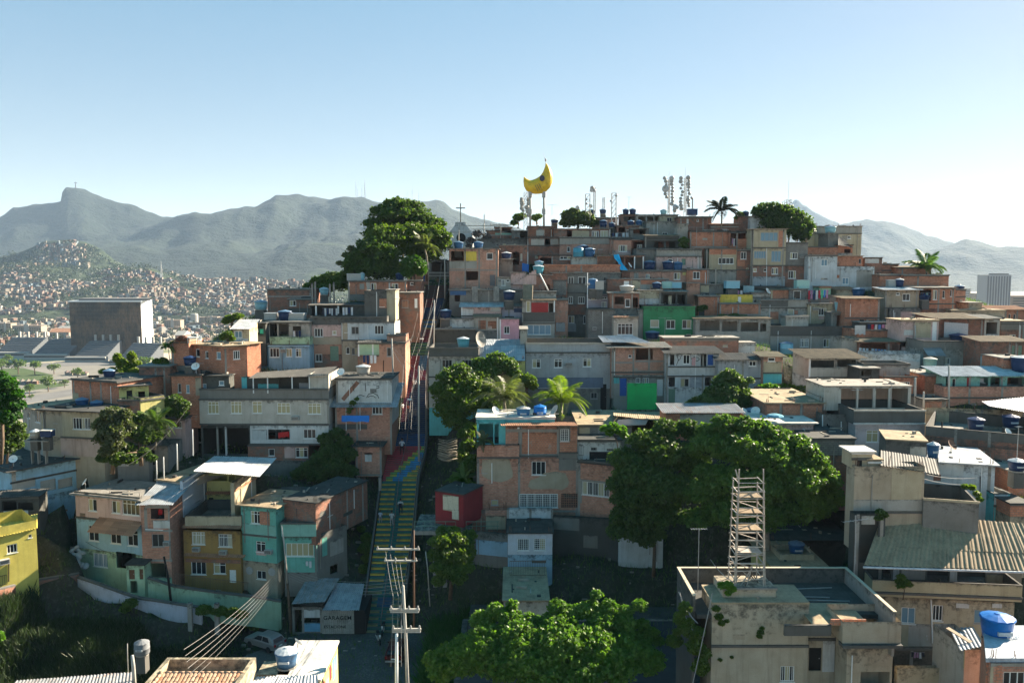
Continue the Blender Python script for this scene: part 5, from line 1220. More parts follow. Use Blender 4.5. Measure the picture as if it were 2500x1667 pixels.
# ------------------------------------------------ centre (frame H)
fr('H')
hcm = H_('cream house with a mouldy parapet beside the lower stair',150,532,526,960,'pl','w 248 558 326 622 3ak; w 398 558 474 622 3ak; l 690; B 925 pz',D=103,dep=6,roof='none')
hcmp = H_('mouldy parapet terrace of the cream stair house with a blue tank',150,468,528,530,COND,'l 528; l 470',D=102.8,roof='par',par=.9,dep=6,bury=0)
slope_roof(((520,448,106.5),(882,448,106.5),(555,402,112),(850,402,112)),ZN,'upper blue grey zinc roof left of the long pale house',0)
slope_roof(((524,565,103.6),(884,568,103.6),(520,445,106.6),(880,447,106.6)),ZN,'lower ribbed zinc roof above the mango tree',0)
H_('pale yellow wall under the ribbed zinc roofs',528,570,884,900,'pY','',D=103.8,dep=5,roof='none')
plaster_bl = plaster('plaster_awning_blue',(.16,.2,.27),.5,.5)
hLB = H_('long pale blue grey house with three white windows',888,502,1534,960,'pq','w 939 555 1004 622 2ht; w 1106 553 1170 620 2ht; w 1326 548 1391 613 2ht; a 1217 590 .9; l 504 COND; b 968 694 1482 772 plaster_bl; w 1386 808 1438 858 2a; d 1460 745 1508 944 DK; B 780 pd',D=106,dep=7,roof='none')
H_('long parapet terrace of the pale blue grey house',890,430,1540,500,'pq','l 434 pl',D=106.1,roof='par',par=1.,dep=7,bury=0)
H_('grey flank tower left of the long parapet terrace',848,330,900,500,'pg','',D=107,dep=6)
hbt4 = H_('brick frame house with a black door on a balcony and striped roof',1545,465,1962,680,BS,'o 1730 476 1862 558; c 1555; c 1570; c 1715; s 1728 570 1960; s 1545 580 1715; c 1835; b 1728 640 1960 665 CON; w 1675 520 1700 542 1m; l 655; c 1950',D=104.5,dep=6,roof='cor',slope=.12,rm=FC,over=.7)
slope_roof(((1480,425,105),(1852,430,105),(1440,375,110),(1700,372,110)),ZN,'pale zinc sheet roof left of the deep green house',0)
H_('shaded ground floor with a blue gate and a white door',1560,675,1964,950,'pg','d 1608 700 1662 836 BL; w 1732 695 1766 740 2h; w 1785 695 1830 742 3h; d 1893 708 1940 835 WH; b 1562 690 1605 740 pz; c 1712; c 1775; l 690',D=104.2,dep=5,roof='none')
hgs2 = tag(MB().box(0,0,0,Q(1890,935,101).x - Q(1665,935,101).x,.12,Q(1665,738,101).z - Q(1665,940,101).z).build('screen_wall',plaster('plaster_vivid_green',(.03,.50,.14),.5,.6),None,False,Q(1665,940,101)),'vivid green painted screen wall in front of the shaded ground floor','wall')
fr('I')
hbw2 = H_('white shop house with a graffiti upper floor and peeling balcony',404,508,792,940,'pj','o 425 520 460 600; w 525 520 580 592 2k; o 660 516 706 606; d 713 520 758 600 BL; b 415 612 792 672 pw; l 684; o 412 693 464 766; w 506 703 572 767 2a; b 575 690 672 770 ZN; o 690 694 742 760; B 768 pw; d 412 782 466 916 GD; c 404; c 680; l 612 412 794',D=102,dep=6,roof='cor',slope=.18,rm=FCD,over=.6)
mural(hbw2,[[(475,600),(490,560),(480,530)],[(485,570),(505,550),(512,525)],[(590,548),(610,538),(640,542),(652,556),(636,568),(600,566),(590,548)],[(470,525),(500,515),(515,520)]],DK,.07)
H_('grey rendered house with debris on a black roof',790,560,1138,720,'pq','w 1030 568 1088 608 2k; c 985; l 700',D=100.5,dep=5,roof='cor',slope=.22,rm=FCD,over=.4)
H_('low white room behind the debris roof',950,432,1075,490,'pw','',D=113,dep=3)
H_('brown brick wall behind the debris roof',380,395,950,480,BD,'w 830 445 868 462 1a; l 400; b 385 395 940 415 pd',D=112,dep=4)
htq2 = H_('narrow house with a lit sheet roof and a turquoise lower band',1136,536,1282,800,BS,'w 1175 525 1232 572 1k; b 1138 572 1280 655 ph; b 1138 658 1282 740 pz; o 1072 710 1125 750; l 660',D=99.5,dep=4.5,roof='cor',slope=.14,rm=SLABT,over=.5)
hbr2 = H_('low brick warehouse with a flat tan roof below the hedge',1152,893,1598,1085,BD,'c 1275; c 1432; s 1152 1010 1598; b 1165 905 1265 1000 BR; b 1290 905 1420 1000 BR; b 1445 905 1590 1000 BR; b 1330 995 1380 1012 pg',D=86,dep=12,rm=SLABT,over=.4)
H_('long workshop with a ragged corrugated roof behind the big tree',395,962,960,1110,BR,'b 500 975 830 1100 pg; l 964',D=86,dep=5,roof='cor',slope=.16,rm=ZNR,over=.5)
H_('white slab roofed house behind the big tree crown',1110,1045,1520,1180,'pi','l 1048 pw; b 1440 1080 1460 1150 pw',D=82,dep=7,rm=SLABW,over=.8)
H_('dim block house right of the big tree crown',1480,1165,1830,1480,BG,'l 1168; B 1290 BD',D=78,dep=6,rm=SLABD)
H_('concrete yard wall below the white parapet house',1590,975,1850,1180,'pd','w 1620 1045 1645 1120 1a; p 1735 1030 1735 1160; p 1592 980 1592 1150',D=84,dep=5,roof='none')
fr('H')
H_('flat tan roof house with rooftop pipes behind the brick block',1290,1060,1700,1200,'pd','c 1450; c 1480; b 1300 1075 1380 1150 ph; l 1064',D=88,dep=9,rm=SLABT)
slope_roof(((1560,985,89),(2020,1040,87),(1560,950,98),(1980,960,98)),SLABT,'broad tan sheet roof behind the young tree',0)
H_('white worn house with a dark canopy behind the brick block',1275,1175,1620,1350,'pw','w 1386 1228 1435 1256 1ar; w 1508 1238 1564 1258 1ar; b 1376 1262 1560 1335 DK; r 1295 1210 1330 1290 DK; l 1180; c 1620',D=85,dep=5,rm=SLABD)
# ------------------------------------------------ the bare brick block (H and M)
hbb = H_('tall bare brick block with patches of cement and barred windows',516,1312,1288,1830,BC,'w 935 1336 1042 1440 3hk; w 550 1392 595 1426 1a; l 1296 840 1140; b 1142 1300 1285 1405 pd; c 524; c 838; s 516 1716 1288; c 1282',D=84.5,dep=9,roof='none')
hbu = H_('brick upper storey of the bare block under a tile awning',735,1072,1145,1312,BC,'b 862 1112 1130 1280 BR; c 850; c 1136; b 735 1088 1140 1112 CON; b 825 1075 860 1112 WH; s 740 1285 1140; b 832 1112 862 1200 pd',D=84.8,dep=6,roof='none',bury=0)
H_('slim right bay of the bare block with a green pierced window',1145,1065,1285,1330,'pd','b 1150 1180 1275 1270 BR; w 1155 1090 1220 1182 2gm; l 1270; b 1230 1072 1283 1260 BR',D=84.6,dep=6,roof='none',bury=0)
hcor = H_('turquoise corner porch at the top of the bare brick block',515,1035,735,1215,'pz','o 530 1048 640 1200; o 650 1050 682 1200',D=85,dep=4,roof='none',bury=0)
H_('brick parapet under the turquoise corner porch',516,1212,838,1312,BC,'l 1308; b 700 1150 735 1215 pw',D=84.3,dep=4,roof='par',par=1.,bury=0)
slope_roof(((700,1064,83.6),(1292,1064,83.6),(690,1040,86),(1262,1036,86)),TL,'red clay tile strip along the top of the bare brick block',0,sw=.9,name='tile_strip')
hrt2 = H_('flat rendered roof deck with two blue tanks on the bare block',512,1005,1112,1040,'pz','l 1008 pw',D=86.2,dep=5,bury=0,rm=SLABW,over=.2)
H_('right wing of the bare brick block with a barred window',1290,1345,1560,1830,BC,'w 1318 1508 1530 1588 5r; s 1290 1475 1560; c 1300; l 1340; b 1295 1478 1320 1650 CON',D=84,D2=82.5,dep=8,rm=SLABD)
fr('M')
patchm = plaster('cement_patch',(.42,.36,.27),.5,.5)
def patch(h,pts,m=patchm,name='cement_patch',off=-.02):
 ps = [h.loc(*p) for p in pts]; MB().prism([(x,off,z) for x,z in ps],(0,.015,0)).build(name,m,h.root)
patch(hbb,[(555,68),(650,62),(720,60),(765,66),(775,110),(790,165),(788,200),(755,225),(700,240),(650,235),(590,212),(556,190)])
patch(hbb,[(905,270),(925,225),(985,205),(1030,170),(1120,158),(1195,172),(1222,240),(1210,275),(1165,300),(1080,288),(1000,295),(930,292)])
for f in ('w 842 330 1134 432 5hgm','w 625 375 678 415 1a'):
 p = f.split(); xa,za = hbb.loc(float(p[1]),float(p[4])); xb,zb = hbb.loc(float(p[3]),float(p[2])); o = window(hbb,xa,za,xb,zb,p[5])
 for c_ in [o] + [k for k in bpy.data.objects if k.parent == o][:0]: o.location.y = -.14
xa,za = hbb.loc(1160,432); xb,zb = hbb.loc(1284,328); mb = MB()
for i in range(10): x = xa + (xb - xa) * i / 9; mb.box(x - .03,-.06,za,x + .03,-.02,zb)
for i in range(9): z = za + (zb - za) * i / 8; mb.box(xa,-.061,z - .03,xb,-.019,z + .03)
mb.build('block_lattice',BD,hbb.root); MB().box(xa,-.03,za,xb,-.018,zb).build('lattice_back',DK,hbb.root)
H_('stepped brick foot of the bare block with a pale cement patch',475,450,748,640,BD,'b 585 500 735 600 ph; b 580 450 745 495 BC',D=83.8,dep=3,roof='none')
H_('stained blue white garden wall below the brick foot',485,618,755,820,'pd','b 510 700 750 790 pb',D=81.5,D2=80.5,dep=.4,roof='none',name='wall',cat='wall')
hwh = H_('small white and blue hut with two pierced windows',752,632,1092,905,plaster('plaster_hut',(.60,.63,.70),.35,.3),'w 826 674 916 764 2g; w 951 672 1041 762 2g; B 795 pb; b 935 838 1045 858 COND',D=78.5,dep=4.5,rm=SLABD,over=.35)
H_('white parapet box behind the small hut roof',750,445,1092,520,'pj','c 925; c 752; c 1090',D=83,dep=.5,roof='none',bury=3)
H_('mossy retaining wall with a sloping top right of the hut',1095,500,1640,770,'pk','b 1100 520 1300 600 pd; b 1330 650 1440 740 pd',D=82.5,D2=81,dep=.6,roof='none',name='wall',cat='wall')
H_('pale corner wall glimpsed under the big tree',1600,590,1938,845,'pj','',D=80.5,dep=.4,roof='none',name='wall',cat='wall')
hrd = H_('red booth with pale posters on a concrete deck',198,310,412,545,plaster('plaster_booth_red',(.27,.035,.04),.5,.5),'b 256 350 376 452 ph; b 326 450 378 522 ph',D=82,D2=80.5,dep=4,roof='flat',over=.15,rm=SLABD,bury=.1,auto=False,name='booth',cat='booth')
for i,(x0,y0,x1,y1) in enumerate([(258,352,290,400),(292,352,330,400),(332,354,374,400),(258,403,300,444),(303,403,340,446),(342,403,374,448),(328,455,350,485),(352,455,376,520),(328,488,350,518)]):
 xa,za = hrd.loc(x0,y1); xb,zb = hrd.loc(x1,y0); MB().box(xa,-.05,za,xb,-.036,zb).build('poster',plain('poster_paper',(.62,.56,.42),.9,var=.3),hrd.root)
a = Q(40,600,81.5); b_ = Q(470,575,80.5)
t = empty('concrete_deck',a,'concrete deck on legs carrying the red booth beside the stairs','deck'); MB().box(0,-.6,-.4,b_.x - a.x,5,.02).build('slab',CON,t)
for x in (175,250,420,455): X = Q(x,600,81).x - a.x; MB().box(X,-.3,-6,X + .4,.1,-.401).build('pillar',CON,t)
mb = MB(); mb.box(0,-.6,.95,8.6,-.55,1.).box(0,-.6,.5,8.6,-.55,.54)
for i in range(9): mb.box(i * 1.05,-.6,.02,i * 1.05 + .04,-.56,.95)
mb.build('railing',GD,t)
hkb = H_('small kiosk with a square tan roof in the lower road',722,1150,1062,1300,'pl','c 730',D=70,dep=8,rm=SLABT,over=.3)
# ------------------------------------------------ right centre (frame J)
fr('J')
hJr = H_('roof room with pale inner walls above the mouldy parapet',425,138,1090,320,'pl','o 556 150 680 300; o 690 150 806 300; o 822 150 925 300; o 935 150 1075 300',D=86,dep=6,rm=FC,over=.2,bury=0)
tag(hJr.root,'roof room with pale inner walls above the mouldy parapet')
hJp = H_('mouldy grey parapet balcony of the pinkish white house',655,318,1200,425,COND,'l 420 pw; l 320 pl',D=82,roof='par',par=1.1,dep=7,bury=0)
hJw = H_('pinkish white house with cream window frames under the mouldy balcony',660,425,1190,700,plaster('plaster_rosewhite',(.66,.58,.58),.4,.3),'w 751 471 848 562 2hct; w 1017 468 1108 505 3h',D=82.2,dep=8,roof='none')
hcu = H_('dark stained water cistern cube with a tan lid',898,545,1215,700,COND,'b 1085 600 1210 700 pl',D=73,D2=72,dep=4.5,rm=SLABT,over=.15,name='cistern',cat='cistern')
hbq = H_('big stained beige wall house with a peeled corner',652,745,1186,1110,'pt','b 940 760 1184 1000 ph; b 652 1000 1186 1085 pg; l 1098',D=64,dep=1.6,roof='none')
H_('chimney like roof shrine with white slabs',640,640,795,760,'ph','l 645 pw; b 680 700 720 745 DK; l 690',D=64.5,dep=2,bury=0,rm=SLABW,over=.5)
H_('flat ochre roof hatch beside the chimney shrine',765,700,865,760,'ph','l 715 pw',D=64.4,dep=2.5,bury=0,rm=SLABT)
slope_roof(((860,740,63.8),(1318,812,63.8),(862,625,68),(1285,690,68)),FCD,'black ribbed roof tilting over the beige wall house',0,sw=1.05)
H_('mouldy open roof tank basin with a lit rim',1186,1005,1612,1130,'pd','l 1008 ph',D=63.6,D2=62.5,roof='par',par=1.3,dep=5.5)
H_('white washed wall house behind the mouldy basin',1190,712,1722,1100,'pj','c 1700; p 1625 820 1625 970 DK; b 1200 720 1500 800 pw',D=70.5,D2=69,dep=7,roof='flat',rm=ZN,over=.6)
H_('turquoise balcony house with a brick side at the right',1722,960,1840,1190,'pz','w 1765 1060 1805 1160 2m; b 1722 935 1738 1190 BR; l 1048 COND; b 1724 955 1838 1040 pj',D=68,dep=5,roof='par',par=.9)
H_('brick house end with a dark doorway at the right edge',1838,782,1995,920,BR,'d 1872 830 1920 900 DK; l 786; b 1880 850 1925 905 pk',D=72,dep=6)
H_('low brick and tan wall house at the right edge',1842,1035,1995,1330,BR,'B 1130 pt; l 1040',D=66,dep=8,rm=SLABD,over=.3)
htr2 = H_('curved dark parapet house carrying the two tank terrace',1200,442,1990,600,COND,'B 545 BD; w 1560 640 1660 690 2k; c 1440; c 1700',D=79.5,D2=75,roof='par',par=1.2,dep=11)
H_('maroon brick storey under the curved dark parapet',1215,560,1995,760,BD,'w 1490 632 1662 692 4k; c 1455',D=78.5,D2=74.5,dep=8,roof='none')
H_('cream back wall of the two tank terrace',1205,300,1960,500,'ph','c 1445; c 1640; c 1960',D=88.5,D2=86.5,dep=.5,roof='none',name='wall',cat='wall')
slope_roof(((1690,285,83),(2050,345,82),(1635,250,91),(2050,210,92)),ZNW,'white ribbed canopy over the two tank terrace',0,sw=1.2)
H_('tangled dark service house left of the lamp post terrace',1190,240,1360,420,'pd','b 1200 250 1330 330 BD',D=91,dep=4,rm=SLABD)
H_('dark stand-in for the shade in the gap with pipes below the stained beige wall',648,1112,885,1500,'pk','o 700 1170 850 1480; c 690; c 875; b 715 1125 820 1190 pg; p 668 1120 668 1490 AL',D=62.9,dep=.9,roof='none')  # dark front added where the gap holds only shade and pipes
# ============================================================ foreground buildings
def custom(name,loc,label,cat='house'): return empty(name,loc,label,cat)
def cream():
 m = plaster('plaster_cream_old',(.47,.40,.30),.85,.9); z = 76.9; X0,X1,Y0,Y1 = 12.9,26.1,56.6,62.2
 R = Vector((X0,53.6,58)); t = custom('house',R,'cream foreground house with a walled roof terrace and the scaffold tower','house')
 def B(n,mt,*b,name=None):
  mb = MB(); mb.box(b[0] - R.x,b[1] - R.y,b[2] - R.z,b[3] - R.x,b[4] - R.y,b[5] - R.z); return mb.build(n,mt,t)
 fz = z - 1.15
 B('terrace_floor',SLABD,X0 + .2,Y0 - .5,fz - .3,X1 - .2,Y1 - .2,fz)
 B('parapet',COND,X0,Y1 - .18,fz - 6,X1,Y1,z); B('parapet',COND,X0,Y0,58,X0 + .18,Y1 - .181,z); B('parapet',CON,X1 - .18,53.9,fz - 2,X1,Y1 - .181,z)
 B('coping',plain('coping_pale',(.5,.43,.32),.9),X0 - .03,Y1 - .22,z + .001,X1 + .03,Y1 + .03,z + .06); B('coping',MC['coping_pale'],X1 - .22,53.8,z + .001,X1 + .03,Y1 - .221,z + .06); B('coping',MC['coping_pale'],X0 - .03,Y0,z + .001,X0 + .21,Y1 - .221,z + .06)  # pale beige coping on the parapets
 fr('N')
 # left front block
 u0,u1 = q(735,0)[0],q(1470,0)[0]; xl = ray(u0,1500)[0] * 56; xr = ray(u1,1500)[0] * 56
 h = H_('left front block of the cream foreground house',735,962,1470,1640,m,'w 1270 1437 1380 1556 3hr; l 1282',D=56,dep=3.2,roof='flat',rm=SLABT,bury=6,over=.05); hb1 = h
 h2 = H_('right front block',1745,1098,2192,1268,m,'',D=53.7,dep=3,roof='none',bury=.0)
 h3 = H_('right front wall',1772,1290,2120,1640,m,'o 1880 1480 2110 1640',D=54.4,dep=2,roof='none',bury=6)
 h4 = H_('recess',1468,1095,1780,1640,m,'d 1468 1296 1588 1474 DK; b 1590 1236 1690 1480 pw; l 1090; l 1230',D=57,dep=3,roof='none',bury=6)
 for h in (h2,h3,h4,hb1):
  for c in [o for o in bpy.data.objects if o.parent == h.root]:
   c.parent = t; c.matrix_parent_inverse = Matrix.Translation(h.root.location - R)
  bpy.data.objects.remove(h.root)
 b2 = MB(); a = Q(1745,1268,53.6); b_ = Q(2192,1290,53.6); b2.box(a.x - R.x - .05,a.y - R.y - .25,b_.z - R.z,b_.x - R.x + .05,a.y - R.y + .5,a.z - R.z - .002); b2.build('ledge',COND,t)
 # roof of the recess: low slab and lit screed, brick edge
 B('roof_slab',SLABT,20.6,54.2,fz + .02,24.5,57.9,fz + .10)
 B('curb',BR,21.8,54.1,fz + .11,24.2,54.25,fz + .5); B('curb',COND,18.6,54.0,fz - .6,21.8,54.2,fz + .15)
 # raised tank box under the tower
 B('tank_box',m,15.1,56.9,fz + .001,18.9,59.6,z + .35); B('tank_box_rim',CON,15.0,56.8,z + .351,19.0,57.0,z + .5)
 # outdoor stair under the right block
 for i in range(9): B('step',CON,23.4 - i * .28,53.2,63.0 + i * .3 - .2,23.7 - i * .28,54.2,63.3 + i * .3 - .2)
 B('pillar',m,25.3,53.0,58,25.7,53.4,71.1)
 for n,(ax,ay,bx,by) in enumerate(((18.6,60.3,24.5,60.9),(19.5,59.2,23.6,59.0),(20.2,58.6,24.8,58.3))):
  o = MB().tube([(0,0,0),(bx - ax,by - ay,0)],.05).build('loose_pipe',CABLEW,None,False,(ax,ay,fz + .06)); tag(o,('farthest','middle','nearest')[n] + ' white loose pipe lying on the dark roof terrace','pipe','loose pipes on the terrace')
 return t,fz,z
ct,cfz,cz = cream()
def scaffold_tower():
 fr('N'); a = Vector((17.1,58.2,cz + .36)); top = P(1800,1165,58.2).z; H = top - a.z
 t = empty('scaffold_tower',a,'tall white tower of stacked scaffold ladders on the cream roof terrace','tower')
 m = plain('old_white_steel',(.52,.45,.38),.7,var=.5,scale=3); w0,w1 = 1.05,.88
 def c(i,s): k = w0 + (w1 - w0) * s; sx,sy = ((-1,-1),(1,-1),(1,1),(-1,1))[i]; return Vector((sx * k,sy * k * .8,H * s))
 for i in range(4): MB().tube([c(i,0),c(i,.5),c(i,[1.1,1.1,.93,.95][i])],.052,6).build('leg',m,t)
 for i in (0,1): e = c(i,0); MB().tube([e + Vector((.18,.2,0)),c(i,.55) + Vector((.12,.2,0)),c(i,.9) + Vector((.1,.2,0))],.045,6).build('leg',m,t)
 n = 13
 for j in range(1,n + 1):
  s = j / n * .97 + random.uniform(-.008,.008)
  for i in range(4):
   p,q_ = c(i,s),c((i + 1) % 4,s + random.uniform(-.012,.012)); d = (q_ - p).normalized() * .12
   MB().tube([p - d,q_ + d],.036 if j % 3 else .05,5).build('rung',m,t)
  if j % 2 == 0: i = j % 4; MB().tube([c(i,s - .06),c((i + 1) % 4,s + .02)],.035,5).build('brace',m,t)
  if j in (4,7,9,11): p = c(0,s); MB().prism([c(0,s) + Vector((.1,.1,.05)),c(1,s) + Vector((-.1,.1,.05)),c(2,s) + Vector((-.2,-.3,.12)),c(3,s) + Vector((.1,-.3,.08))],(0,0,.05)).build('plank',FCB if j % 2 else m,t)
 MB().tube([c(0,.98),c(0,1.0) + Vector((-.25,0,.75))],.05).build('top_pipe',m,t)
 for k in range(9): a0 = random.uniform(0,6.28); MB().tube([(math.cos(a0) * .9,math.sin(a0) * .7,0),(math.cos(a0 + 1) * .5,math.sin(a0 + 1) * .5,random.uniform(.5,1.6))],.045,5).build('loose_bar',m if k % 2 else BARK,t)
scaffold_tower()
fr('N')
antenna(Vector((14.1,60.3,cfz)),'tall thin television antenna beside the scaffold tower',4.9,0.,1.2)
hbas = H_('sandy roof with a square basin behind the cream terrace',1230,700,1640,760,'pY','',D=68,dep=7,rm=SLABT,over=.4,bury=6)
a = on(hbas,1330,4); t = empty('roof_basin',a,'open square basin with low beige walls on the sandy roof','basin')
MB().box(-.8,-2,0,2.2,-1.8,.5).box(-.8,.6,0,2.2,.8,.5).box(-.8,-1.8,0,-.6,.6,.5).box(2,-1.8,0,2.2,.6,.5).build('wall',mat('ph'),t)
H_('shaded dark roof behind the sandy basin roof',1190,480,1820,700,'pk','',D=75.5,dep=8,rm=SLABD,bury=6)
# ---- big brown corrugated house at right
fr('O')
def bigroof():
 pts = ((735,668,60.2),(2120,712,58.6),(880,270,65.4),(1945,345,63.2)); p = [Q(*k) for k in pts]
 t = empty('sheet_roof',p[0],'broad brown corrugated roof half in shadow over the beige balcony','roof')
 corr_sheets(t,[a - p[0] for a in p],sheet('brown_asbestos',(.40,.29,.18),(.22,.14,.08),.5,rough=.85),sheetw=1.0,period=.34,jit=.03,rows=3)
 g = MB().tube([Vector((-.1,-.1,-.1)),(p[1] - p[0]) + Vector((0,-.1,-.1))],.09); g.build('gutter',ZNW,t)
bigroof()
hbal = H_('beige balcony wall under the broad brown corrugated roof',795,778,1945,900,plaster('plaster_balcony',(.50,.42,.27),.7,.8),'l 895',D=61,D2=59.8,roof='par',par=1.,dep=4.5,bury=0)
H_('dark balcony interior with white uprights',770,672,1940,800,'pd','o 790 690 940 800; o 1215 700 1385 800; o 1450 705 1670 800; b 955 690 1005 800 pw; b 1020 705 1205 770 pl; b 1390 690 1448 800 pw; b 1672 740 1806 800 ph',D=63.6,D2=62.4,roof='none',dep=3,bury=0)
hbl2 = H_('worn rendered house wall with two windows behind the clothes yard',880,905,1870,1290,'ph','w 1018 992 1132 1110 2hb; w 1258 974 1342 1090 3hk; w 1575 1012 1718 1110 2ab; l 900; p 1246 925 1257 1258 WH; b 1070 1120 1300 1290 pg; b 1440 960 1540 990 pw; b 1716 960 1792 990 pw',D=61.6,D2=60.4,dep=6,roof='none',bury=5)
H_('plank fence yard with tiny hung clothes',960,1300,1490,1450,plain('plank_grey',(.13,.11,.09),.9,var=.5),'c 1100; c 1340; l 1304',D=57.5,dep=.3,roof='none',name='fence',cat='fence')
H_('low beige yard wall at the bottom right',980,1452,1495,1660,'ph','p 1340 1520 1440 1510 WH',D=55,dep=.4,roof='none',name='wall',cat='wall')
H_('narrow mossy side house with a green door under the small zinc roof',1490,1312,1660,1660,'pg','b 1490 1320 1500 1450 GD',D=52,dep=4,roof='none')
slope_roof(((1470,1320,51.6),(1655,1288,51),(1385,1148,56.5),(1570,1140,55.5)),ZN,'small blue grey zinc roof with a fallen plank',0,sw=.8)
o = MB().box(0,0,0,.35,1.7,.05).build('plank',FCB,None,False,Q(1540,1262,52.4)); o.rotation_euler = (.2,0,.5); tag(o,'loose brown plank lying on the small zinc roof','plank')
hts = H_('brick house end under the frosted slab roof',1690,1412,2100,1700,BC,'w 1798 1482 1975 1600 3hk; b 1690 1412 1960 1440 CON; b 1690 1440 1725 1600 ph; b 1740 1430 1790 1600 BR',D=45.5,dep=.3,roof='none')
FS = sheet('frosted_slab',(.46,.50,.56),(.3,.3,.3),.4,rough=.45)
def frosted():
 a = P(2407,1606,45.6); c = P(2400,1522,50); t = empty('house',(a.x,a.y,a.z - 6),'frosted slab roof house at the bottom right corner','house')
 pts = [(0,0,6),(8,0,6),(8,4.4,6),(c.x - a.x,4.4,6)]; MB().prism(pts,(0,0,-.25)).build('roof',FS,t); MB().prism([(x + .1 * (x == 0),y + .1,5.74) for x,y,z in pts],(0,0,-5.7)).build('wall',BR,t)
frosted()
# ---- sandy hip tile roof, bottom left
def hip():
 z = P(398.6,1604,49).z; X0,X1,Y0,Y1 = -21.4,-15.9,42.5,49.; R = Vector((X0,Y0,z - 9)); m = mat('ph')
 t = empty('house',R,'house with a clay tiled roof sunk inside a beige parapet at the bottom left','house'); w,d,h = X1 - X0,Y1 - Y0,9
 MB().box(0,0,0,w,.25,h).box(0,d - .25,0,w,d,h).box(0,.251,0,.25,d - .251,h).box(w - .25,.251,0,w,d - .251,h).build('parapet_wall',m,t)
 ridge_y,zr,ze = d - 1.9,h - .05,h - .9
 tm = MB(); n = 7
 for i in range(n + 1):
  a = math.pi * i / n; tm.v.append((-.11 * math.cos(a),0,.06 * math.sin(a)))
 for i in range(n + 1):
  a = math.pi * i / n; tm.v.append((-.13 * math.cos(a),-.44,.07 * math.sin(a)))
 for i in range(n): tm.f.append((i,i + 1,n + 2 + i,n + 1 + i))
 tme = tm.mesh('roof_tile',TLP,True); TL2 = tm.mesh('roof_tile',TL,True)
 cnt = 0; sl = (zr - ze) / (ridge_y - .3)
 MB().prism([(.26,.3,ze - .03),(w - .26,.3,ze - .03),(w - .26,ridge_y,zr - .03),(.26,ridge_y,zr - .03)],(0,0,-.05)).build('roof_underlay',SLABT,t)
 MB().prism([(.26,d - .26,ze + .1),(w - .26,d - .26,ze + .1),(w - .26,ridge_y + .01,zr - .03),(.26,ridge_y + .01,zr - .03)],(0,0,-.05)).build('roof_back_slope',sheet('tile_back',(.55,.30,.19),(.4,.25,.15),.3),t)
 y = ridge_y
 for r in range(13):
  for c in range(21):
   if cnt >= 296: break
   o = bpy.data.objects.new('roof_tile',tme if (r * 7 + c * 3) % 5 else TL2); COL.objects.link(o); o.parent = t; cnt += 1
   yy = ridge_y - r * .36 + random.uniform(-.02,.02); o.location = (.4 + c * .235 + random.uniform(-.01,.01),yy,ze + (yy - .3) * sl + .03); o.rotation_euler = (math.atan(sl) + random.uniform(-.03,.03),0,random.uniform(-.04,.04))
 for c in range(13): MB().tube([(.3 + c * .39,ridge_y,zr + .02),(.3 + c * .39 + .4,ridge_y,zr + .03)],.11,8,.09).build('ridge_tile',TLP,t,True)
 for c in range(7): k = c * .34; MB().tube([(.5 - k * .05,ridge_y - k,zr - k * .10 + .06),(.5 - k * .05 - .02,ridge_y - k - .36,zr - k * .10 + .02)],.10,8,.09).build('ridge_tile',TLP,t,True)
hip()
fr('K')
slope_roof(((60,1640,48.5),(1010,1590,48.5),(125,1548,51.5),(1020,1482,52.5)),ZNR,'rusty blue grey ribbed roof in shade at the bottom left',0,sw=1.1)
# ---- white roofed building with a lidded tank, bottom centre left
fr('L')
def whiteroof():
 z = P(710,1562,54).z; X0,X1,Y0,Y1 = -14.7,-11.8,48.6,54.; R = Vector((X0,Y0,z - 8)); w,d = X1 - X0,Y1 - Y0
 t = empty('house',R,'narrow house with a white slab roof and painted side wall at the bottom','house')
 MB().box(.1,.1,0,w - .1,d - .1,7.86).build('wall',mat('pY'),t); MB().box(0,0,7.861,w,d,8).build('roof',SLABW,t)
 for k,(y0,y1,z0,z1,c) in enumerate(((.6,1.3,6.3,7.3,'px'),(1.6,2.4,6.1,7.0,'pw'),(2.7,3.3,6.4,7.4,'px'),(3.6,4.3,6.0,7.4,'pB'),(4.5,4.9,6.3,7.3,'pB'))):
  MB().box(w - .1,y0,z0,w - .085,y1,z1).build('painted_sign',mat(c),t)
 MB().box(w - .1,1.8,4.6,w - .08,2.6,5.8).build('window',AL,t)
 return Vector((X0,Y0,z))
wr = whiteroof()
tank(Vector((-14.35,50.2,wr.z + .12)),'large blue tank with a pleated pale lid beside the white slab roof',plain('tank_slate',(.06,.15,.28),.4),1.45,.85,TLW)
o = MB().box(-1.1,-.9,-6,.9,.9,0).build('tank_pedestal',mat('ph'),None,False,(-14.9,50.1,wr.z)) ; tag(o,'beige block pedestal under the large blue tank','pedestal')
slope_roof(((260,1640,46.5),(870,1600,46.8),(380,1520,49.),(860,1505,48.5)),ZNW,'pale ribbed roof with red stains in front of the large blue tank',0,sw=1.)
dish(Vector((-14.1,52.0,wr.z)),'small tilted white dish at the corner of the white slab roof',.35,2.4)
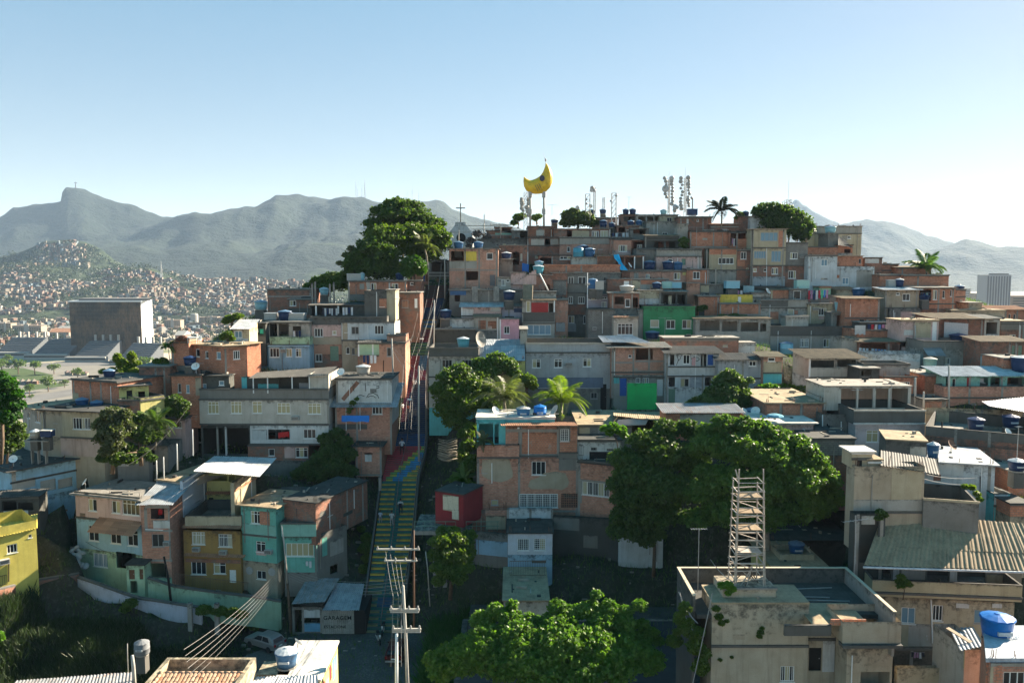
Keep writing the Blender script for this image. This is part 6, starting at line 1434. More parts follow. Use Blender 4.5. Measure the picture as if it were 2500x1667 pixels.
# ============================================================ the painted stairs
cu = [(1560,926),(1540,929),(1300,962),(1167,976),(1092,994),(1019,1001),(923,1010),(827,1030),(739,1060),(690,1068)]
cw = [(1560,88),(1540,88),(1300,88),(1167,83),(1092,88),(1019,72),(923,58),(827,42),(739,44),(690,60)]
S0 = P(929,1540,78.3); SLOPE = .56
def stair_at(v):
 b = ray(1000,v)[1]; D = (CAM.z - (S0.z - SLOPE * S0.y)) / (SLOPE - b); return D
def stair_pt(v,s):
 D = stair_at(v); u = np.interp(-v,[-c[0] for c in cu],[c[1] for c in cu]); wd = np.interp(-v,[-c[0] for c in cw],[c[1] for c in cw])
 return P(u + (s - .5) * wd,v,D)
RED,NAV,TEA,YEL,BLU,MAG,GRN,GRY = (.40,.05,.07),(.02,.07,.20),(.03,.14,.13),(.52,.36,.05),(.05,.25,.50),(.40,.05,.16),(.14,.34,.10),(.16,.16,.15)
def paint(v,s,i):
 if v > 1177:
  if (s - .5) ** 2 * 7744 + (v - 1473) ** 2 * 2.2 < 480: return (.035,.10,.20)
  on_ = i % 2 == 0 and (.04 < s < .45 or .55 < s < .97)
  k = 1 if v < 1420 else .35
  return tuple(a * k + b * (1 - k) for a,b in zip(YEL,TEA)) if on_ else TEA
 if v > 1092:
  x = 1560 + s * 290; y = (v - 700) * 3.136; p = (x - 1560) / 290 + (y - 1230) / 300
  if p < .92: return RED
  if p < 1.12: return GRN if i % 2 else (.45,.42,.06)
  if p < 1.42: return BLU
  return YEL if i % 2 == 0 else (.20,.30,.10)
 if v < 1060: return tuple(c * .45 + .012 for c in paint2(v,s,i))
 return paint2(v,s,i)
def paint2(v,s,i):
 if v > 960: return NAV if s > .42 or v > 1060 else ((.12,.2,.06) if s < .2 else (MAG if v < 1030 else NAV)) if not .45 < s < .62 else BLU
 if v > 905: return MAG if s < .5 or v < 930 else NAV
 if v > 870: return RED if s < .6 else BLU
 if v > 838: return [TEA,GRN][i % 2]
 if v > 805: return RED
 if v > 780: return YEL if i % 3 == 0 else BLU
 if v > 752: return NAV
 if v > 730: return RED if s < .5 else NAV
 return [(.2,.06,.05),(.12,.10,.09)][i % 2]
def vcol_mat(name,rough=.8):
 m,nt,b = newmat(name); a = nt.nodes.new('ShaderNodeAttribute'); a.attribute_name = 'Col'
 tc = nt.nodes.new('ShaderNodeTexCoord'); g = nt.nodes.new('ShaderNodeNewGeometry'); f = noise(nt,g.outputs['Position'],1.3,5,.7)
 c = mixc(nt,ramp(nt,f,.42,.72,0,.75),a.outputs['Color'],(.07,.07,.065)); nt.links.new(c,b.inputs['Base Color']); b.inputs['Roughness'].default_value = rough; return m
PAINT = vcol_mat('stair_paint')
def stairs():
 base = stair_pt(1540,.5); t = empty('staircase',base,'long public staircase with coloured painted risers climbing the hill','staircase')
 vs = [1542]; D = stair_at(1542); n = 0
 # steps at equal run
 Ds = np.arange(stair_at(1545),stair_at(697),.345); tab_v = np.linspace(1545,697,400); tab_D = np.array([stair_at(v) for v in tab_v])
 rise = .345 * SLOPE; prev = None
 for i,D in enumerate(Ds):
  v = float(np.interp(D,tab_D,tab_v)); a = stair_pt(v,0); b_ = stair_pt(v,1); x0,x1 = a.x,b_.x
  V,F,C = [],[],[]; NS = 10
  for k in range(NS):
   s0,s1 = k / NS,(k + 1) / NS; xa,xb = x0 + (x1 - x0) * s0,x0 + (x1 - x0) * s1; n0 = len(V)
   V += [(xa,D,a.z - .15),(xb,D,a.z - .15),(xb,D,a.z + rise),(xa,D,a.z + rise),(xa,D + .36,a.z + rise),(xb,D + .36,a.z + rise)]
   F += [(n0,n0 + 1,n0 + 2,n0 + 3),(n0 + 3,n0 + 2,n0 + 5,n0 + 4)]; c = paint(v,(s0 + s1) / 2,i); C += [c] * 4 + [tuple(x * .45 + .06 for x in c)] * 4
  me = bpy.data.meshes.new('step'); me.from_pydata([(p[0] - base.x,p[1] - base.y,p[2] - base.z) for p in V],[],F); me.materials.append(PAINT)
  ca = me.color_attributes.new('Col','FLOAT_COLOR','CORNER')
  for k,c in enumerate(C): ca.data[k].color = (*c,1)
  o = bpy.data.objects.new('step',me); COL.objects.link(o); o.parent = t
 # side walls
 for s,nm in ((-.03,'side_wall'),(1.03,'side_wall')):
  mb = MB(); pts = [stair_pt(v,s) - base for v in np.linspace(1545,700,30)]
  for p,q_ in zip(pts,pts[1:]):
   sgn = -.2 if s < 0 else .2
   mb.prism([p + Vector((0,0,-.6)),p + Vector((0,0,.35)),q_ + Vector((0,0,.35)),q_ + Vector((0,0,-.6))],(sgn,0,0))
  mb.build(nm,COND,t)
 for s in (.5,-.02,1.02):
  pts = [stair_pt(v,s) - base + Vector((0,0,.95)) for v in np.linspace(1530,760,30)]
  MB().tube(pts,.03,5).build('handrail',GY,t)
  mb = MB()
  for p in pts: mb.tube([p,p - Vector((0,0,.9))],.03,4)
  o = mb.build('rail_posts',RUST,t); o['kind'] = 'stuff'
stairs()
SB = stair_pt(1540,.5)
STREET_Z = SB.z - .1
# top landing, bright paving
fr('B')
pav = plain('paving_pale',(.48,.42,.33),.9)
TL0 = Q(1290,885,138.5)
o = MB().box(-.3,0,-4,8.2,14,0).build('stair_landing',pav,None,False,TL0 + Vector((0,0,.0))); tag(o,kind='structure')
H_('dark covered passage with steps above the stair landing',1325,680,1475,790,'pd','o 1345 690 1460 765; l 770 pl; l 795 pl',D=152.5,dep=4,rm=SLABD)
H_('pink and blue shop front at the left of the stair landing',1278,750,1325,840,'ps','d 1282 790 1298 838 BL; d 1302 785 1318 838 WD',D=146,D2=149,dep=3)
# ============================================================ terrain from the footprints
ctrl = [(h[0].x + h[1].x * h[3] * k,h[0].y + h[1].y * h[3] * k,h[5] - .8) for h in HS for k in (.1,.5,.9) if h[6] == 3.0]
for v in range(700,1560,30):
 for s in (-.6,.5,1.6):
  p = stair_pt(v,s); ctrl.append((p.x,p.y,p.z - .7))
def cp(u,v,D,dz=0): p = P(u,v,D); ctrl.append((p.x,p.y,p.z + dz))
zs = STREET_Z
for x in (-26,-20,-14,-8,-2):
 for y in (70,74,78): ctrl.append((x,y,zs + (max(0,-x - 22) * -.35)))
for x,y,z in ((-38,77,68),(-48,77,70),(-32,77,66),(-30,60,58),(-40,60,60),(-50,62,61),(-32,66,62),(-42,68,64),(-50,70,66),(-36,73,66),(-46,74,67),(-28,68,63.5),(-22,60,60),(-14,60,61),(-6,62,62),(0,62,62.5),(0,70,zs + .4),(6,62,62.5),(8,72,67),(14,72,67.5),(20,72,68),(4,76,68.4),(10,76.5,69),(16,77,69.5),(2,72,66),(22,66,66),(30,60,66),(12,62,62),(40,60,66),(-60,55,55),(-60,80,66),(-70,110,60),(-80,140,40),(-60,130,72),(-110,100,30),(-110,160,20),(0,30,50),(-40,30,48),(40,30,52),(0,0,44),(-60,0,40),(60,0,44),(90,60,60),(100,100,70),(110,140,70),(-100,40,40),(0,172,100),(40,172,99),(-20,168,96),(70,168,96),(-40,160,88),(0,195,80),(50,195,80),(-40,190,62),(95,160,82),(100,190,50),(0,230,20),(60,230,20),(-60,220,20),(120,220,18),(-120,220,12),(140,100,40),(140,160,25),(150,220,12)): ctrl.append((x,y,z))
ctrl = np.array(ctrl)
gx = np.arange(-130,160,1.25); gy = np.arange(0,245,1.25); X,Y = np.meshgrid(gx,gy)
Z = np.zeros_like(X)
for r in range(X.shape[0]):
 d = (X[r][:,None] - ctrl[:,0]) ** 2 + (Y[r][:,None] - ctrl[:,1]) ** 2 + .8; w_ = 1 / d ** 2; Z[r] = (w_ * ctrl[:,2]).sum(1) / w_.sum(1)
Zs = Z.copy()
for A,ax,ay,W,dep,zb,bu in HS:      # never above the foot of a house, in it or just before it
 s = (X - A.x) * ax.x + (Y - A.y) * ax.y; t_ = (X - A.x) * ay.x + (Y - A.y) * ay.y
 sg = CAM.z + (zb - CAM.z) * Y / A.y - .35; U0,U1 = A.x / A.y,(A.x + ax.x * W) / (A.y + ax.y * W); R_ = X / np.maximum(Y,1); mk = (R_ > U0) & (R_ < U1) & (Y < A.y) & (Y > A.y - 14); Z = np.where(mk,np.minimum(Z,sg),Z)
 mk = (s > -1.2) & (s < W + 1.2) & (t_ > -2.6) & (t_ < dep + .8); Z = np.where(mk,np.minimum(Z,zb - .15),Z)
for v in range(700,1550,6):
 p = stair_pt(v,.5); hw = abs(stair_pt(v,0).x - p.x) + 1.4; mk = (abs(X - p.x) < hw) & (abs(Y - p.y) < 1.2); Z = np.where(mk,np.minimum(Z,p.z - .6),Z)
Z = np.where((X > -45) & (X < -26) & (Y < 76.5),np.minimum(Z,66.6),Z); Z = np.where((X > -34) & (X < -26) & (Y < 76),np.minimum(Z,63.6),Z); Z = np.where((X > -26.5) & (X < -4.6) & (Y > 62) & (Y < 79),np.minimum(Z,STREET_Z - .1),Z); Z = np.where((X > 8) & (Y < 66),np.minimum(Z,63.5),Z); Z = np.where((X > -4) & (X < 30) & (Y < 77) & (Y > 54),np.minimum(Z,67.5),Z)
edge = np.minimum.reduce([X + 130,158.75 - X,243.75 - Y]) / 12; edge = np.clip(edge,0,1); Z = np.where(Y > 20,PLAIN - 1 + (Z - PLAIN + 1) * edge,Z)
Z += np.array([[mn.noise(Vector((x * .6,y * .6,0))) * .12 for x in gx] for y in gy])
def zat(x,y):
 i = min(max(int((x + 130) / 1.25),0),len(gx) - 2); j = min(max(int(y / 1.25),0),len(gy) - 2); fx = (x - gx[i]) / 1.25; fy = (y - gy[j]) / 1.25
 return float((Z[j,i] * (1 - fx) + Z[j,i + 1] * fx) * (1 - fy) + (Z[j + 1,i] * (1 - fx) + Z[j + 1,i + 1] * fx) * fy)
nx,ny = len(gx),len(gy); V = np.stack([X,Y,Z],-1).reshape(-1,3).tolist()
F = [(j * nx + i,j * nx + i + 1,(j + 1) * nx + i + 1,(j + 1) * nx + i) for j in range(ny - 1) for i in range(nx - 1)]
m,nt,b = newmat('hill_soil'); g = nt.nodes.new('ShaderNodeNewGeometry'); vec = g.outputs['Position']
n1 = noise(nt,vec,.35,5,.7); n2 = noise(nt,vec,2.2,5,.75)
c = mixc(nt,ramp(nt,n1,.4,.62),(.05,.045,.034),(.018,.032,.012)); c = mixc(nt,ramp(nt,n2,.5,.75),c,(.10,.092,.075)); nt.links.new(c,b.inputs['Base Color']); b.inputs['Roughness'].default_value = 1
bump(nt,b,n2,.8,.25)
me = bpy.data.meshes.new('hillside'); me.from_pydata(V,[],F); me.materials.append(m); me.polygons.foreach_set('use_smooth',[True] * len(F)); o = bpy.data.objects.new('hillside',me); COL.objects.link(o); tag(o,kind='structure')
# street: cobbled lane at the foot of the stairs, the lower road and kerbs
def sheet_on(name,pts,m,dz=.06,z=None,n=8):
 mb = MB(); vv = [(x,y,(z if z is not None else zat(x,y)) + dz) for x,y in pts]; mb.face(*vv); o = mb.build(name,m); tag(o,kind='structure'); return o
m,nt,b = newmat('cobbles'); tc = nt.nodes.new('ShaderNodeTexCoord'); vo = nt.nodes.new('ShaderNodeTexVoronoi'); vo.inputs['Scale'].default_value = 5; nt.links.new(tc.outputs['UV'],vo.inputs['Vector'])
nn = noise(nt,tc.outputs['UV'],.5,5,.7); c = mixc(nt,ramp(nt,vo.outputs['Distance'],.0,.5),(.15,.145,.13),(.075,.072,.065)); c = mixc(nt,ramp(nt,nn,.4,.7),c,(.06,.06,.055)); nt.links.new(c,b.inputs['Base Color']); b.inputs['Roughness'].default_value = .9; bump(nt,b,vo.outputs['Distance'],.6,.04); COB = m
ASPH = plain('asphalt',(.05,.05,.052),.9,scale=1.)
SZ = STREET_Z
sheet_on('street',[(-27,70.5),(-21,62),(-6.3,62),(-6.3,78.2),(-20.5,78.2)],COB,.05,SZ)
o = MB().face((-40,55,58),(-22,56,SZ - 1),(-20,64,SZ + .02),(-27,71,SZ + .02),(-30,70,61.5)).build('road',ASPH); tag(o,kind='structure')
fr('M')
sheet_on('road',[(-4.2,55),(30,55),(30,73.5),(-4.0,73.5)],ASPH,.0,67.6)
o = MB().box(0,0,0,34,.25,.15).build('kerb',CON,None,False,(-4,73.5,67.55)); tag(o,kind='structure')
o = MB().box(0,0,0,34,3.2,.12).build('pavement',SLABD,None,False,(-4,73.8,67.6)); tag(o,kind='structure')
o = MB().box(-.5,0,-9,0,19,.1).build('retaining_wall',COND,None,False,(-4.1,55,67.5)); tag(o,'dark retaining wall between the alley and the upper road','wall')
# retaining wall of the row, and green railing wall
fr('K')
def wall_run(pts,m,h,lb,th=.35,name='retaining_wall',cat='wall',cap=None):
 p = [Q(x,y,D) for x,y,D in pts]; t = empty(name,p[0],lb,cat)
 for a,b_ in zip(p,p[1:]):
  a_,c_ = a - p[0],b_ - p[0]; MB().prism([a_,c_,c_ - Vector((0,0,h)),a_ - Vector((0,0,h))],(0,th,0)).build('wall_section',m,t)
  MB().prism([a_ + Vector((0,-.06,.002)),c_ + Vector((0,-.06,.002)),c_ + Vector((0,th + .05,.002)),a_ + Vector((0,th + .05,.002))],(0,0,.14)).build('coping',cap or COND,t)
 return t
PWR = plaster('plaster_retaining',(.50,.52,.60),.5,.75)
wall_run([(592,765,73),(760,822,72.4),(930,885,71.8),(1060,925,71.4)],PWR,2.2,'white retaining wall with dark drips below the mint storey, left stretch')
wall_run([(1060,925,71.4),(1300,962,71.2),(1540,1000,71)],PWR,2.1,'white retaining wall with dark drips, right stretch above the underpass')
wall_run([(1130,770,73),(1330,835,72.8),(1640,880,72.8),(1950,915,73),(2150,950,73.4)],plaster('plaster_green_wall',(.30,.46,.33),.8,.9),3.0,'mossy mint garden wall below the ochre house')
wall_run([(-60,870,66),(250,790,70),(592,738,73.2)],BD,1.2,'low brick edging along the top of the grassy bank')
def railing(pts,h,lb):
 p = [Q(x,y,D) for x,y,D in pts]; t = empty('railing',p[0],lb,'railing'); mb = MB()
 for a,b_ in zip(p,p[1:]):
  a_,c_ = a - p[0],b_ - p[0]; mb.tube([a_ + Vector((0,0,h)),c_ + Vector((0,0,h))],.03,4).tube([a_ + Vector((0,0,.1)),c_ + Vector((0,0,.1))],.03,4); n = int((c_ - a_).length / .16)
  for i in range(n): q_ = a_.lerp(c_,i / n); mb.tube([q_ + Vector((0,0,.1)),q_ + Vector((0,0,h))],.014,4)
 o = mb.build('bars',RUST,t)
railing([(1340,840,72.9),(1640,883,72.9),(1910,912,73.1)],1.5,'dark iron railing on the mossy mint garden wall')
fr('M'); railing([(768,962,75.3),(1046,958,75.3)],1.5,'blue iron gate fence in front of the small hut')
fr('K'); SCL[0] = False
for x in (1455,1660): a = Q(x,1160,76); o = MB().box(-.2,0,-.5,.2,.35,2.6).build('pillar',CON,None,False,a); tag(o,('left' if x < 1500 else 'right') + ' concrete pillar of the underpass below the white retaining wall','pillar')
# garage hut
fr('L'); SCL[0] = False
def hut():
 D = 77.6; a = Q(900,1190,D); W = Q(1145,1190,D).x - a.x; Hh = Q(900,1010,D).z - a.z
 t = empty('garage_hut',a,'corrugated metal garage hut with hand painted lettering at the stair foot','hut')
 mb = MB(); n = int(W / .06)
 for i in range(n + 1): x = W * i / n; mb.v += [(x,.02 * math.sin(i * 1.9),0),(x,.02 * math.sin(i * 1.9),Hh)]
 for i in range(n): mb.f.append((2 * i,2 * i + 2,2 * i + 3,2 * i + 1))
 mb.build('front_sheet',sheet('hut_sheet',(.36,.35,.31),(.2,.13,.09),.4),t)
 MB().box(W,0,0,W + 1.1,4,Hh).build('side_wall',DK,t); MB().box(0,.1,0,W,4,Hh - .1).build('wall',mat('pk'),t)
 p = [Q(900,1010,77.2),Q(1180,1012,77.2),Q(1010,800,82.2),Q(1222,808,82.2)]; corr_sheets(t,[k - a for k in p],ZN,sheetw=1.)
 p = [Q(665,962,77),Q(915,950,77.4),Q(780,770,82.5),Q(1030,765,82.5)]; corr_sheets(t,[k - a for k in p],ZNR,sheetw=1.,jit=.06)
 for txt,x,y,s in (('GARAGEM',908,1082,.55),('ESTACIONE',912,1146,.38)):
  lettering(txt,s * 1.02,Q(x,y,D - .04) - a,(math.radians(90),0,0),t,DK,1.08)
 return a
ha = hut()
hk_ = H_('open kiosk with a white panel and a shelf of wares at the stair foot',672,985,898,1190,'pd','o 690 1005 745 1180; b 756 1005 880 1065 pj; o 750 1068 890 1108; b 756 1108 888 1172 pB; c 750; c 890',D=78,dep=3,roof='none')
# ============================================================ moon, masts
SCL[0] = True
fr('C')
def moon():
 D = 153; c0 = Q(975,600,D); t = empty('moon_sculpture',c0,'big yellow crescent moon sculpture on two steel poles above the crest','sculpture')
 out = [(875,222),(871,262),(876,300),(893,332),(925,352),(965,358),(1010,355),(1045,340),(1075,308),(1092,268),(1095,232),(1088,190),(1070,150),(1042,118)]
 inn = [(1042,118),(1036,150),(1022,188),(1003,215),(978,234),(950,247),(925,253),(905,245),(890,236),(875,222)]
 m,nt,b = newmat('moon_yellow'); tc = nt.nodes.new('ShaderNodeTexCoord'); n = noise(nt,tc.outputs['Object'],1.2,5,.7); c = mixc(nt,ramp(nt,n,.45,.7,0,.8),(.72,.47,.03),(.34,.22,.03)); nt.links.new(c,b.inputs['Base Color']); b.inputs['Roughness'].default_value = .45
 N = 28
 def res(pl):
  pts = [Vector((Q(x,y,D) - c0)[:]) for x,y in pl]; L = [0]
  for a,b_ in zip(pts,pts[1:]): L.append(L[-1] + (b_ - a).length)
  return [Vector([np.interp(L[-1] * k / N,L,[p[j] for p in pts]) for j in range(3)]) for k in range(N + 1)]
 o_ = res(out); i_ = res(inn[::-1]); mb = MB(); S = 9
 for k in range(N + 1):
  for j in range(S):
   s = j / (S - 1); p = o_[k].lerp(i_[k],s); th = 1.15 * math.sin(math.pi * min(max(k / N,.02),.98)) * math.sin(math.pi * s) ** .6; mb.v.append((p.x,-th,p.z))
 for k in range(N + 1):
  for j in range(S): x,y,z = mb.v[k * S + j]; mb.v.append((x,-y,z))
 Fr = (N + 1) * S
 for k in range(N):
  for j in range(S - 1):
   a = k * S + j; mb.f.append((a,a + 1,a + S + 1,a + S)); a += Fr; mb.f.append((a,a + S,a + S + 1,a + 1))
 mb.build('crescent',m,t,True)
 e = Q(1012,243,D) - c0; o = MB().lathe([(.30,0),(.46,.08),(.46,.12),(.30,.14)],n=18).build('eye',plain('moon_eye',(.05,.05,.08),.4),t); o.location = (e.x,-1.32,e.z); o.rotation_euler = (math.radians(90),0,0); o.scale = (1,1.2,1)
 for k,dz in ((0,.75),(1,.5),(2,.3)): MB().tube([(e.x - .6 - k * .3,-1.2,e.z - .9 - k * .2),(e.x - .1 - k * .3,-1.25,e.z - 1.9 - k * .25)],.05).build('painted_line',COND,t)
 for x in (923,1028):
  b_ = Q(x,605,D) - c0; tp = Q(x,352,D) - c0; MB().tube([b_,tp],.2,10).build('pole',POLE,t,True)
  z = (Q(x,490,D) - c0).z; MB().lathe([(.22,-.5),(.36,-.45),(.36,.45),(.22,.5)],(b_.x,0,z),10).build('collar',STEEL,t); MB().lathe([(.22,-.8),(.36,-.7),(.36,.3)],(b_.x,0,tp.z),10).build('collar',STEEL,t)
 a_,b2 = Q(1042,120,D) - c0,Q(1025,42,D) - c0; MB().tube([a_,b2],.05,5,.02).build('rod',STEEL,t)
 MB().lathe([(.02,-.35),(.16,-.25),(.14,.1),(.02,.25)],(a_.x,0,a_.z + .6),8).build('lamp',AL,t)
moon()
def lattice(x,yt,yb,D,w,lb,drums=(),cat='antenna mast',name='antenna_mast',wt=None,m=None,tip=0):
 a = Q(x,yb,D); h = Q(x,yt,D).z - a.z; t = empty(name,a,lb,cat,'telecom masts on the crest'); m = m or STEEL; wt = wt or w
 mb = MB(); n = max(4,int(h / (w * 2.0)))
 for sx,sy in ((-1,-1),(1,-1),(1,1),(-1,1)): mb.tube([(sx * w,sy * w,-1),(sx * wt,sy * wt,h)],.05 if w > .2 else .035,4)
 for i in range(n):
  z0,z1 = h * i / n,h * (i + 1) / n; k = w + (wt - w) * i / n
  mb.tube([(-k,-k,z0),(k,-k,z1)],.03,4).tube([(k,-k,z0),(-k,-k,z1)],.03,4).tube([(-k,-k,z1),(k,-k,z1)],.03,4).tube([(-k,k,z0),(k,k,z1)],.03,4).tube([(k,-k,z1),(k,k,z1)],.03,4).tube([(-k,-k,z1),(-k,k,z1)],.03,4)
 mb.build('lattice',m,t)
 for dx,dy,r in drums:
  p = Q(dx,dy,D - .3) - a; o = MB().lathe([(r * .9,0),(r,.08),(r,.35),(r * .5,.45)],n=14).build('dish_drum',AL if (dx + dy) % 2 else plain('drum_pale',(.5,.5,.5),.6),t,True); o.location = p; o.rotation_euler = (math.radians(90),0,math.radians(random.uniform(-50,50)))
  if abs(p.x) > w + .2: MB().tube([(0,0,p.z),(p.x,p.y + .3,p.z)],.03,4).build('bracket',m,t)
 if tip: MB().tube([(0,0,h),(0,0,h + tip)],.03,4).build('rod',m,t)
fr('D')
ra = random.Random(3)
lattice(415,60,320,158,.16,'left of the twin masts crowded with round dishes',[(392 + ra.uniform(-4,2),48 + i * 24,ra.uniform(.22,.42)) for i in range(7)] + [(438 + ra.uniform(-4,4),45 + i * 25,ra.uniform(.25,.4)) for i in range(9)] + [(392,130,.68),(438,48,.45)],tip=1.6)
lattice(540,50,310,157,.2,'right of the twin masts crowded with round dishes',[(512 + ra.uniform(-4,4),48 + i * 26,ra.uniform(.22,.4)) for i in range(10)] + [(565 + ra.uniform(-5,5),45 + i * 24,ra.uniform(.22,.42)) for i in range(10)],tip=2.)
lattice(597,195,310,156,.08,'thin short mast right of the twin dish masts',[(597,200,.25)])
lattice(458,258,310,155.5,.1,'stubby mast with three drums between the twin masts',[(458,268,.5),(475,272,.35),(455,292,.45)])
lattice(1329,215,300,152,.5,'small pale lattice mast behind the right crest tree',m=POLE,tip=3.5)
fr('C')
lattice(1363,358,520,156,.42,'left lattice mast of the pair right of the moon',[(1352,400,.2),(1352,430,.2)]); lattice(1563,350,545,155,.42,'right lattice mast standing by the brick roof block',[(1578,370,.2),(1548,410,.2)])
lattice(1415,310,512,158,.2,'slender drum mast between the two lattice masts',[(1403,312,.4),(1398,330,.35),(1418,330,.3),(1390,450,.35)]); lattice(1485,385,505,162,.2,'faint thin mast beside the slender drum mast')
lattice(888,345,605,156,.32,'dish covered mast beside the left moon pole',[(862,395 + i * 18,ra.uniform(.25,.42)) for i in range(6)] + [(905,400 + i * 30,ra.uniform(.3,.45)) for i in range(5)])
lattice(1286,460,500,157,.08,'single dish on a short mast over the crest tree',[(1286,462,.4)]); lattice(572,515,555,160,.04,'lone thin rod on the ridge behind the church')
for x,y,D,lb in ((385,560,158,'x'),):
 pass
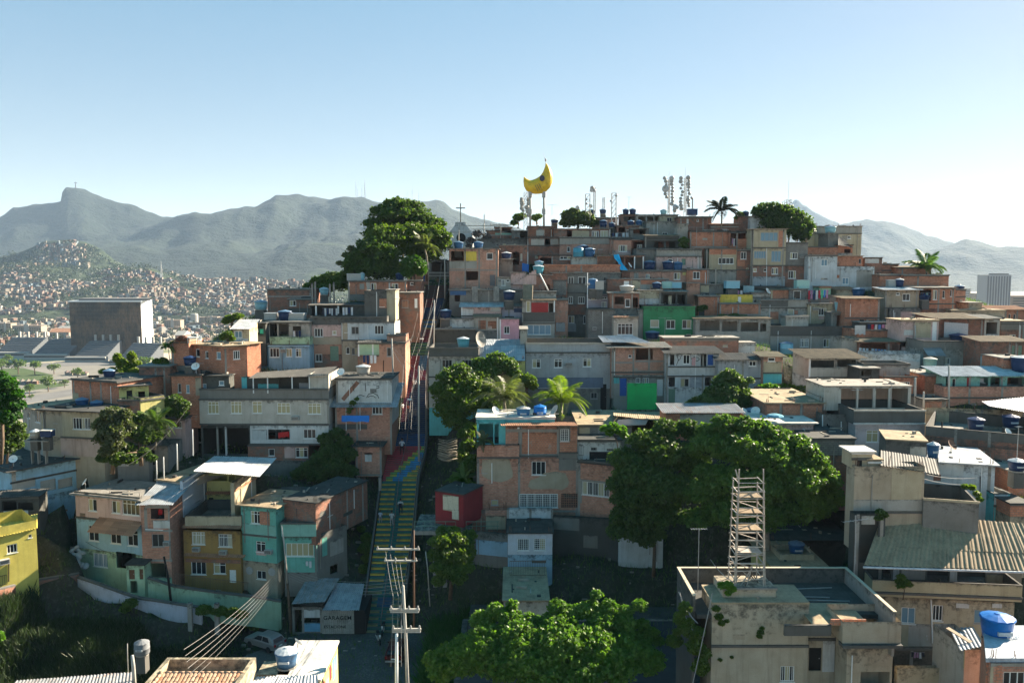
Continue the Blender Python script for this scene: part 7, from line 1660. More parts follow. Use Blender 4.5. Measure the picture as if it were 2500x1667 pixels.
# ============================================================ water tanks
fr('B')
tk = lambda h,x,dy,lb,m=TB,w=1.4,hg=.95,lid=TLID,st='tub',z=None: tank(on(h,x,dy,z),lb,m,w,hg,lid,st)
fr('B'); TK = [
 ('B',38,1052,122,2.3,1.2,TC,TLID,'tub','faded blue tub tank left of the flat dark brick house'),('B',222,1135,115.5,2.3,1.3,TN,TLID,'tub','navy tub tank over the concrete frame storey'),('B',318,1132,115.8,2.6,1.,TG,TLW,'box','grey sheeted box tank right of the navy tub'),('B',118,1130,116,2.,1.,TG,TLW,'box','pale box tank left of the navy tub'),
 ('B',757,830,128,2.6,1.1,TG,TLW,'box','cream square tub tank on the orange crest house'),('B',815,831,127.5,.9,1.1,TC,TLW,'tub','small pale cyan tank beside the cream square tub'),('B',1103,828,128,1.7,1.,TN,TLID,'tub','navy tank on the right end of the orange crest house'),('B',522,938,126,1.8,.9,TC,TLW,'tub','light blue tank between bare pillars on the left shoulder'),
 ('B',1550,585,137.5,2.,1.,TB,TLID,'tub','blue tank left of the pair on the yellow balcony house'),('B',1702,582,137.5,2.,.9,TB,TLID,'tub','blue tank right of the pair on the yellow balcony house'),
 ('B',1452,1122,126.8,2.3,1.3,TN,TLID,'tub','navy tank with a pale lid on the cream kiosk room'),('B',1588,1338,104.5,2.,1.1,TQ,TLW,'tub','teal tank on the mouldy parapet terrace by the stair'),
 ('C',740,850,138.5,2.1,.9,TN,TLW,'tub','navy tank with a white pleated lid on the grey cube'),('C',762,1168,129.2,2.3,1.4,TN,TLW,'tub','dark tank with white rims above the zinc roof'),('C',985,965,133.8,2.2,1.2,TQ,TLW,'tub','teal tank wrapped in white sheeting'),('C',990,912,137,1.8,.8,TC,TLID,'tub','pale blue open tank behind the wrapped tank'),
 ('C',1292,838,141,2.2,1.6,TQ,TLID,'drum','teal drum tank on the left of the grid above the orange balcony'),('C',1378,838,141,2.3,1.4,TB,TLID,'tub','blue tank on the right of the grid above the orange balcony'),('C',1330,790,143.5,2.2,.8,TN,TLID,'tub','navy tank behind the teal drum'),
 ('C',1400,1082,129.5,2.,1.5,TB,TLID,'drum','tall blue drum tank on the lilac house terrace'),('C',1452,1088,129.2,1.6,1.4,TG,TLW,'box','whitish box tank beside the tall blue drum'),('C',1662,1102,128.5,2.8,.8,TG,TLW,'tub','pale bath shaped tank above the brown porch house'),
 ('C',1655,514,159,1.5,.9,TN,TLID,'tub','left dark tank on the brick box of the crest'),('C',1708,512,159,1.6,.9,TN,TLID,'tub','right dark tank on the brick box of the crest'),('C',1693,600,154,1.6,.8,TN,TLID,'tub','blue tank with grey rim below the brick box, left one'),('C',1757,598,154,1.5,.8,TB,TLID,'tub','blue tank with grey rim below the brick box, right one'),
 ('C',1395,514,160,1.6,.8,TN,TLID,'tub','dark tank at the foot of the left lattice mast'),('C',1480,510,160,1.6,.8,TN,TLID,'tub','dark tank right of the slender drum mast'),('C',1482,612,154.6,1.8,1.2,TN,TLID,'tub','navy tank in front of the brick roof block'),('C',1110,580,160,1.8,.6,TN,TLW,'tub','low dark tank right of the moon poles'),('C',1548,612,154.4,1.5,.7,TN,TLID,'tub','low navy tank right of the brick roof block'),
 ('C',1945,512,157,1.6,.7,TC,TLW,'tub','light blue tank on the cream crest block'),('C',1838,938,137.2,2.4,1.4,TN,TLID,'tub','navy tank right of the blue tarpaulin house'),('C',1892,1082,131,1.8,.9,TN,TLID,'tub','navy tank above the orange strip house'),
 ('D',594,332,153,2.1,1.2,TN,TLID,'box','big square navy tank on the crest'),('D',1004,340,152.5,1.6,.8,TN,TLID,'tub','navy tank on the dark brick crest tower'),('D',1087,338,151,1.5,.8,TB,TLID,'tub','bright blue tank on the white cube'),('D',1155,338,150.6,1.6,.9,TG,TLW,'tub','grey tank on the white cube'),
 ('D',412,748,137,2.4,1.3,TN,TLID,'tub','dark blue tank, left of the pair on the brick room'),('D',484,750,136.8,2.,1.2,TB,TLID,'tub','blue tank, right of the pair on the brick room'),('D',400,890,132,2.,1.2,TM,TLID,'box','cream tank with a red rim above the green house'),('D',472,888,131.8,1.8,1.,TC,TLW,'box','pale sheeted tank right of the red rimmed one'),
 ('D',898,890,133,2.6,1.3,TC,TLW,'box','pink and cyan square tank above the yellow terrace'),('D',1432,892,132.8,2.4,1.5,TM,TLW,'box','mint square tank on the block house with a black window'),('D',1652,468,145.5,2.4,1.1,TC,TLID,'tub','sky blue tank on the grey roof tower'),('D',1868,955,133,2.4,1.3,TB,TLID,'tub','blue tank beside the tile roof cottage'),
 ('D',1734,1068,127.5,2.4,1.5,TC,TLW,'tub','pale blue tank with a white pleated lid on the grey tank cube'),('D',290,1275,122,2.6,1.,TN,TLID,'tub','dark blue tank at the foot of the deep green house'),('D',1318,1390,118.5,2.2,1.6,TC,TLID,'drum','light blue tank left of the verandah roof, front one'),('D',1312,1372,120.5,2.4,1.2,TB,TLID,'tub','light blue tank left of the verandah roof, rear one'),
 ('E',1083,598,138.5,1.7,.9,TN,TLID,'tub','navy tank on the orange terrace house'),('E',1290,640,135.5,2.2,.6,TN,TLW,'tub','low tank with a bright white lid on the orange parapet house'),('E',945,692,131.5,1.7,1.2,TG,TLW,'box','grey cement tank on the beige house'),('E',1005,692,131,1.6,1.2,TN,TLW,'tub','dark tank with a silver lid on the beige house'),('E',1465,712,132,1.9,.5,TN,TLID,'tub','navy tank on the red orange end house'),
 ('E',1455,1102,113.2,2.8,.8,TN,TN,'tub','dark tub tank under the hung white sheet'),('E',1238,1325,105,2.,1.5,TM,TG,'tub','mint green tank behind the stained terrace'),('E',1940,1345,97,2.6,1.9,TN,TLW,'tub','great navy tank on the orange brick corner'),('E',1195,790,127,1.8,.6,TN,TN,'tub','dark tank in the washing balcony'),
 ('F',838,376,93,1.5,.75,TN,TLID,'tub','dark blue tank on the long brick house roof'),('F',630,612,86.5,1.5,1.,TB,TLID,'tub','left blue tank of the pair on the stained house roof'),('F',743,630,86,1.5,.95,TB,TLID,'tub','right blue tank of the pair on the stained house roof'),('F',1455,288,98,1.6,1.,TN,TN,'tub','dark navy tank in front of the long low brick house'),
 ('F',272,832,80.2,1.2,.55,TG,TLW,'tub','grey tank on a stand above the dark flat roof'),('F',365,830,80.2,1.2,.7,TN,TG,'box','dark square tank beside the grey tank on the stand'),('F',1010,1152,88.5,2.1,1.,TG,TG,'box','white grey sheeted box between the two roofs'),
 ('G',1370,672,103,2.2,1.1,TG,TLW,'tub','cream round tub on the mural house roof'),
 ('H',870,1000,87.5,1.6,1.05,plain('tank_steel_blue',(.05,.18,.36),.45),TG,'tub','left blue tub tank on the bare brick block'),('H',998,1000,87.8,1.5,1.25,plain('tank_vivid',(.015,.16,.50),.35),MC['tank_vivid'] if 'tank_vivid' in MC else TB,'drum','right vivid blue drum tank on the bare brick block'),
 ('I',1052,998,88.5,1.8,.85,TB,TLID,'tub','blue tank between two dishes behind the big tree'),('J',1590,465,81.8,1.7,1.1,TN,TN,'tub','left blue tub on the wide terrace'),('J',1855,445,82,1.7,1.1,TN,TN,'tub','right blue tub on the wide terrace'),('J',1262,680,70,1.1,1.2,TB,TLW,'tub','blue tank with a white rim beside the cistern cube'),
 ('J',1902,775,69,1.5,.8,TN,TLW,'tub','navy tank with a silver lid at the right edge'),('N',1392,575,71.5,1.5,.95,TB,TLID,'tub','shiny blue tank in the tree shade behind the cream terrace'),
 ('K',1088,1338,62,1.25,.9,plain('tank_dull',(.2,.21,.22),.8),MC['tank_dull'] if 'tank_dull' in MC else TG,'drum','grey drum tank on a frame in the dark yard at the bottom left')]
def ray_down(p,up=.9):
 return p
dgs = None
for F_,x,y,D,w_,hg,mm,ld,stl,lb in TK:
 fr(F_); p = Q(x,y,D); k = D / 118 if D > 100 else 1
 t = tank(p,lb,mm,w_ * .84 if D > 100 else w_ * .95,hg * .9,ld,stl)
 # block pedestal down to the roof below
 MB().box(-w_ * .3,-w_ * .3,-1.5,w_ * .3,w_ * .3,-.125).build('pedestal',COND,t)
t = tank(Vector((ray(2433,1555)[0] * 49.0,49.0,P(2433,1560,49.).z)),'large vivid blue tank tilted slightly on the frosted slab roof',plain('tank_vivid2',(.01,.14,.45),.38),1.95,1.35,MC['tank_vivid2'])
lettering('TIGRE',.34,(.02,-.955,.42),(math.radians(86),0,math.radians(8)),t,WH)
# ============================================================ trees
fr('B')
def T(lb,frame,blobs,foot,**k): fr(frame); return tree(lb,blobs,foot,**k)
T('great layered almond tree at the top left of the stairs','B',[(1090,265,130,141,.5),(960,300,90,141,.4),(1190,260,90,141,.45),(1120,340,210,141,.4),(1300,380,120,140,.4),(930,400,110,140,.45),(1400,400,60,139.5,.4),(900,480,90,140,.5),(1050,420,150,140,.5),(1330,440,110,140,.5)],(1120,830,141),n=26000,size=.20,m=LD,inner=.15,clump=.22,upb=1.1)
T('bushy green tree filling the middle of the stair top clump','B',[(960,520,130,133),(1080,500,110,134),(1200,500,130,136),(1340,500,120,137),(1420,560,80,137),(1300,620,110,136),(1180,600,90,135),(1450,500,50,137)],(1180,830,136),n=24000,size=.18,m=LM,clump=.24)
T('dark rounded tree on the left of the stair top clump','B',[(900,600,130,131),(820,680,120,131),(980,650,120,130),(920,760,130,129.5),(780,760,90,130),(1060,760,100,130),(720,720,60,130)],(930,850,131),n=24000,size=.17,m=LD,clump=.24)
T('olive domed tree at the right front of the stair top clump','B',[(1210,720,90,128),(1160,770,60,128),(1260,760,50,128)],(1210,840,128),n=8000,size=.14,m=foliage('leaf_fresh',(.07,.15,.02),(.03,.08,.012)),clump=.2)
T('low dark bushes on the left slope below the tree clump','B',[(410,880,50,134,.6),(480,840,60,134,.7),(580,820,80,134,.7),(660,860,90,133,.7),(540,890,70,133,.6),(690,800,60,133)],(560,930,134),n=12000,size=.16,m=LM,name='bush',cat='bush')
T('ragged thin shrub branch sticking out left of the tree clump','B',[(640,700,25,131),(690,640,30,131),(730,590,30,131)],(720,760,131),n=900,size=.16,m=LO,core=False,trunk=.05)
fr('B'); palm((1310,720),(1290,580),131.5,'grey green palm nestled in the stair top clump',2.9,16,LO)
T('sunlit broad leaf tree on the crest right of the moon','C',[(1220,530,60,157),(1290,560,80,157),(1350,540,60,157),(1390,580,50,157),(1200,580,50,157),(1250,490,30,157)],(1290,640,157),n=9000,size=.2,m=foliage('leaf_crest',(.13,.16,.05),(.05,.08,.025)),clump=.28)
T('dense dark dome tree on the right crest','D',[(1140,310,85,149),(1230,300,80,149),(1320,330,90,149),(1400,380,95,149),(1450,440,85,149),(1340,430,110,148),(1220,390,110,149),(1430,490,70,148),(1480,420,50,149)],(1330,560,149),n=22000,size=.17,m=LD,clump=.24)
fr('D'); palm((812,470),(822,290),148,'tall coconut palm on the crest between brick roofs',3.0,16,plain('palm_dark',(.03,.045,.015),.7),trunk=.16)
T('small dark bush left of the crest coconut palm','D',[(960,330,25,152),(945,350,20,152)],(955,375,152),n=1200,size=.2,m=LM,name='bush',cat='bush')
fr('E'); palm((1215,640),(1205,535),137,'coconut palm leaning over the orange roofs on the right shoulder',3.4,16,LP)
T('grey leafless shrub left of the crest crossarm pole','C',[(520,670,40,155),(470,720,40,155),(590,690,35,155),(450,760,25,155)],(500,800,155),n=1500,size=.14,m=plain('dry_twigs',(.14,.12,.11),.95),core=False,trunk=.08,name='bush',cat='bush')
T('dark shrub left of the moon poles','C',[(830,540,35,158),(860,530,30,158),(800,580,25,158)],(830,600,158),n=1800,size=.2,m=LM,name='bush',cat='bush'); T('dark shrub between the moon poles and the crest houses','C',[(960,540,30,159),(990,530,22,159)],(970,600,159),n=1200,size=.2,m=LM,name='bush',cat='bush')
T('shrub in the gap between tin roofs and the blank brick house','D',[(530,530,35,142.5),(540,570,25,142.5),(515,560,22,142.5)],(530,600,142.5),n=1500,size=.16,m=LM,name='bush',cat='bush')
T('creeper patch beside the orange block wall','D',[(660,1050,30,128.6),(690,1040,25,128.6)],(670,1075,128.6),n=900,size=.14,m=LD,trunk=0,name='creeper',cat='creeper')
T('dark moss hedge on the gallery roof','D',[(830,1105,40,127,.4),(920,1105,50,127,.4),(990,1112,40,127,.4)],(920,1120,127),n=2500,size=.12,m=LD,trunk=0,name='hedge',cat='hedge')
# mango and palms in the middle
T('mango tree with glossy clumps beside the cream stair house','H',[(300,700,90,98),(230,790,80,97),(380,660,90,99),(330,840,130,97),(480,780,120,98),(300,950,110,96),(430,920,120,96),(560,700,90,100),(590,800,90,98),(350,1030,90,95),(620,900,80,96)],(380,1120,97),n=34000,size=.13,m=LM,clump=.27)
T('upper mango crown in front of the ribbed zinc roof','H',[(540,600,70,101.5),(660,570,80,102),(740,610,85,102),(800,660,50,101.5),(620,660,80,101),(700,540,40,102)],(660,800,101.5),n=16000,size=.13,m=foliage('leaf_mango',(.15,.21,.05),(.05,.10,.025)),clump=.27)
T('small round tree right of the mango crown','H',[(900,720,60,100),(850,700,35,100),(940,760,40,100)],(895,860,100),n=6000,size=.13,m=LM)
fr('H'); palm((730,1060),(720,850),93,'grey green palm with drooping fronds behind the blue tanks',3.6,20,LO,up=.7); palm((1150,1040),(1160,880),92,'bright yellow green palm right of the blue tanks',3.3,18,LY,up=.75)
T('narrow undergrowth climbing right of the stairs','H',[(430,1130,60,92),(450,1220,60,91),(400,1300,60,90),(440,1400,70,88),(470,1080,50,93),(390,1480,70,87),(480,1330,50,89)],(430,1520,88),n=14000,size=.14,m=LM,trunk=.08,name='shrub',cat='shrub')
fr('H'); palm((430,1560),(420,1480),86,'small fan palm low beside the bare brick block',1.8,12,LM)
fr('H'); palm((560,1210),(560,1185),83.6,'potted palm on the turquoise porch parapet',1.2,10,LO)
T('leafy young tree rising behind the brick block','H',[(1500,1090,35,81),(1560,1075,40,81),(1610,1100,45,81),(1640,1140,30,81),(1530,1120,30,81)],(1590,1250,81),n=2600,size=.14,m=LG,core=False,trunk=.06)
T('mango tree in front of the graffiti shop house','I',[(880,690,70,93),(820,740,70,93),(940,740,75,93),(860,810,100,92),(760,820,70,92),(980,830,70,92),(1040,720,30,93),(720,890,80,91),(640,880,50,91),(590,900,40,91),(850,900,100,91),(1000,900,50,91)],(850,1000,92),n=26000,size=.13,m=foliage('leaf_mango2',(.13,.18,.055),(.05,.085,.025)),clump=.27)
T('clipped sunlit hedge above the tan roof warehouse','I',[(1120,780,40,97,.8),(1180,770,40,97,.8),(1230,775,35,97,.8)],(1180,830,97),n=3500,size=.11,m=LG,trunk=0,name='hedge',cat='hedge'); T('darker hedge below the verandah house flank','I',[(1290,780,45,98,.8),(1360,785,45,98,.8),(1430,790,45,98,.8)],(1360,840,98),n=4500,size=.11,m=LM,trunk=0,name='hedge',cat='hedge')
# the two big trees
T('big dark glossy tree left of the crown pair','I',[(80,1330,120,76),(230,1190,120,77),(400,1110,110,78),(560,1090,90,78),(640,1150,90,77.5),(180,1450,170,75),(380,1300,170,76),(560,1330,150,76),(330,1560,190,74),(130,1620,150,74),(500,1560,150,74),(80,1760,110,73.5),(280,1770,150,73.5),(450,1750,110,73.5),(330,1900,70,73.2),(20,1520,90,74.5),(150,1880,110,73.3),(30,1880,90,73.3),(250,1950,70,73.2)],(300,2180,74),n=70000,size=.115,m=LD,clump=.23,trunk=.18)
T('broad bright green tree right of the crown pair','I',[(840,1060,100,75),(980,1080,110,75),(1120,1120,120,75),(1260,1180,120,74.5),(1400,1240,130,74),(1520,1350,120,73.5),(1610,1470,110,73),(1650,1590,90,73),(780,1200,110,74.5),(950,1260,170,73.5),(1180,1330,180,73),(1400,1480,190,72.5),(1100,1550,200,72),(850,1500,160,72),(700,1430,90,73),(660,1580,120,72.5),(860,1720,170,71.5),(1150,1760,170,71.5),(1400,1700,170,71.8),(1560,1700,120,72.3),(640,1780,110,72),(1680,1500,60,73),(700,1240,130,74),(720,1120,90,75.5),(1720,1640,60,73)],(1170,2170,72.5),n=100000,size=.12,m=foliage('leaf_bigtree',(.15,.23,.05),(.045,.10,.025)),clump=.22,trunk=.3,bark=BARKL)
# foreground tree bottom centre
T('sunlit bright green tree cut by the bottom edge','M',[(790,1180,45,59),(660,1230,75,59),(560,1300,90,59),(760,1290,100,58.5),(920,1310,80,58.5),(1010,1330,70,58.5),(1130,1200,75,59),(1230,1260,90,59),(1100,1330,110,58.5),(1330,1230,80,59),(1430,1100,45,59.5),(1400,1180,50,59.3),(1530,1200,70,59),(1480,1300,110,58.5),(1650,1230,60,59),(1760,1190,60,59),(1640,1340,110,58.5),(1780,1330,50,59),(1850,1400,60,59),(1770,1450,90,58.5),(1900,1460,50,59),(600,1450,150,57.5),(850,1450,170,57),(1150,1500,200,56.5),(1400,1500,190,57),(1620,1540,160,57),(420,1480,90,58),(300,1540,90,57.5),(180,1600,80,57),(420,1620,150,56.5),(700,1640,180,56),(1000,1680,200,55.5),(1300,1700,200,55.5),(1820,1620,130,57),(560,1560,170,56.5),(1550,1650,180,56),(850,1600,190,56),(250,1680,120,56.5),(1150,1400,160,57.5),(1750,1540,110,57.5)],(1000,1900,58),n=120000,size=.105,m=foliage('leaf_foreground',(.16,.26,.04),(.05,.12,.018),.45),clump=.25,trunk=.3)
# left side
T('dark green tree standing at the left edge','F',[(50,440,80,69),(110,520,70,69),(30,560,110,69),(120,600,70,69),(60,680,90,68.5),(-60,520,120,69),(0,380,60,69.5)],(0,1000,69),n=22000,size=.13,m=foliage('leaf_leftedge',(.05,.14,.02),(.02,.07,.015)),clump=.25)
T('shaded lower thicket at the left edge','F',[(40,800,110,72),(120,830,80,72),(-40,850,120,72),(60,900,100,71.5),(140,760,50,72)],(50,1000,72),n=14000,size=.13,m=LD,trunk=.1,name='thicket',cat='bush')
T('silvery leaved round tree in front of the stained rendered house','F',[(860,680,90,78),(790,740,80,78),(920,720,80,78),(880,800,110,77.5),(800,850,80,77.5),(960,660,50,78),(870,900,80,77),(820,950,60,77),(1000,760,40,78)],(860,1080,78),n=18000,size=.105,m=foliage('leaf_silver',(.15,.155,.08),(.05,.075,.03)),clump=.3,inner=.3)
T('dark climbing shrub behind the alley house','F',[(1340,570,70,90),(1400,600,60,90),(1330,640,60,89.5),(1390,660,50,89.5)],(1360,720,90),n=7000,size=.13,m=LD,name='shrub',cat='shrub')
fr('F'); palm((1190,900),(1190,720),83,'dark drooping palm in the shaded alley',2.2,16,LD); palm((1300,350),(1285,140),101,'slim young palm at the end of the long brick house',1.1,9,LM,trunk=.05)
T('dark hanging shrub right of the silvery tree','F',[(1060,700,60,82),(1050,800,70,81.5),(1100,860,60,81),(1180,830,60,82),(1230,760,40,83),(980,930,60,80),(900,1010,70,78),(790,1000,50,77.5),(1000,1010,60,78),(1100,960,50,79),(1160,1000,40,79)],(1080,1020,80),n=16000,size=.13,m=LD,name='shrub',cat='shrub')
T('yellow green feathery bamboo behind the dark roof','F',[(900,240,28,104,1.6),(940,290,40,104,1.4),(1010,230,30,104,1.6),(980,310,50,104),(1030,350,45,103),(940,360,50,103),(860,330,30,103),(790,340,30,103),(1050,280,30,104)],(960,430,104),n=8000,size=.17,m=LY,trunk=.08,aspect=.3,name='bamboo',cat='bamboo')
T('small green bush beside the slim young palm','F',[(1240,270,45,102),(1270,300,40,101.5),(1200,260,25,102)],(1240,340,102),n=3500,size=.14,m=LM,name='bush',cat='bush')
T('leafy tree top behind the small cream attic room','G',[(340,250,35,109),(400,230,30,109),(310,270,20,109),(430,225,20,109.5)],(360,330,109),n=3000,size=.17,m=LM); T('roof garden shrub left of the small cream attic room','G',[(310,380,30,103),(340,370,30,103),(370,400,20,103),(290,400,15,103)],(330,430,103),n=2400,size=.15,m=LM,name='bush',cat='bush')
T('reddish potted plants on the orange box corner','F',[(1370,95,22,101.5),(1400,85,25,101.5),(1425,95,20,101.5)],(1400,120,101.5),n=1200,size=.14,m=plain('reddish_leaf',(.28,.14,.10),.9),trunk=0,core=False,name='potted_plant',cat='plant')
T('thick creeper covering the wall between the grey house and the stilt hut','G',[(1080,1170,60,92.5),(1170,1130,60,93),(1230,1190,60,92.5),(1120,1260,90,91.5),(1240,1290,80,91),(1040,1330,80,90),(1150,1390,110,89.5),(950,1400,80,89),(1260,1420,70,90),(870,1440,60,88.5),(1020,1450,90,88.5)],(1120,1560,91),n=24000,size=.13,m=LD,trunk=0,name='creeper',cat='creeper')
T('trailing green vine over the striped awning','G',[(1290,890,22,97),(1270,930,20,97),(1260,960,16,97),(1320,860,15,97.5)],(1265,985,97),n=900,size=.12,m=LM,trunk=0,core=False,name='creeper',cat='creeper')
T('shrub hedge climbing along the left rail of the lower stairs','L',[(1240,460,50,83),(1230,540,55,81.5),(1240,620,45,81),(1220,700,50,80),(1200,390,30,84)],(1240,760,82),n=8000,size=.13,m=LM,trunk=0,name='hedge',cat='hedge')
T('tall leafy shrub in the lane right of the stairs','M',[(240,700,70,75),(340,680,80,76),(420,720,70,76),(280,800,90,75),(390,820,90,75),(220,900,60,74),(330,620,50,77),(460,650,50,77),(300,930,70,74),(200,800,60,75),(250,620,45,78),(430,900,60,74),(380,980,60,73.5),(220,1000,50,73.5),(460,780,50,76),(180,700,40,77)],(310,1100,75),n=30000,size=.12,m=LM,clump=.3,name='shrub',cat='shrub')
T('weedy growth hanging over the white retaining wall','K',[(1000,960,50,70.5,.8),(960,1000,40,70.3,.8),(1560,1010,60,70.4,.6),(1680,1020,60,70.6,.6),(1780,1030,60,70.8,.6),(1850,1050,50,71,.6)],(1300,1060,70.8),n=9000,size=.12,m=LM,trunk=0,core=False,name='creeper',cat='creeper')
T('potted shrubs behind two parked motorcycles','L',[(330,1110,40,74),(420,1090,40,74.3),(380,1140,35,74)],(370,1170,74),n=2500,size=.12,m=LM,trunk=0,name='potted_plant',cat='plant')
T('green vine spilling over the left corner of the cream house','N',[(540,1000,45,56.5,1.3),(500,1080,45,56.4,1.3),(560,1150,60,56,1.3),(640,1180,50,55.6),(620,1290,60,55.5,1.3),(690,1350,45,55.3,1.4),(660,1450,60,55.2,1.3),(460,1250,60,56.5),(480,1180,30,56.5)],(600,1620,56),n=15000,size=.09,m=LM,trunk=0,core=False,name='creeper',cat='creeper')
T('vine clinging to the front wall of the cream house','N',[(780,1000,28,55.9),(800,1060,30,55.9),(820,1110,24,55.9),(860,1095,14,55.9),(1120,1180,20,55.9),(1110,1210,18,55.9),(1130,1150,14,55.9),(810,1390,12,55.9),(900,1370,10,55.9)],(800,1150,55.9),n=1800,size=.09,m=LM,trunk=0,core=False,name='creeper',cat='creeper')
T('bright leafy tuft growing under the scaffold tower','N',[(820,825,30,56.6),(870,820,35,56.6),(900,850,28,56.6),(870,880,22,56.5)],(860,900,56.6),n=1500,size=.10,m=LG,trunk=0,core=False,name='creeper',cat='creeper')
T('small papaya like plant growing from the beige balcony wall','O',[(1020,760,24,60.3),(1050,800,30,60.2),(1020,820,26,60.2),(1080,815,20,60.2),(1000,790,18,60.3)],(1035,880,60.4),n=700,size=.15,m=LM,core=False,trunk=.04,name='shrub',cat='shrub')
T('weeds growing behind the lit rim of the mouldy basin','J',[(1510,905,22,67),(1560,910,24,67),(1600,960,24,66.5),(1620,1000,20,66)],(1570,1030,67),n=900,size=.13,m=LY,core=False,trunk=0,name='weeds',cat='weeds')
T('small bush at the foot of the stained beige wall','J',[(860,1100,30,63),(840,1140,30,63),(890,1120,25,63)],(860,1180,63),n=1500,size=.11,m=LD,trunk=0,name='bush',cat='bush')
T('mango bough hanging low at the far left bottom','K',[(-10,1200,30,58),(5,1225,25,58)],(-20,1300,58),n=1200,size=.11,m=LG,core=False,trunk=.03,name='bush',cat='bush')
# grasses
def grass(name,lb,n,fn,h,m):
 P_ = np.zeros((n,4,3))
 for i in range(n):
  x,y = fn(); z = zat(x,y); hh = h * random.uniform(.5,1.3); a = random.uniform(0,6.28); dx,dy = math.cos(a) * .035,math.sin(a) * .035; lx,ly = random.gauss(0,.3) * hh,random.gauss(0,.3) * hh
  P_[i] = [(x - dx,y - dy,z - .05),(x + dx,y + dy,z - .05),(x + lx * .55 + dx,y + ly * .55 + dy,z + hh * .6),(x + lx,y + ly,z + hh)]
 o = raw_mesh(name,P_.reshape(-1,3),None,m); tag(o,lb,'grass',kind='stuff')
grass('grass','dark tall grass on the shaded bank at the bottom left',85000,lambda: (random.uniform(-58,-27),random.uniform(52,75)),1.,foliage('grass_dark',(.045,.07,.025),(.015,.03,.012),.2))  # darker green than the reeds
grass('reeds','bright reedy grass between the retaining wall and the lane',30000,lambda: (random.uniform(-7.8,-4.5),random.uniform(58,79)),1.5,GRS)
grass('weed_patches','weeds in the gaps between the hillside houses',70000,lambda: (random.uniform(-58,95),random.uniform(66,165)),.55,LD)
mb = MB()
for i in range(3600):
 x,y = random.uniform(-56,56),random.uniform(72,160)
 if x < -27 and y < 79: continue
 z = zat(x,y); s_ = random.uniform(.06,.28); n0 = len(mb.v); mb.box(x,y,z - .05,x + s_ * random.uniform(.6,2.5),y + s_,z + s_ * .7)
o = mb.build('rubble',plain('rubble_mix',(.30,.27,.23),.95,var=.7,scale=.7)); tag(o,'rubble, bricks and litter strewn in the gaps between the houses','rubble',kind='stuff')
for nm,mt,sd in (('roof_litter',plain('litter_pale',(.42,.37,.30),.9,var=.6,scale=.9),3),('dark_roof_litter',plain('litter_dark',(.07,.065,.06),.9,var=.6),4)):
 rr = random.Random(sd); mb = MB()
 for h in HL:
  if not h.flat or h.W * h.dep < 8: continue
  for _ in range(int(min(9,h.W * h.dep / 6))):
   sx,sy = rr.uniform(.4,h.W - .6),rr.uniform(.4,max(.5,h.dep - .5)); p = h.A + h.ax * sx + h.ay * sy; a,b_ = rr.choice([(.2,.12),(.3,.2),(.9,.08),(.45,.35),(1.4,.1),(.15,.15)]); a *= rr.uniform(.6,1.3)
   if rr.random() < .4: a,b_ = b_,a
   mb.box(p.x,p.y,h.A.z + h.rz + .004,p.x + a,p.y + b_,h.A.z + h.rz + rr.choice([.05,.08,.12,.25]))
 o = mb.build(nm,mt); tag(o,('pale' if sd == 3 else 'dark') + ' bricks, boards and scraps littering the flat roofs','litter',kind='stuff')
# ============================================================ poles, arms and cables
def pole(x,yt,yb,D,lb,r=.13,m=None,arms=(),lean=(0,0),lamp=None,Dt=None):
 a = Q(x,yb,D); b_ = Q(x + lean[0],yt,Dt or D); t = empty('utility_pole',a,lb,'utility pole','utility poles'); v = b_ - a
 MB().tube([Vector((0,0,-2)),v * .5,v],r,8,r * .7).build('shaft',m or POLE,t,True)
 for yy,w_,dx in arms:
  p = Q(x + dx,yy,D) - a; mb = MB().box(p.x - w_ / 2,-.12,p.z - .06,p.x + w_ / 2,.02,p.z + .06); arm = mb.build('crossarm',POLE,t)
  for k in range(4): MB().lathe([(.05,0),(.07,.08),(.04,.2)],(p.x - w_ / 2 + .1 + (w_ - .2) * k / 3,-.05,p.z + .061),8).build('insulator',AL,arm)
 if lamp:
  p = Q(lamp[0],lamp[1],D) - a; top = v * .9; MB().tube([top,(top + p) / 2 + Vector((0,0,.2)),p],.035,5).build('lamp_arm',STEEL,t); MB().box(p.x - .3,-.1,p.z - .06,p.x + .2,.1,p.z + .08).build('lamp_head',WH,t)
 return t
fr('L')
t = pole(1560,822,1640,53,'stout concrete pole with two double crossarms at the bottom',.13,arms=((1002,2.0,-30),(1018,1.9,-30),(1152,1.95,-15),(1170,1.9,-15)),lean=(-42,0))
t = pole(1468,1190,1660,52.5,'short white pole left of the crossarm pole',.13,WH)
pole(1600,400,960,63,'dim pole with two thin crossarms over the lower stairs',.09,m=RUST,arms=((542,3.4,-120),(630,2.6,-100)))
pole(668,650,1175,72.5,'thick dark pole at the corner of the teal house',.17,BARK,lean=(-50,0)); pole(628,365,650,72.3,'pale slender pole top above the teal house corner',.09,POLE,lean=(-40,0))
pole(1722,560,820,74,'thin leaning post in the lane right of the stairs',.06,lean=(-32,0))
fr('G')
pole(1795,605,1208,96,'lamp post standing in the middle of the stairs',.13,m=POLE,lean=(0,0),lamp=(1728,862)); pole(1600,395,700,104,'wooden pole at the salmon house corner',.12,lean=(-12,0))
fr('B')
pole(1362,980,1340,116,'pole beside the upper stairs near the tiled kiosk',.11,lean=(2,0),lamp=(1270,1278)); pole(1445,660,900,133,'pole at the head of the stairs below the church',.11); pole(1320,620,820,136,'thin pale pole left of the stair landing',.06)
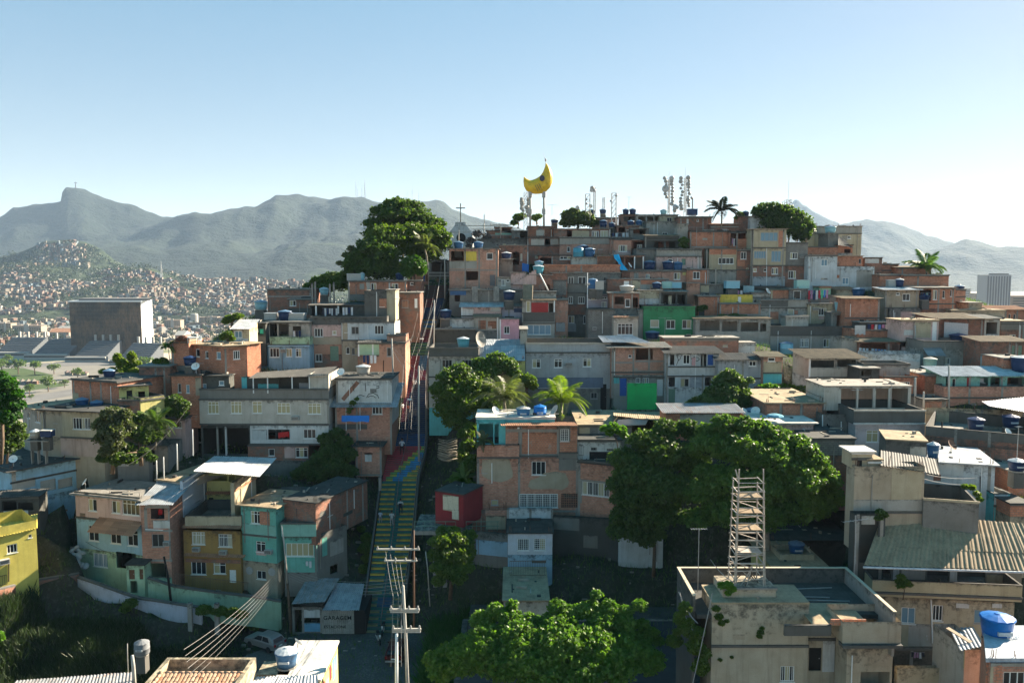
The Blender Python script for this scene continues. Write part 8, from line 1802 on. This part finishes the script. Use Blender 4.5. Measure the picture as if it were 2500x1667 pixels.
pole(1552,445,560,148,'pole with one long crossarm in front of the church gable',.13,arms=((462,5.6,-35),)); pole(1746,395,500,156,'crossarm pole right of the church',.12,arms=((412,9.,0),(440,5.,20))); pole(1873,392,440,158,'third crossarm pole behind the crest pavilion',.1,arms=((405,4.,0),))
fr('E'); pole(1385,1292,1700,92,'bare grey pole in front of the mint walled house',.14); pole(1128,985,1135,112.5,'short concrete post by the pinkish grey house',.12)
fr('J'); pole(1128,70,290,93,'concrete post left of the service house',.14); pole(1192,175,310,90,'shorter concrete post beside the service house',.13); pole(1332,405,590,79,'black post on the wide terrace wall',.1,DK)
fr('C'); pole(1362,960,1290,127.5,'thin white pipe pole in front of the narrow shaded house',.06,WH,arms=((1050,.8,0),))
o = MB().tube([Q(995,965,130.5) - Q(1060,1092,129.5),Vector((0,0,0))],.11,6).build('leaning_beam',WH,None,True,Q(1060,1092,129.5)); tag(o,'long white beam leaning on the brown brick house','beam')
fr('K'); pole(1320,600,925,72.2,'charred wooden post leaning before the brick tower house',.14,plain('charred',(.025,.022,.02),.95),lean=(-65,0)); pole(975,1265,1400,56,'thin rod beside the bottom left roof',.04,lean=(0,0)); pole(1030,1355,1520,50,'stubby concrete post by the bottom left roof',.14,lean=(-18,0))
fr('F'); [pole(x,y0,y1,80,l_,.07,WH) for x,y0,y1,l_ in ((1198,1015,1075,'lowest white bollard post in the dark alley'),(1252,988,1050,'second white bollard post in the dark alley'),(1354,888,948,'third white bollard post in the dark alley'),(1474,778,838,'highest white bollard post in the dark alley'))]
# cables
W_ = lambda f,a,b_,s,lb,m=None,r=.022,g='cables over the stairs': (fr(f),wire(Q(*a),Q(*b_),s,lb,r,m,g))
for k,(x0,x1,x2) in enumerate(((1830,1680,1645),(1880,1718,1690),(1925,1762,1735))):
 W_('G',(x0,-20,133),(x1,600,100),1.0,('left','middle','right')[k] + ' upper strand of the three cables above the stairs',CABLEW,.010); W_('G',(x1,600,100),(x2,1090,88),.3,('left','middle','right')[k] + ' lower strand of the three cables above the stairs',CABLEW,.010)
for k,dx in enumerate((0,14,28)): W_('G',(1975 - dx * .3,-180,136),(1795 + dx * .6,680 + dx,96),1.6,('outer','middle','inner')[k] + ' cable of the bundle right of the stairs',CABLEW,.012)
for k in range(5): W_('L',(650,690 + k * 18,72.4),(1550,745 + k * 28,62),.9,'thin cable number %s from the top across the lower stairs' % ('one','two','three','four','five')[k],CABLEW,.014,'cables across the lower stairs')
for k in range(6): W_('L',(582 + k * 3,682 + k * 14,72.2),(-160 + k * 10,1310 + k * 48,44),.5,'%s cable of the fan running to the bottom left roofs' % ('first','second','third','fourth','fifth','sixth')[k],CABLEW,.012 if k < 4 else .008,'cable fan at bottom left')
for k,(x,y) in enumerate(((1440,900),(1480,900),(1500,880),(1520,830))):
 W_('L',(x,y,53),(1385 + k * 36,560 + k * 22,64),.15,'%s cable rising from the crossarm pole' % ('first','second','third','fourth')[k],CABLEW,.013,'cables rising from the crossarm pole')
 W_('L',(x + 4,880 + k * 5,52.9),(1425 + k * 40,1440,52),.05,'%s cable hanging down the crossarm pole' % ('first','second','third','fourth')[k],CABLEW,.013,'cables hanging down the crossarm pole')
W_('F',(1440,610,88),(960,1060,70),.8,'thin cable crossing the dark alley',CABLE,.02); W_('K',(0,1135,60),(1020,1280,58),1.2,'slack thin line over the grassy bank',CABLE,.015); W_('K',(655,485,74),(1110,610,73.5),.5,'wire drooping across the pale blue storey',CABLE,.02)
W_('B',(1040,1330,104),(1340,1600,96),.3,'cable from the salmon house corner to the stairs',CABLEW,.02); W_('G',(1590,480,104),(1790,740,96),.3,'cable from the wooden pole to the lamp post',CABLEW,.02); W_('I',(1300,680,98),(1600,850,86),.3,'cable past the verandah house flank',CABLE,.02)
W_('B',(1480,460,148),(1345,690,134),.8,'left cable from the church crossarm',CABLEW,.03); W_('B',(1510,470,148),(1410,660,134),.8,'middle cable from the church crossarm',CABLEW,.03); W_('B',(1470,600,140),(1350,680,134),.6,'low cable below the church crossarm',CABLEW,.03)
W_('J',(1190,800,66),(1625,830,68),.25,'upper washing line over the mouldy basin',CABLEW,.015); W_('J',(1190,840,66),(1625,880,68),.25,'lower washing line over the mouldy basin',CABLEW,.015)
W_('N',(490,865,57),(640,1110,55.4),.3,'upper pipe line hanging off the cream terrace corner',CABLEW,.04,'white pipes at the cream corner'); W_('N',(750,880,55.5),(600,1568,54.6),.1,'long white pipe slanting down the cream corner',CABLEW,.04,'white pipes at the cream corner'); W_('N',(500,870,57),(600,1160,55.4),.5,'lower pipe line hanging off the cream terrace corner',CABLEW,.04,'white pipes at the cream corner')
W_('N',(735,620,59),(905,790,57.2),.2,'white hose from the thin antenna to the tower foot',CABLEW,.035,'white pipes at the cream corner')
fr('J')
t = antenna(P(2085,1400,60.5),'large television antenna standing at the right corner of the cream terrace',4.2,.35,2.4)
fr('H'); dish(Q(655,1000,86.5),'grey dish at the left end of the bare block roof',.45,.8); dish(Q(1115,1000,86.6),'wide shallow dish at the right end of the bare block roof',.6,-1.2,TG)
fr('G'); dish(Q(1200,700,100),'white dish with a small logo on the mural house',.5,-.2); fr('F'); dish(Q(105,1060,77.5),'white dish tilted up on the dark flat roof',.42,.3); dish(Q(655,1235,77),'white oval dish at the corner of the pink house',.42,-1.1); dish(Q(1500,345,96),'flat white dish on the worn orange brick house',.5,0.)
fr('I'); dish(Q(990,1010,87.5),'left dish beside the blue tank behind the big tree',.45,.7); dish(Q(1080,1005,87.5),'right dish beside the blue tank behind the big tree',.5,-.5); fr('D'); dish(Q(1172,950,131),'white dish on the pale roof room',.55,.8); dish(Q(115,750,136),'grey dish beside the bright blue tarpaulin',.5,1.2); fr('J'); dish(Q(1400,650,71),'brown dish on the zinc roof behind the cistern cube',.5,.6,RUST); dish(Q(1830,545,77),'white dish on the wide terrace wall',.4,.5)
fr('H')
def meshdish():
 p = Q(530,440,105.5); t = empty('mesh_dish',p,'large grey mesh dish seen edge on beside the mouldy parapet','satellite dish'); b = MB(); n = 24; prof = [(.05,.0),(.7,.1),(1.2,.3),(1.75,.65)]
 for r,z in prof:
  for k in range(n): a = 2 * math.pi * k / n; b.v.append((r * math.cos(a),r * math.sin(a),z))
 for i in range(3):
  for k in range(n): b.f.append((i * n + k,i * n + (k + 1) % n,(i + 1) * n + (k + 1) % n,(i + 1) * n + k))
 o = b.build('reflector',plain('mesh_grey',(.30,.28,.25),.8),t,True); o.rotation_euler = (math.radians(35),math.radians(75),0); o.scale = (.6,.6,.6); o.location = (0,0,.6); MB().tube([(0,0,-1),(0,0,.7)],.06).build('mast',STEEL,t)
 for k in range(3): a = k * 2.1; MB().tube([Vector((math.cos(a) * 1.5,math.sin(a) * 1.5,.5)),Vector((0,0,1.6))],.03,4).build('strut',STEEL,o)
meshdish()
# antennas scattered on roofs
for f,x,y,D,lb,hh,az,L in (('D',628,575,141,'antenna on the big blank brick house',3.4,.1,2.6),('D',385,1285,123.5,'cross shaped antenna before the deep green house',3.4,0,2.),('G',95,672,96,'flat antenna on the worn orange brick house',1.4,.1,1.6),('J',680,310,81.5,'left comb antenna on the mouldy balcony',2.,.2,1.2),('J',940,312,82,'right comb antenna on the mouldy balcony',2.6,.1,1.6),('C',1090,520,158,'small antenna right of the moon poles',2.,0,2.),('C',1678,485,158,'thin antenna on the brick box of the crest',2.6,0,1.),('C',715,735,154,'white T antenna on the long dark house',2.2,0,1.5),('E',1895,360,1,'x',1,0,1),('J',1905,700,70,'thin mast antenna at the right edge',3.,.3,.5)):
 if D < 5: continue
 fr(f); antenna(Q(x,y,D),lb,hh,az,L)
# ============================================================ cloths
def hang(f,pts,D,lb,m,drop,name='tarpaulin',cat='tarpaulin'):
 fr(f); a,b_ = Q(*pts[0],D),Q(*pts[1],D - (.8 if name == 'tarpaulin' else 0)); return cloth(a,b_,drop,lb,m,name=name,cat=cat,group=None)
TBL = TX('tarp_blue',(.02,.14,.50)); TCY = TX('tarp_cyan',(.03,.42,.72))
fr('C')
def tarp():
 pts = [(1562,822),(1605,818),(1612,850),(1622,878),(1655,925),(1702,938),(1640,940),(1612,935),(1600,880),(1578,855)]; base = Q(1612,938,134.6); mb = MB()
 L_ = [(1562,822),(1568,850),(1596,880),(1606,915),(1614,938)]; R_ = [(1603,818),(1614,850),(1624,880),(1650,912),(1672,940)]
 for i,(l,r) in enumerate(zip(L_,R_)):
  for k in range(7): s = k / 6; p = Q(l[0] + (r[0] - l[0]) * s,l[1] + (r[1] - l[1]) * s,136.6 - i * .5 + .12 * math.sin(k * 2.4 + i)); mb.v.append(tuple(p - base))
 for i in range(4):
  for k in range(6): a = i * 7 + k; mb.f.append((a,a + 1,a + 8,a + 7))
 o = mb.build('tarpaulin',TCY,None,True,base); tag(o,'bright cyan tarpaulin spilling over the orange balcony','tarpaulin')
tarp()
hang('C',[(862,885),(912,895)],139,'crumpled royal blue tarpaulin bundle by the wrapped tank',TBL,1.3); hang('G',[(1205,985),(1415,985)],97.3,'blue tarpaulin strip nailed under the striped awning',TX('tarp_bright',(.03,.22,.72)),.75)
hang('E',[(1350,960),(1535,972)],114.6,'large white sheet hung across the brick wall',TX('sheet',(.55,.53,.52)),4.6,'sheet','sheet'); hang('D',[(988,870),(1070,872)],133.6,'crumpled pale tarpaulin beside the cyan tank',TX('tarp_pale',(.3,.45,.5)),1.1)
hang('G',[(720,1116),(803,1106)],94.3,'red cloth hung over the white window sill',TX('red',(.5,.03,.03)),.65,'cloth','cloth')
hang('K',[(1212,238),(1242,238)],74.9,'red garment hanging in the slim tower opening',MC['cloth_red'],.55,'cloth','laundry'); hang('E',[(665,985),(748,985)],116.6,'whitish sack cloth left of the washing yard',TX('sheet',0) if 'cloth_sheet' not in MC else MC['cloth_sheet'],1.3,'cloth','laundry')
hang('E',[(885,1215),(1160,1268)],106.4,'torn whitish plastic sheeting on the stained terrace',MC['cloth_sheet'],1.7,'tarpaulin','tarpaulin')
Wc,Dc,Rc,Bc,Nc,Pc,Gc = (.65,.65,.66),(.05,.05,.07),(.5,.04,.06),(.1,.25,.6),(.03,.05,.12),(.5,.25,.4),(.3,.4,.35)
CL = [('B',505,1040,625,1042,116.2,'mixed shirts drying in the mint walled laundry terrace',[Dc,Wc,Nc,Wc,Wc,Dc,Wc],.9),('B',660,1035,745,1033,116,'pale trousers drying right of the mint laundry terrace',[Wc,Wc,Nc,Wc],.9),('B',282,1215,345,1212,112.4,'white vest and dark clothes in the concrete frame storey',[Wc,Dc,Nc],.9),('B',815,1400,925,1400,109.8,'jeans and white shorts under the green balcony recess',[Nc,Nc,Wc,Wc],1.1),('G',535,320,610,322,111,'few cloths with a green towel on the dark terrace',[Wc,(.05,.4,.3)],.5),
 ('D',1482,905,1640,900,130.2,'bright row of coloured washing beside the mint roof room',[Rc,Pc,Nc,Wc,Rc,(.1,.5,.3),Bc,Pc],1.4),('D',890,905,985,905,132.6,'pink washing behind the yellow terrace',[Pc,Wc,Pc,Wc],.8),('D',888,505,935,510,141.7,'dark washing in the shaded balcony bay',[Dc,Pc,Wc,Dc],1.),('E',760,975,925,978,120.4,'red and blue washing over the washing yard',[Nc,Rc,Wc,Bc,Pc,Wc],1.3),('E',790,1160,910,1170,112.4,'blue towels under the long slanting roof',[Wc,(.35,.5,.7),Bc,(.3,.5,.7),(.4,.55,.7)],.9),('E',1165,735,1250,735,127.2,'grey washing in the open orange balcony',[Dc,Nc,Gc,Dc],1.),('E',700,1395,800,1400,96.6,'white cloth and dark washing in the plank porch',[Dc,Wc,Pc,Wc],.9),
 ('L',700,225,815,235,76.4,'tangle of violet and white clothes on the mossy balcony',[Dc,Pc,Wc,(.25,.2,.4),Wc,Nc,Wc],1.1),('L',770,632,820,632,75.4,'two pale cloths hanging under the curtained window',[Wc,Wc],.55),('I',588,540,628,540,101.7,'pink towel on the graffiti front',[(.6,.35,.35)],1.),('O',1095,1325,1200,1330,57.2,'tiny socks and vests on the plank fence line',[Dc,Pc,Pc,Wc,Dc],.35),('C',1545,655,1680,652,151.6,'white washing between the crest twin houses',[Nc,Wc,Dc,Wc,Wc],.9),('O',1210,1195,1240,1195,61.2,'pair of light cloths on the worn rendered wall',[Wc,Wc],.35),('I',1870,465,1950,470,112,'long white banner cloth right of the verandah house',[Wc,Wc,Wc],.6)]
for f,x0,y0,x1,y1,D,lb,cols,sz in CL: fr(f); clothesline(Q(x0,y0,D),Q(x1,y1,D),lb,cols,size=sz)
# ============================================================ small yard things
fr('K')
def sacks():
 a = Q(540,690,75); t = empty('sack_pile',a,'heap of white rubble sacks between the yellow and pink houses','sacks'); m = plain('sack_white',(.42,.42,.42),.9)
 rr = random.Random(2)
 sm = MB().lathe([(.12,0),(.3,.08),(.34,.22),(.25,.36),(.08,.42)],n=10).mesh('sack',m,True)
 for i in range(34): o = bpy.data.objects.new('sack',sm); COL.objects.link(o); o.parent = t; k = i // 8; o.location = (rr.uniform(-.9,1.2) * (1 - k * .12),rr.uniform(-.8,.8) + k * .15,k * .38 + rr.uniform(-.1,.1)); o.rotation_euler = (rr.uniform(-.9,.9),rr.uniform(-.9,.9),rr.uniform(0,6)); o.scale = (1.2,1,.9)
sacks()
fr('H')
def sticks():
 a = Q(300,1300,88); t = empty('stick_pile',a,'stack of pale bent poles leaning in the alley right of the stairs','poles'); rr = random.Random(4)
 for i in range(26): y = 1170 + i * 6; p0 = Q(212 + rr.uniform(0,30),y + rr.uniform(-6,6),88 + rr.uniform(-.3,.3)); p2 = Q(368 + rr.uniform(-12,0),y + 6 + rr.uniform(-22,22),88.6); MB().tube([p0 - a,(p0 + p2) / 2 - a + Vector((0,0,-.25)),p2 - a],.035,5).build('stick',BARKL,t,True)
sticks()
fr('I')
def stack():
 a = Q(1230,990,82.6); t = empty('sheet_pile',a,'rumpled blue tarpaulin lying on the white slab roof','tarpaulin'); MB().lathe([(.9,0),(.7,.15),(.3,.25),(.05,.28)],n=9).build('bundle',TX('tarp_mix',(.12,.32,.42)),t)
stack()
fr('H')
for i in range(5): o = MB().tube([(0,0,0),(3.4,.5,.06)],.09,5).build('loose_board',plain('board_pink',(.5,.42,.38),.9),None,False,Q(1570 + i * 6,1062 - i * 10,86.5 + i * .4)); tag(o,('lowest','second','third','fourth','topmost')[i] + ' pale board stacked on the flat tan roof','board','boards on the flat tan roof')
def armchair(f,x,y,D,lb):
 fr(f); t = empty('chair',Q(x,y,D),lb,'chair'); MB().box(-.25,-.25,.38,.25,.25,.43).build('seat',WH,t); MB().box(-.25,.2,.431,.25,.25,.9).build('backrest',WH,t)
 for sx in (-.22,.2):
  for sy in (-.22,.2): MB().box(sx,sy,0,sx + .03,sy + .03,.379).build('leg',WH,t)
armchair('F',1525,118,101.6,'white plastic chair on the roof of the long brick house'); armchair('E',1640,1452,96,'white plastic chair on the mint walled verandah')
fr('F'); t = empty('table',Q(1480,118,101.4),'white table on the roof beside the plastic chair','table'); MB().box(-.6,-.4,.7,.6,.4,.74).build('tabletop',WH,t); [MB().box(x,y,0,x + .04,y + .04,.699).build('leg',WH,t) for x in (-.55,.5) for y in (-.35,.3)]
fr('F'); t = empty('tank_stand',Q(258,975,80.2),'concrete frame stand carrying two small tanks','stand')
for x in (-.2,.5,1.3): MB().box(x,-.2,-1,x + .12,.2,1.58).build('leg',CON,t)
MB().box(-.5,-.6,1.581,1.9,.6,1.7).build('platform',CON,t)
# bare pillars on the left shoulder and pipes
fr('B')
for x,y0,y1,D,lb in ((432,850,990,122,'leftmost bare roof pillar on the left shoulder'),(455,840,990,122.5,'second bare roof pillar on the left shoulder'),(567,855,985,122,'third bare roof pillar beside the light blue tank'),(597,842,985,122.3,'fourth bare roof pillar beside the light blue tank'),(712,838,985,122,'slanting white pillar at the end of the orange crest house')):
 a = Q(x,y1,D); o = MB().box(-.1,-.1,-.5,.12,.1,Q(x,y0,D).z - a.z).build('bare_pillar',CON,None,False,a); tag(o,lb,'pillar','bare roof pillars')
# ============================================================ car and motorcycles
fr('L')
def wheel(t,x,y,r=.3,w=.2):
 o = MB().lathe([(r * .6,-w / 2),(r,-w / 2),(r,w / 2),(r * .6,w / 2)],n=18).build('tyre',DK,t); o.location = (x,y,r); o.rotation_euler = (math.radians(90),0,0)
 i = MB().lathe([(r * .58,-w / 2 + .01),(r * .58,w / 2 - .01)],n=14).build('rim',STEEL,o)
def car(loc,rz,lb,m,hatch=True):
 t = empty('parked_car',loc,lb,'car',None,rz); L,W = 3.9,1.62
 lower = [(-1.95,.35),(-1.98,.62),(-1.9,.82),(-1.0,.92),(.0,.95),(1.55,.95),(1.9,.88),(1.97,.55),(1.93,.33),(1.5,.28),(-1.5,.28)]
 roof = [(-.95,.93),(-.25,1.40),(.1,1.47),(1.1,1.45),(1.55,1.30),(1.82,.93)]
 def loft(pl,w0,w1,zsplit):
  mb = MB(); n = len(pl)
  for s in (-1,1):
   for x,z in pl: mb.v.append((x,s * (w0 + (w1 - w0) * max(0,(z - .9)) / .57),z))
  mb.f += [tuple(range(n)),tuple(range(2 * n - 1,n - 1,-1))]
  for i in range(n): j = (i + 1) % n; mb.f.append((j,i,n + i,n + j))
  return mb
 bo = loft(lower,W / 2,W / 2,0).build('body',m,t); bo.modifiers.new('b','BEVEL').width = .07; bo.modifiers['b'].segments = 2
 cb = loft(roof,W / 2 - .03,W / 2 - .2,0).build('cabin',m,t); cb.modifiers.new('b','BEVEL').width = .05
 gl = GL
 for s in (-1,1):
  def S(x,z,e=.012): return (x,s * (W / 2 - .03 + (-.17) * max(0,z - .9) / .57 + e),z)
  for xs in (((-.72,.97),(-.22,1.33),(.32,1.37),(.32,.97)),((.40,.97),(.40,1.37),(1.05,1.35),(1.3,.97))):
   mb = MB(); mb.face(*[S(*k) for k in xs]); mb.build('side_window',gl,t)
 MB().face((1.83,-.62,.99),(1.83,.62,.99),(1.61,.52,1.28),(1.61,-.52,1.28)).build('rear_window',gl,t)
 MB().face((-.93,-.66,.985),(-.93,.66,.985),(-.28,.56,1.405),(-.28,-.56,1.405)).build('windscreen',gl,t)
 for s in (-.66,.66): MB().box(1.9,s - .09,.68,2.0,s + .09,.9).build('tail_light',plain('tail_red',(.3,.01,.01),.3),t); MB().box(-2.0,s - .14,.62,-1.93,s + .14,.76).build('headlight',GR,t)
 MB().box(1.975,-.22,.58,2.0,.22,.7).build('number_plate',WH,t); MB().box(1.93,-.75,.36,2.03,.75,.5).build('bumper',AL,t); MB().box(-2.03,-.75,.36,-1.93,.75,.5).build('bumper',AL,t)
 for x in (-1.22,1.22):
  for y in (-.72,.72): wheel(t,x,y)
 for s in (-1,1): MB().box(-.75,s * .82 - .08,.95,-.6,s * .82 + .08,1.07).build('mirror',m,t)
SCL[0] = False; sz = SZ + .06
D = (sz - CAM.z) / ray(652,1578)[1]
car(Vector((ray(648,1578)[0] * D,D,sz)),math.atan2(-.50,.87),'silver grey hatchback parked beside the white slab roof',plain('silver_paint',(.24,.24,.235),.35,.5,var=.1))
D = (sz - CAM.z) / ray(965,1600)[1]
car(Vector((ray(968,1600)[0] * D,D,sz)),math.radians(-90),'dark red car parked behind the white pole',plain('dark_red_paint',(.06,.012,.012),.35,.3,var=.1))
def moto(u,v,rz,lb,c):
 D = (sz - CAM.z) / ray(u,v)[1]; t = empty('motorcycle',Vector((ray(u,v)[0] * D,D,sz)),lb,'motorcycle','motorcycles at the stair foot',rz); m = plain('moto_%s' % c[0],c[1],.4)
 wheel(t,-.65,0,.3,.1); wheel(t,.65,0,.3,.12)
 MB().tube([(-.65,0,.3),(-.45,0,.95)],.035).build('fork',STEEL,t); MB().box(-.35,-.12,.65,.1,.12,.88).build('fuel_tank',m,t); MB().box(.1,-.13,.72,.85,.13,.84).build('seat',DK,t); MB().box(-.25,-.14,.3,.25,.14,.62).build('engine',AL,t)
 MB().tube([(-.42,-.35,1.0),(-.46,0,.96),(-.42,.35,1.0)],.02).build('handlebar',DK,t); MB().box(-.62,-.09,.78,-.5,.09,.95).build('headlight',WH,t); MB().tube([(.0,.14,.35),(.85,.16,.38)],.05).build('exhaust',STEEL,t)
moto(625,1524,1.2,'red and black motorcycle left of the pair by the potted shrubs',('red',(.25,.02,.02))); moto(660,1522,1.1,'white and blue motorcycle right of the pair by the potted shrubs',('white',(.5,.5,.55))); moto(935,1545,1.6,'black motorcycle at the foot of the stairs',('black',(.02,.02,.02))); moto(925,1567,1.9,'second black motorcycle nearest to the crossarm pole',('black',(.02,.02,.02)))
# ============================================================ people
def person(p,lb,shirt,legs,skin=(.16,.09,.06),h=1.72,face=0.,stride=.25,back=False,hair=(.01,.01,.01),arm=.15,stick=False):
 t = empty('person',p,lb,'person',None,face); k = h / 1.72
 J = dict(pel=(0,0,.92),chest=(0,.02,1.22),neck=(0,0,1.44),head=(0,-.02,1.60),top=(0,-.01,1.70),shl=(-.19,0,1.38),shr=(.19,0,1.38),ell=(-.27,.06,1.10),elr=(.27,-.04,1.10),hal=(-.27,-.10 - arm,.88),har=(.28,.02 + arm,.86),fil=(-.26,-.12 - arm,.80),fir=(.28,.03 + arm,.78),
    hpl=(-.10,0,.88),hpr=(.10,0,.88),knl=(-.11,-.10 - stride * .6,.52),knr=(.11,.02,.48),anl=(-.11,-stride * .6,.10),anr=(.11,stride * .7,.09),tol=(-.12,-stride * .6 - .17,.04),tor=(.12,stride * .7 - .16,.03))
 R_ = dict(pel=.135,chest=.155,neck=.06,head=.10,top=.075,shl=.07,shr=.07,ell=.05,elr=.05,hal=.035,har=.035,fil=.03,fir=.03,hpl=.1,hpr=.1,knl=.065,knr=.065,anl=.04,anr=.04,tol=.035,tor=.035)
 E = [('pel','chest'),('chest','neck'),('neck','head'),('head','top'),('chest','shl'),('chest','shr'),('shl','ell'),('shr','elr'),('ell','hal'),('elr','har'),('hal','fil'),('har','fir'),('pel','hpl'),('pel','hpr'),('hpl','knl'),('hpr','knr'),('knl','anl'),('knr','anr'),('anl','tol'),('anr','tor')]
 ks = list(J); me = bpy.data.meshes.new('body'); me.from_pydata([tuple(c * k for c in J[n]) for n in ks],[(ks.index(a),ks.index(b)) for a,b in E],[])
 o = bpy.data.objects.new('body',me); COL.objects.link(o); o.modifiers.new('s','SKIN'); me.skin_vertices[0].data[0].use_root = True
 for i,n in enumerate(ks): me.skin_vertices[0].data[i].radius = (R_[n] * k,R_[n] * k * (.75 if n in ('chest','pel') else 1))
 sb = o.modifiers.new('u','SUBSURF'); sb.levels = 1; sb.render_levels = 1
 dg = bpy.context.evaluated_depsgraph_get(); nm = bpy.data.meshes.new_from_object(o.evaluated_get(dg)); o.modifiers.clear(); o.data = nm; o.parent = t
 for m_ in (plain('skin_%d' % int(skin[0] * 100),skin,.6),TX('s%d' % int(sum(shirt) * 1000),shirt),TX('l%d' % int(sum(legs) * 1000),legs)): nm.materials.append(m_)
 for f in nm.polygons:
  z = f.center.z / k; x = abs(f.center.x) / k; f.material_index = 0 if z > 1.43 or (x > .2 and z < 1.12) or z < .07 else (1 if z > .93 else 2)
  f.use_smooth = True
 hr_ = MB().lathe([(.06,-.02),(.108,.0),(.112,.05),(.085,.10),(.03,.125)],n=12).build('hair',plain('hair',hair,.8),t,True); hr_.location = (0,.015 * k,1.62 * k)
 for s in (-.035,.035): MB().box(s - .012,-.128,1.60,s + .012,-.118,1.615).build('eye',DK,t)
 if back: MB().box(-.17,.13,1.0,.17,.32,1.42).build('backpack',plain('backpack',(.02,.025,.04),.8),t)
 return t
def on_stairs(u,v):
 D = stair_at(v); p = P(u,v,D); p.z += .12; return p
fr('G'); U = lambda f,x,y: (fr(f),q(x,y))[1]
person(on_stairs(*U('G',1667,1290)),'man in a white shirt and dark trousers coming down the red steps',(.62,.62,.68),(.02,.02,.03),h=2.05)
person(on_stairs(*U('L',1500,290)),'person with a dark backpack climbing the striped steps',(.6,.6,.6),(.03,.03,.05),h=1.95,face=math.pi,back=True)
person(on_stairs(*U('L',1432,372)),'person in a white top walking down beside the centre rail',(.6,.58,.62),(.35,.33,.33),h=1.75)
person(on_stairs(*U('L',1345,352)),'small figure in pale blue at the left edge of the striped steps',(.5,.55,.66),(.25,.25,.3),h=1.5,face=math.pi)
person(on_stairs(*U('G',1672,980)),'person in white on the shaded upper steps at left',(.6,.6,.6),(.3,.1,.1),h=1.6,face=1.)
person(on_stairs(*U('G',1765,805)),'person in white near the lamp post on the upper steps',(.6,.58,.58),(.04,.04,.05),h=1.8)
person(on_stairs(*U('G',1712,975)),'child with a red top beside the person in white',(.4,.1,.07),(.05,.05,.06),h=1.2)
person(TL0 + Vector((2.2,1.,.02)),'barefoot figure standing on the sunlit landing at the stair top',(.25,.15,.1),(.10,.12,.08),h=1.75,stride=.1)
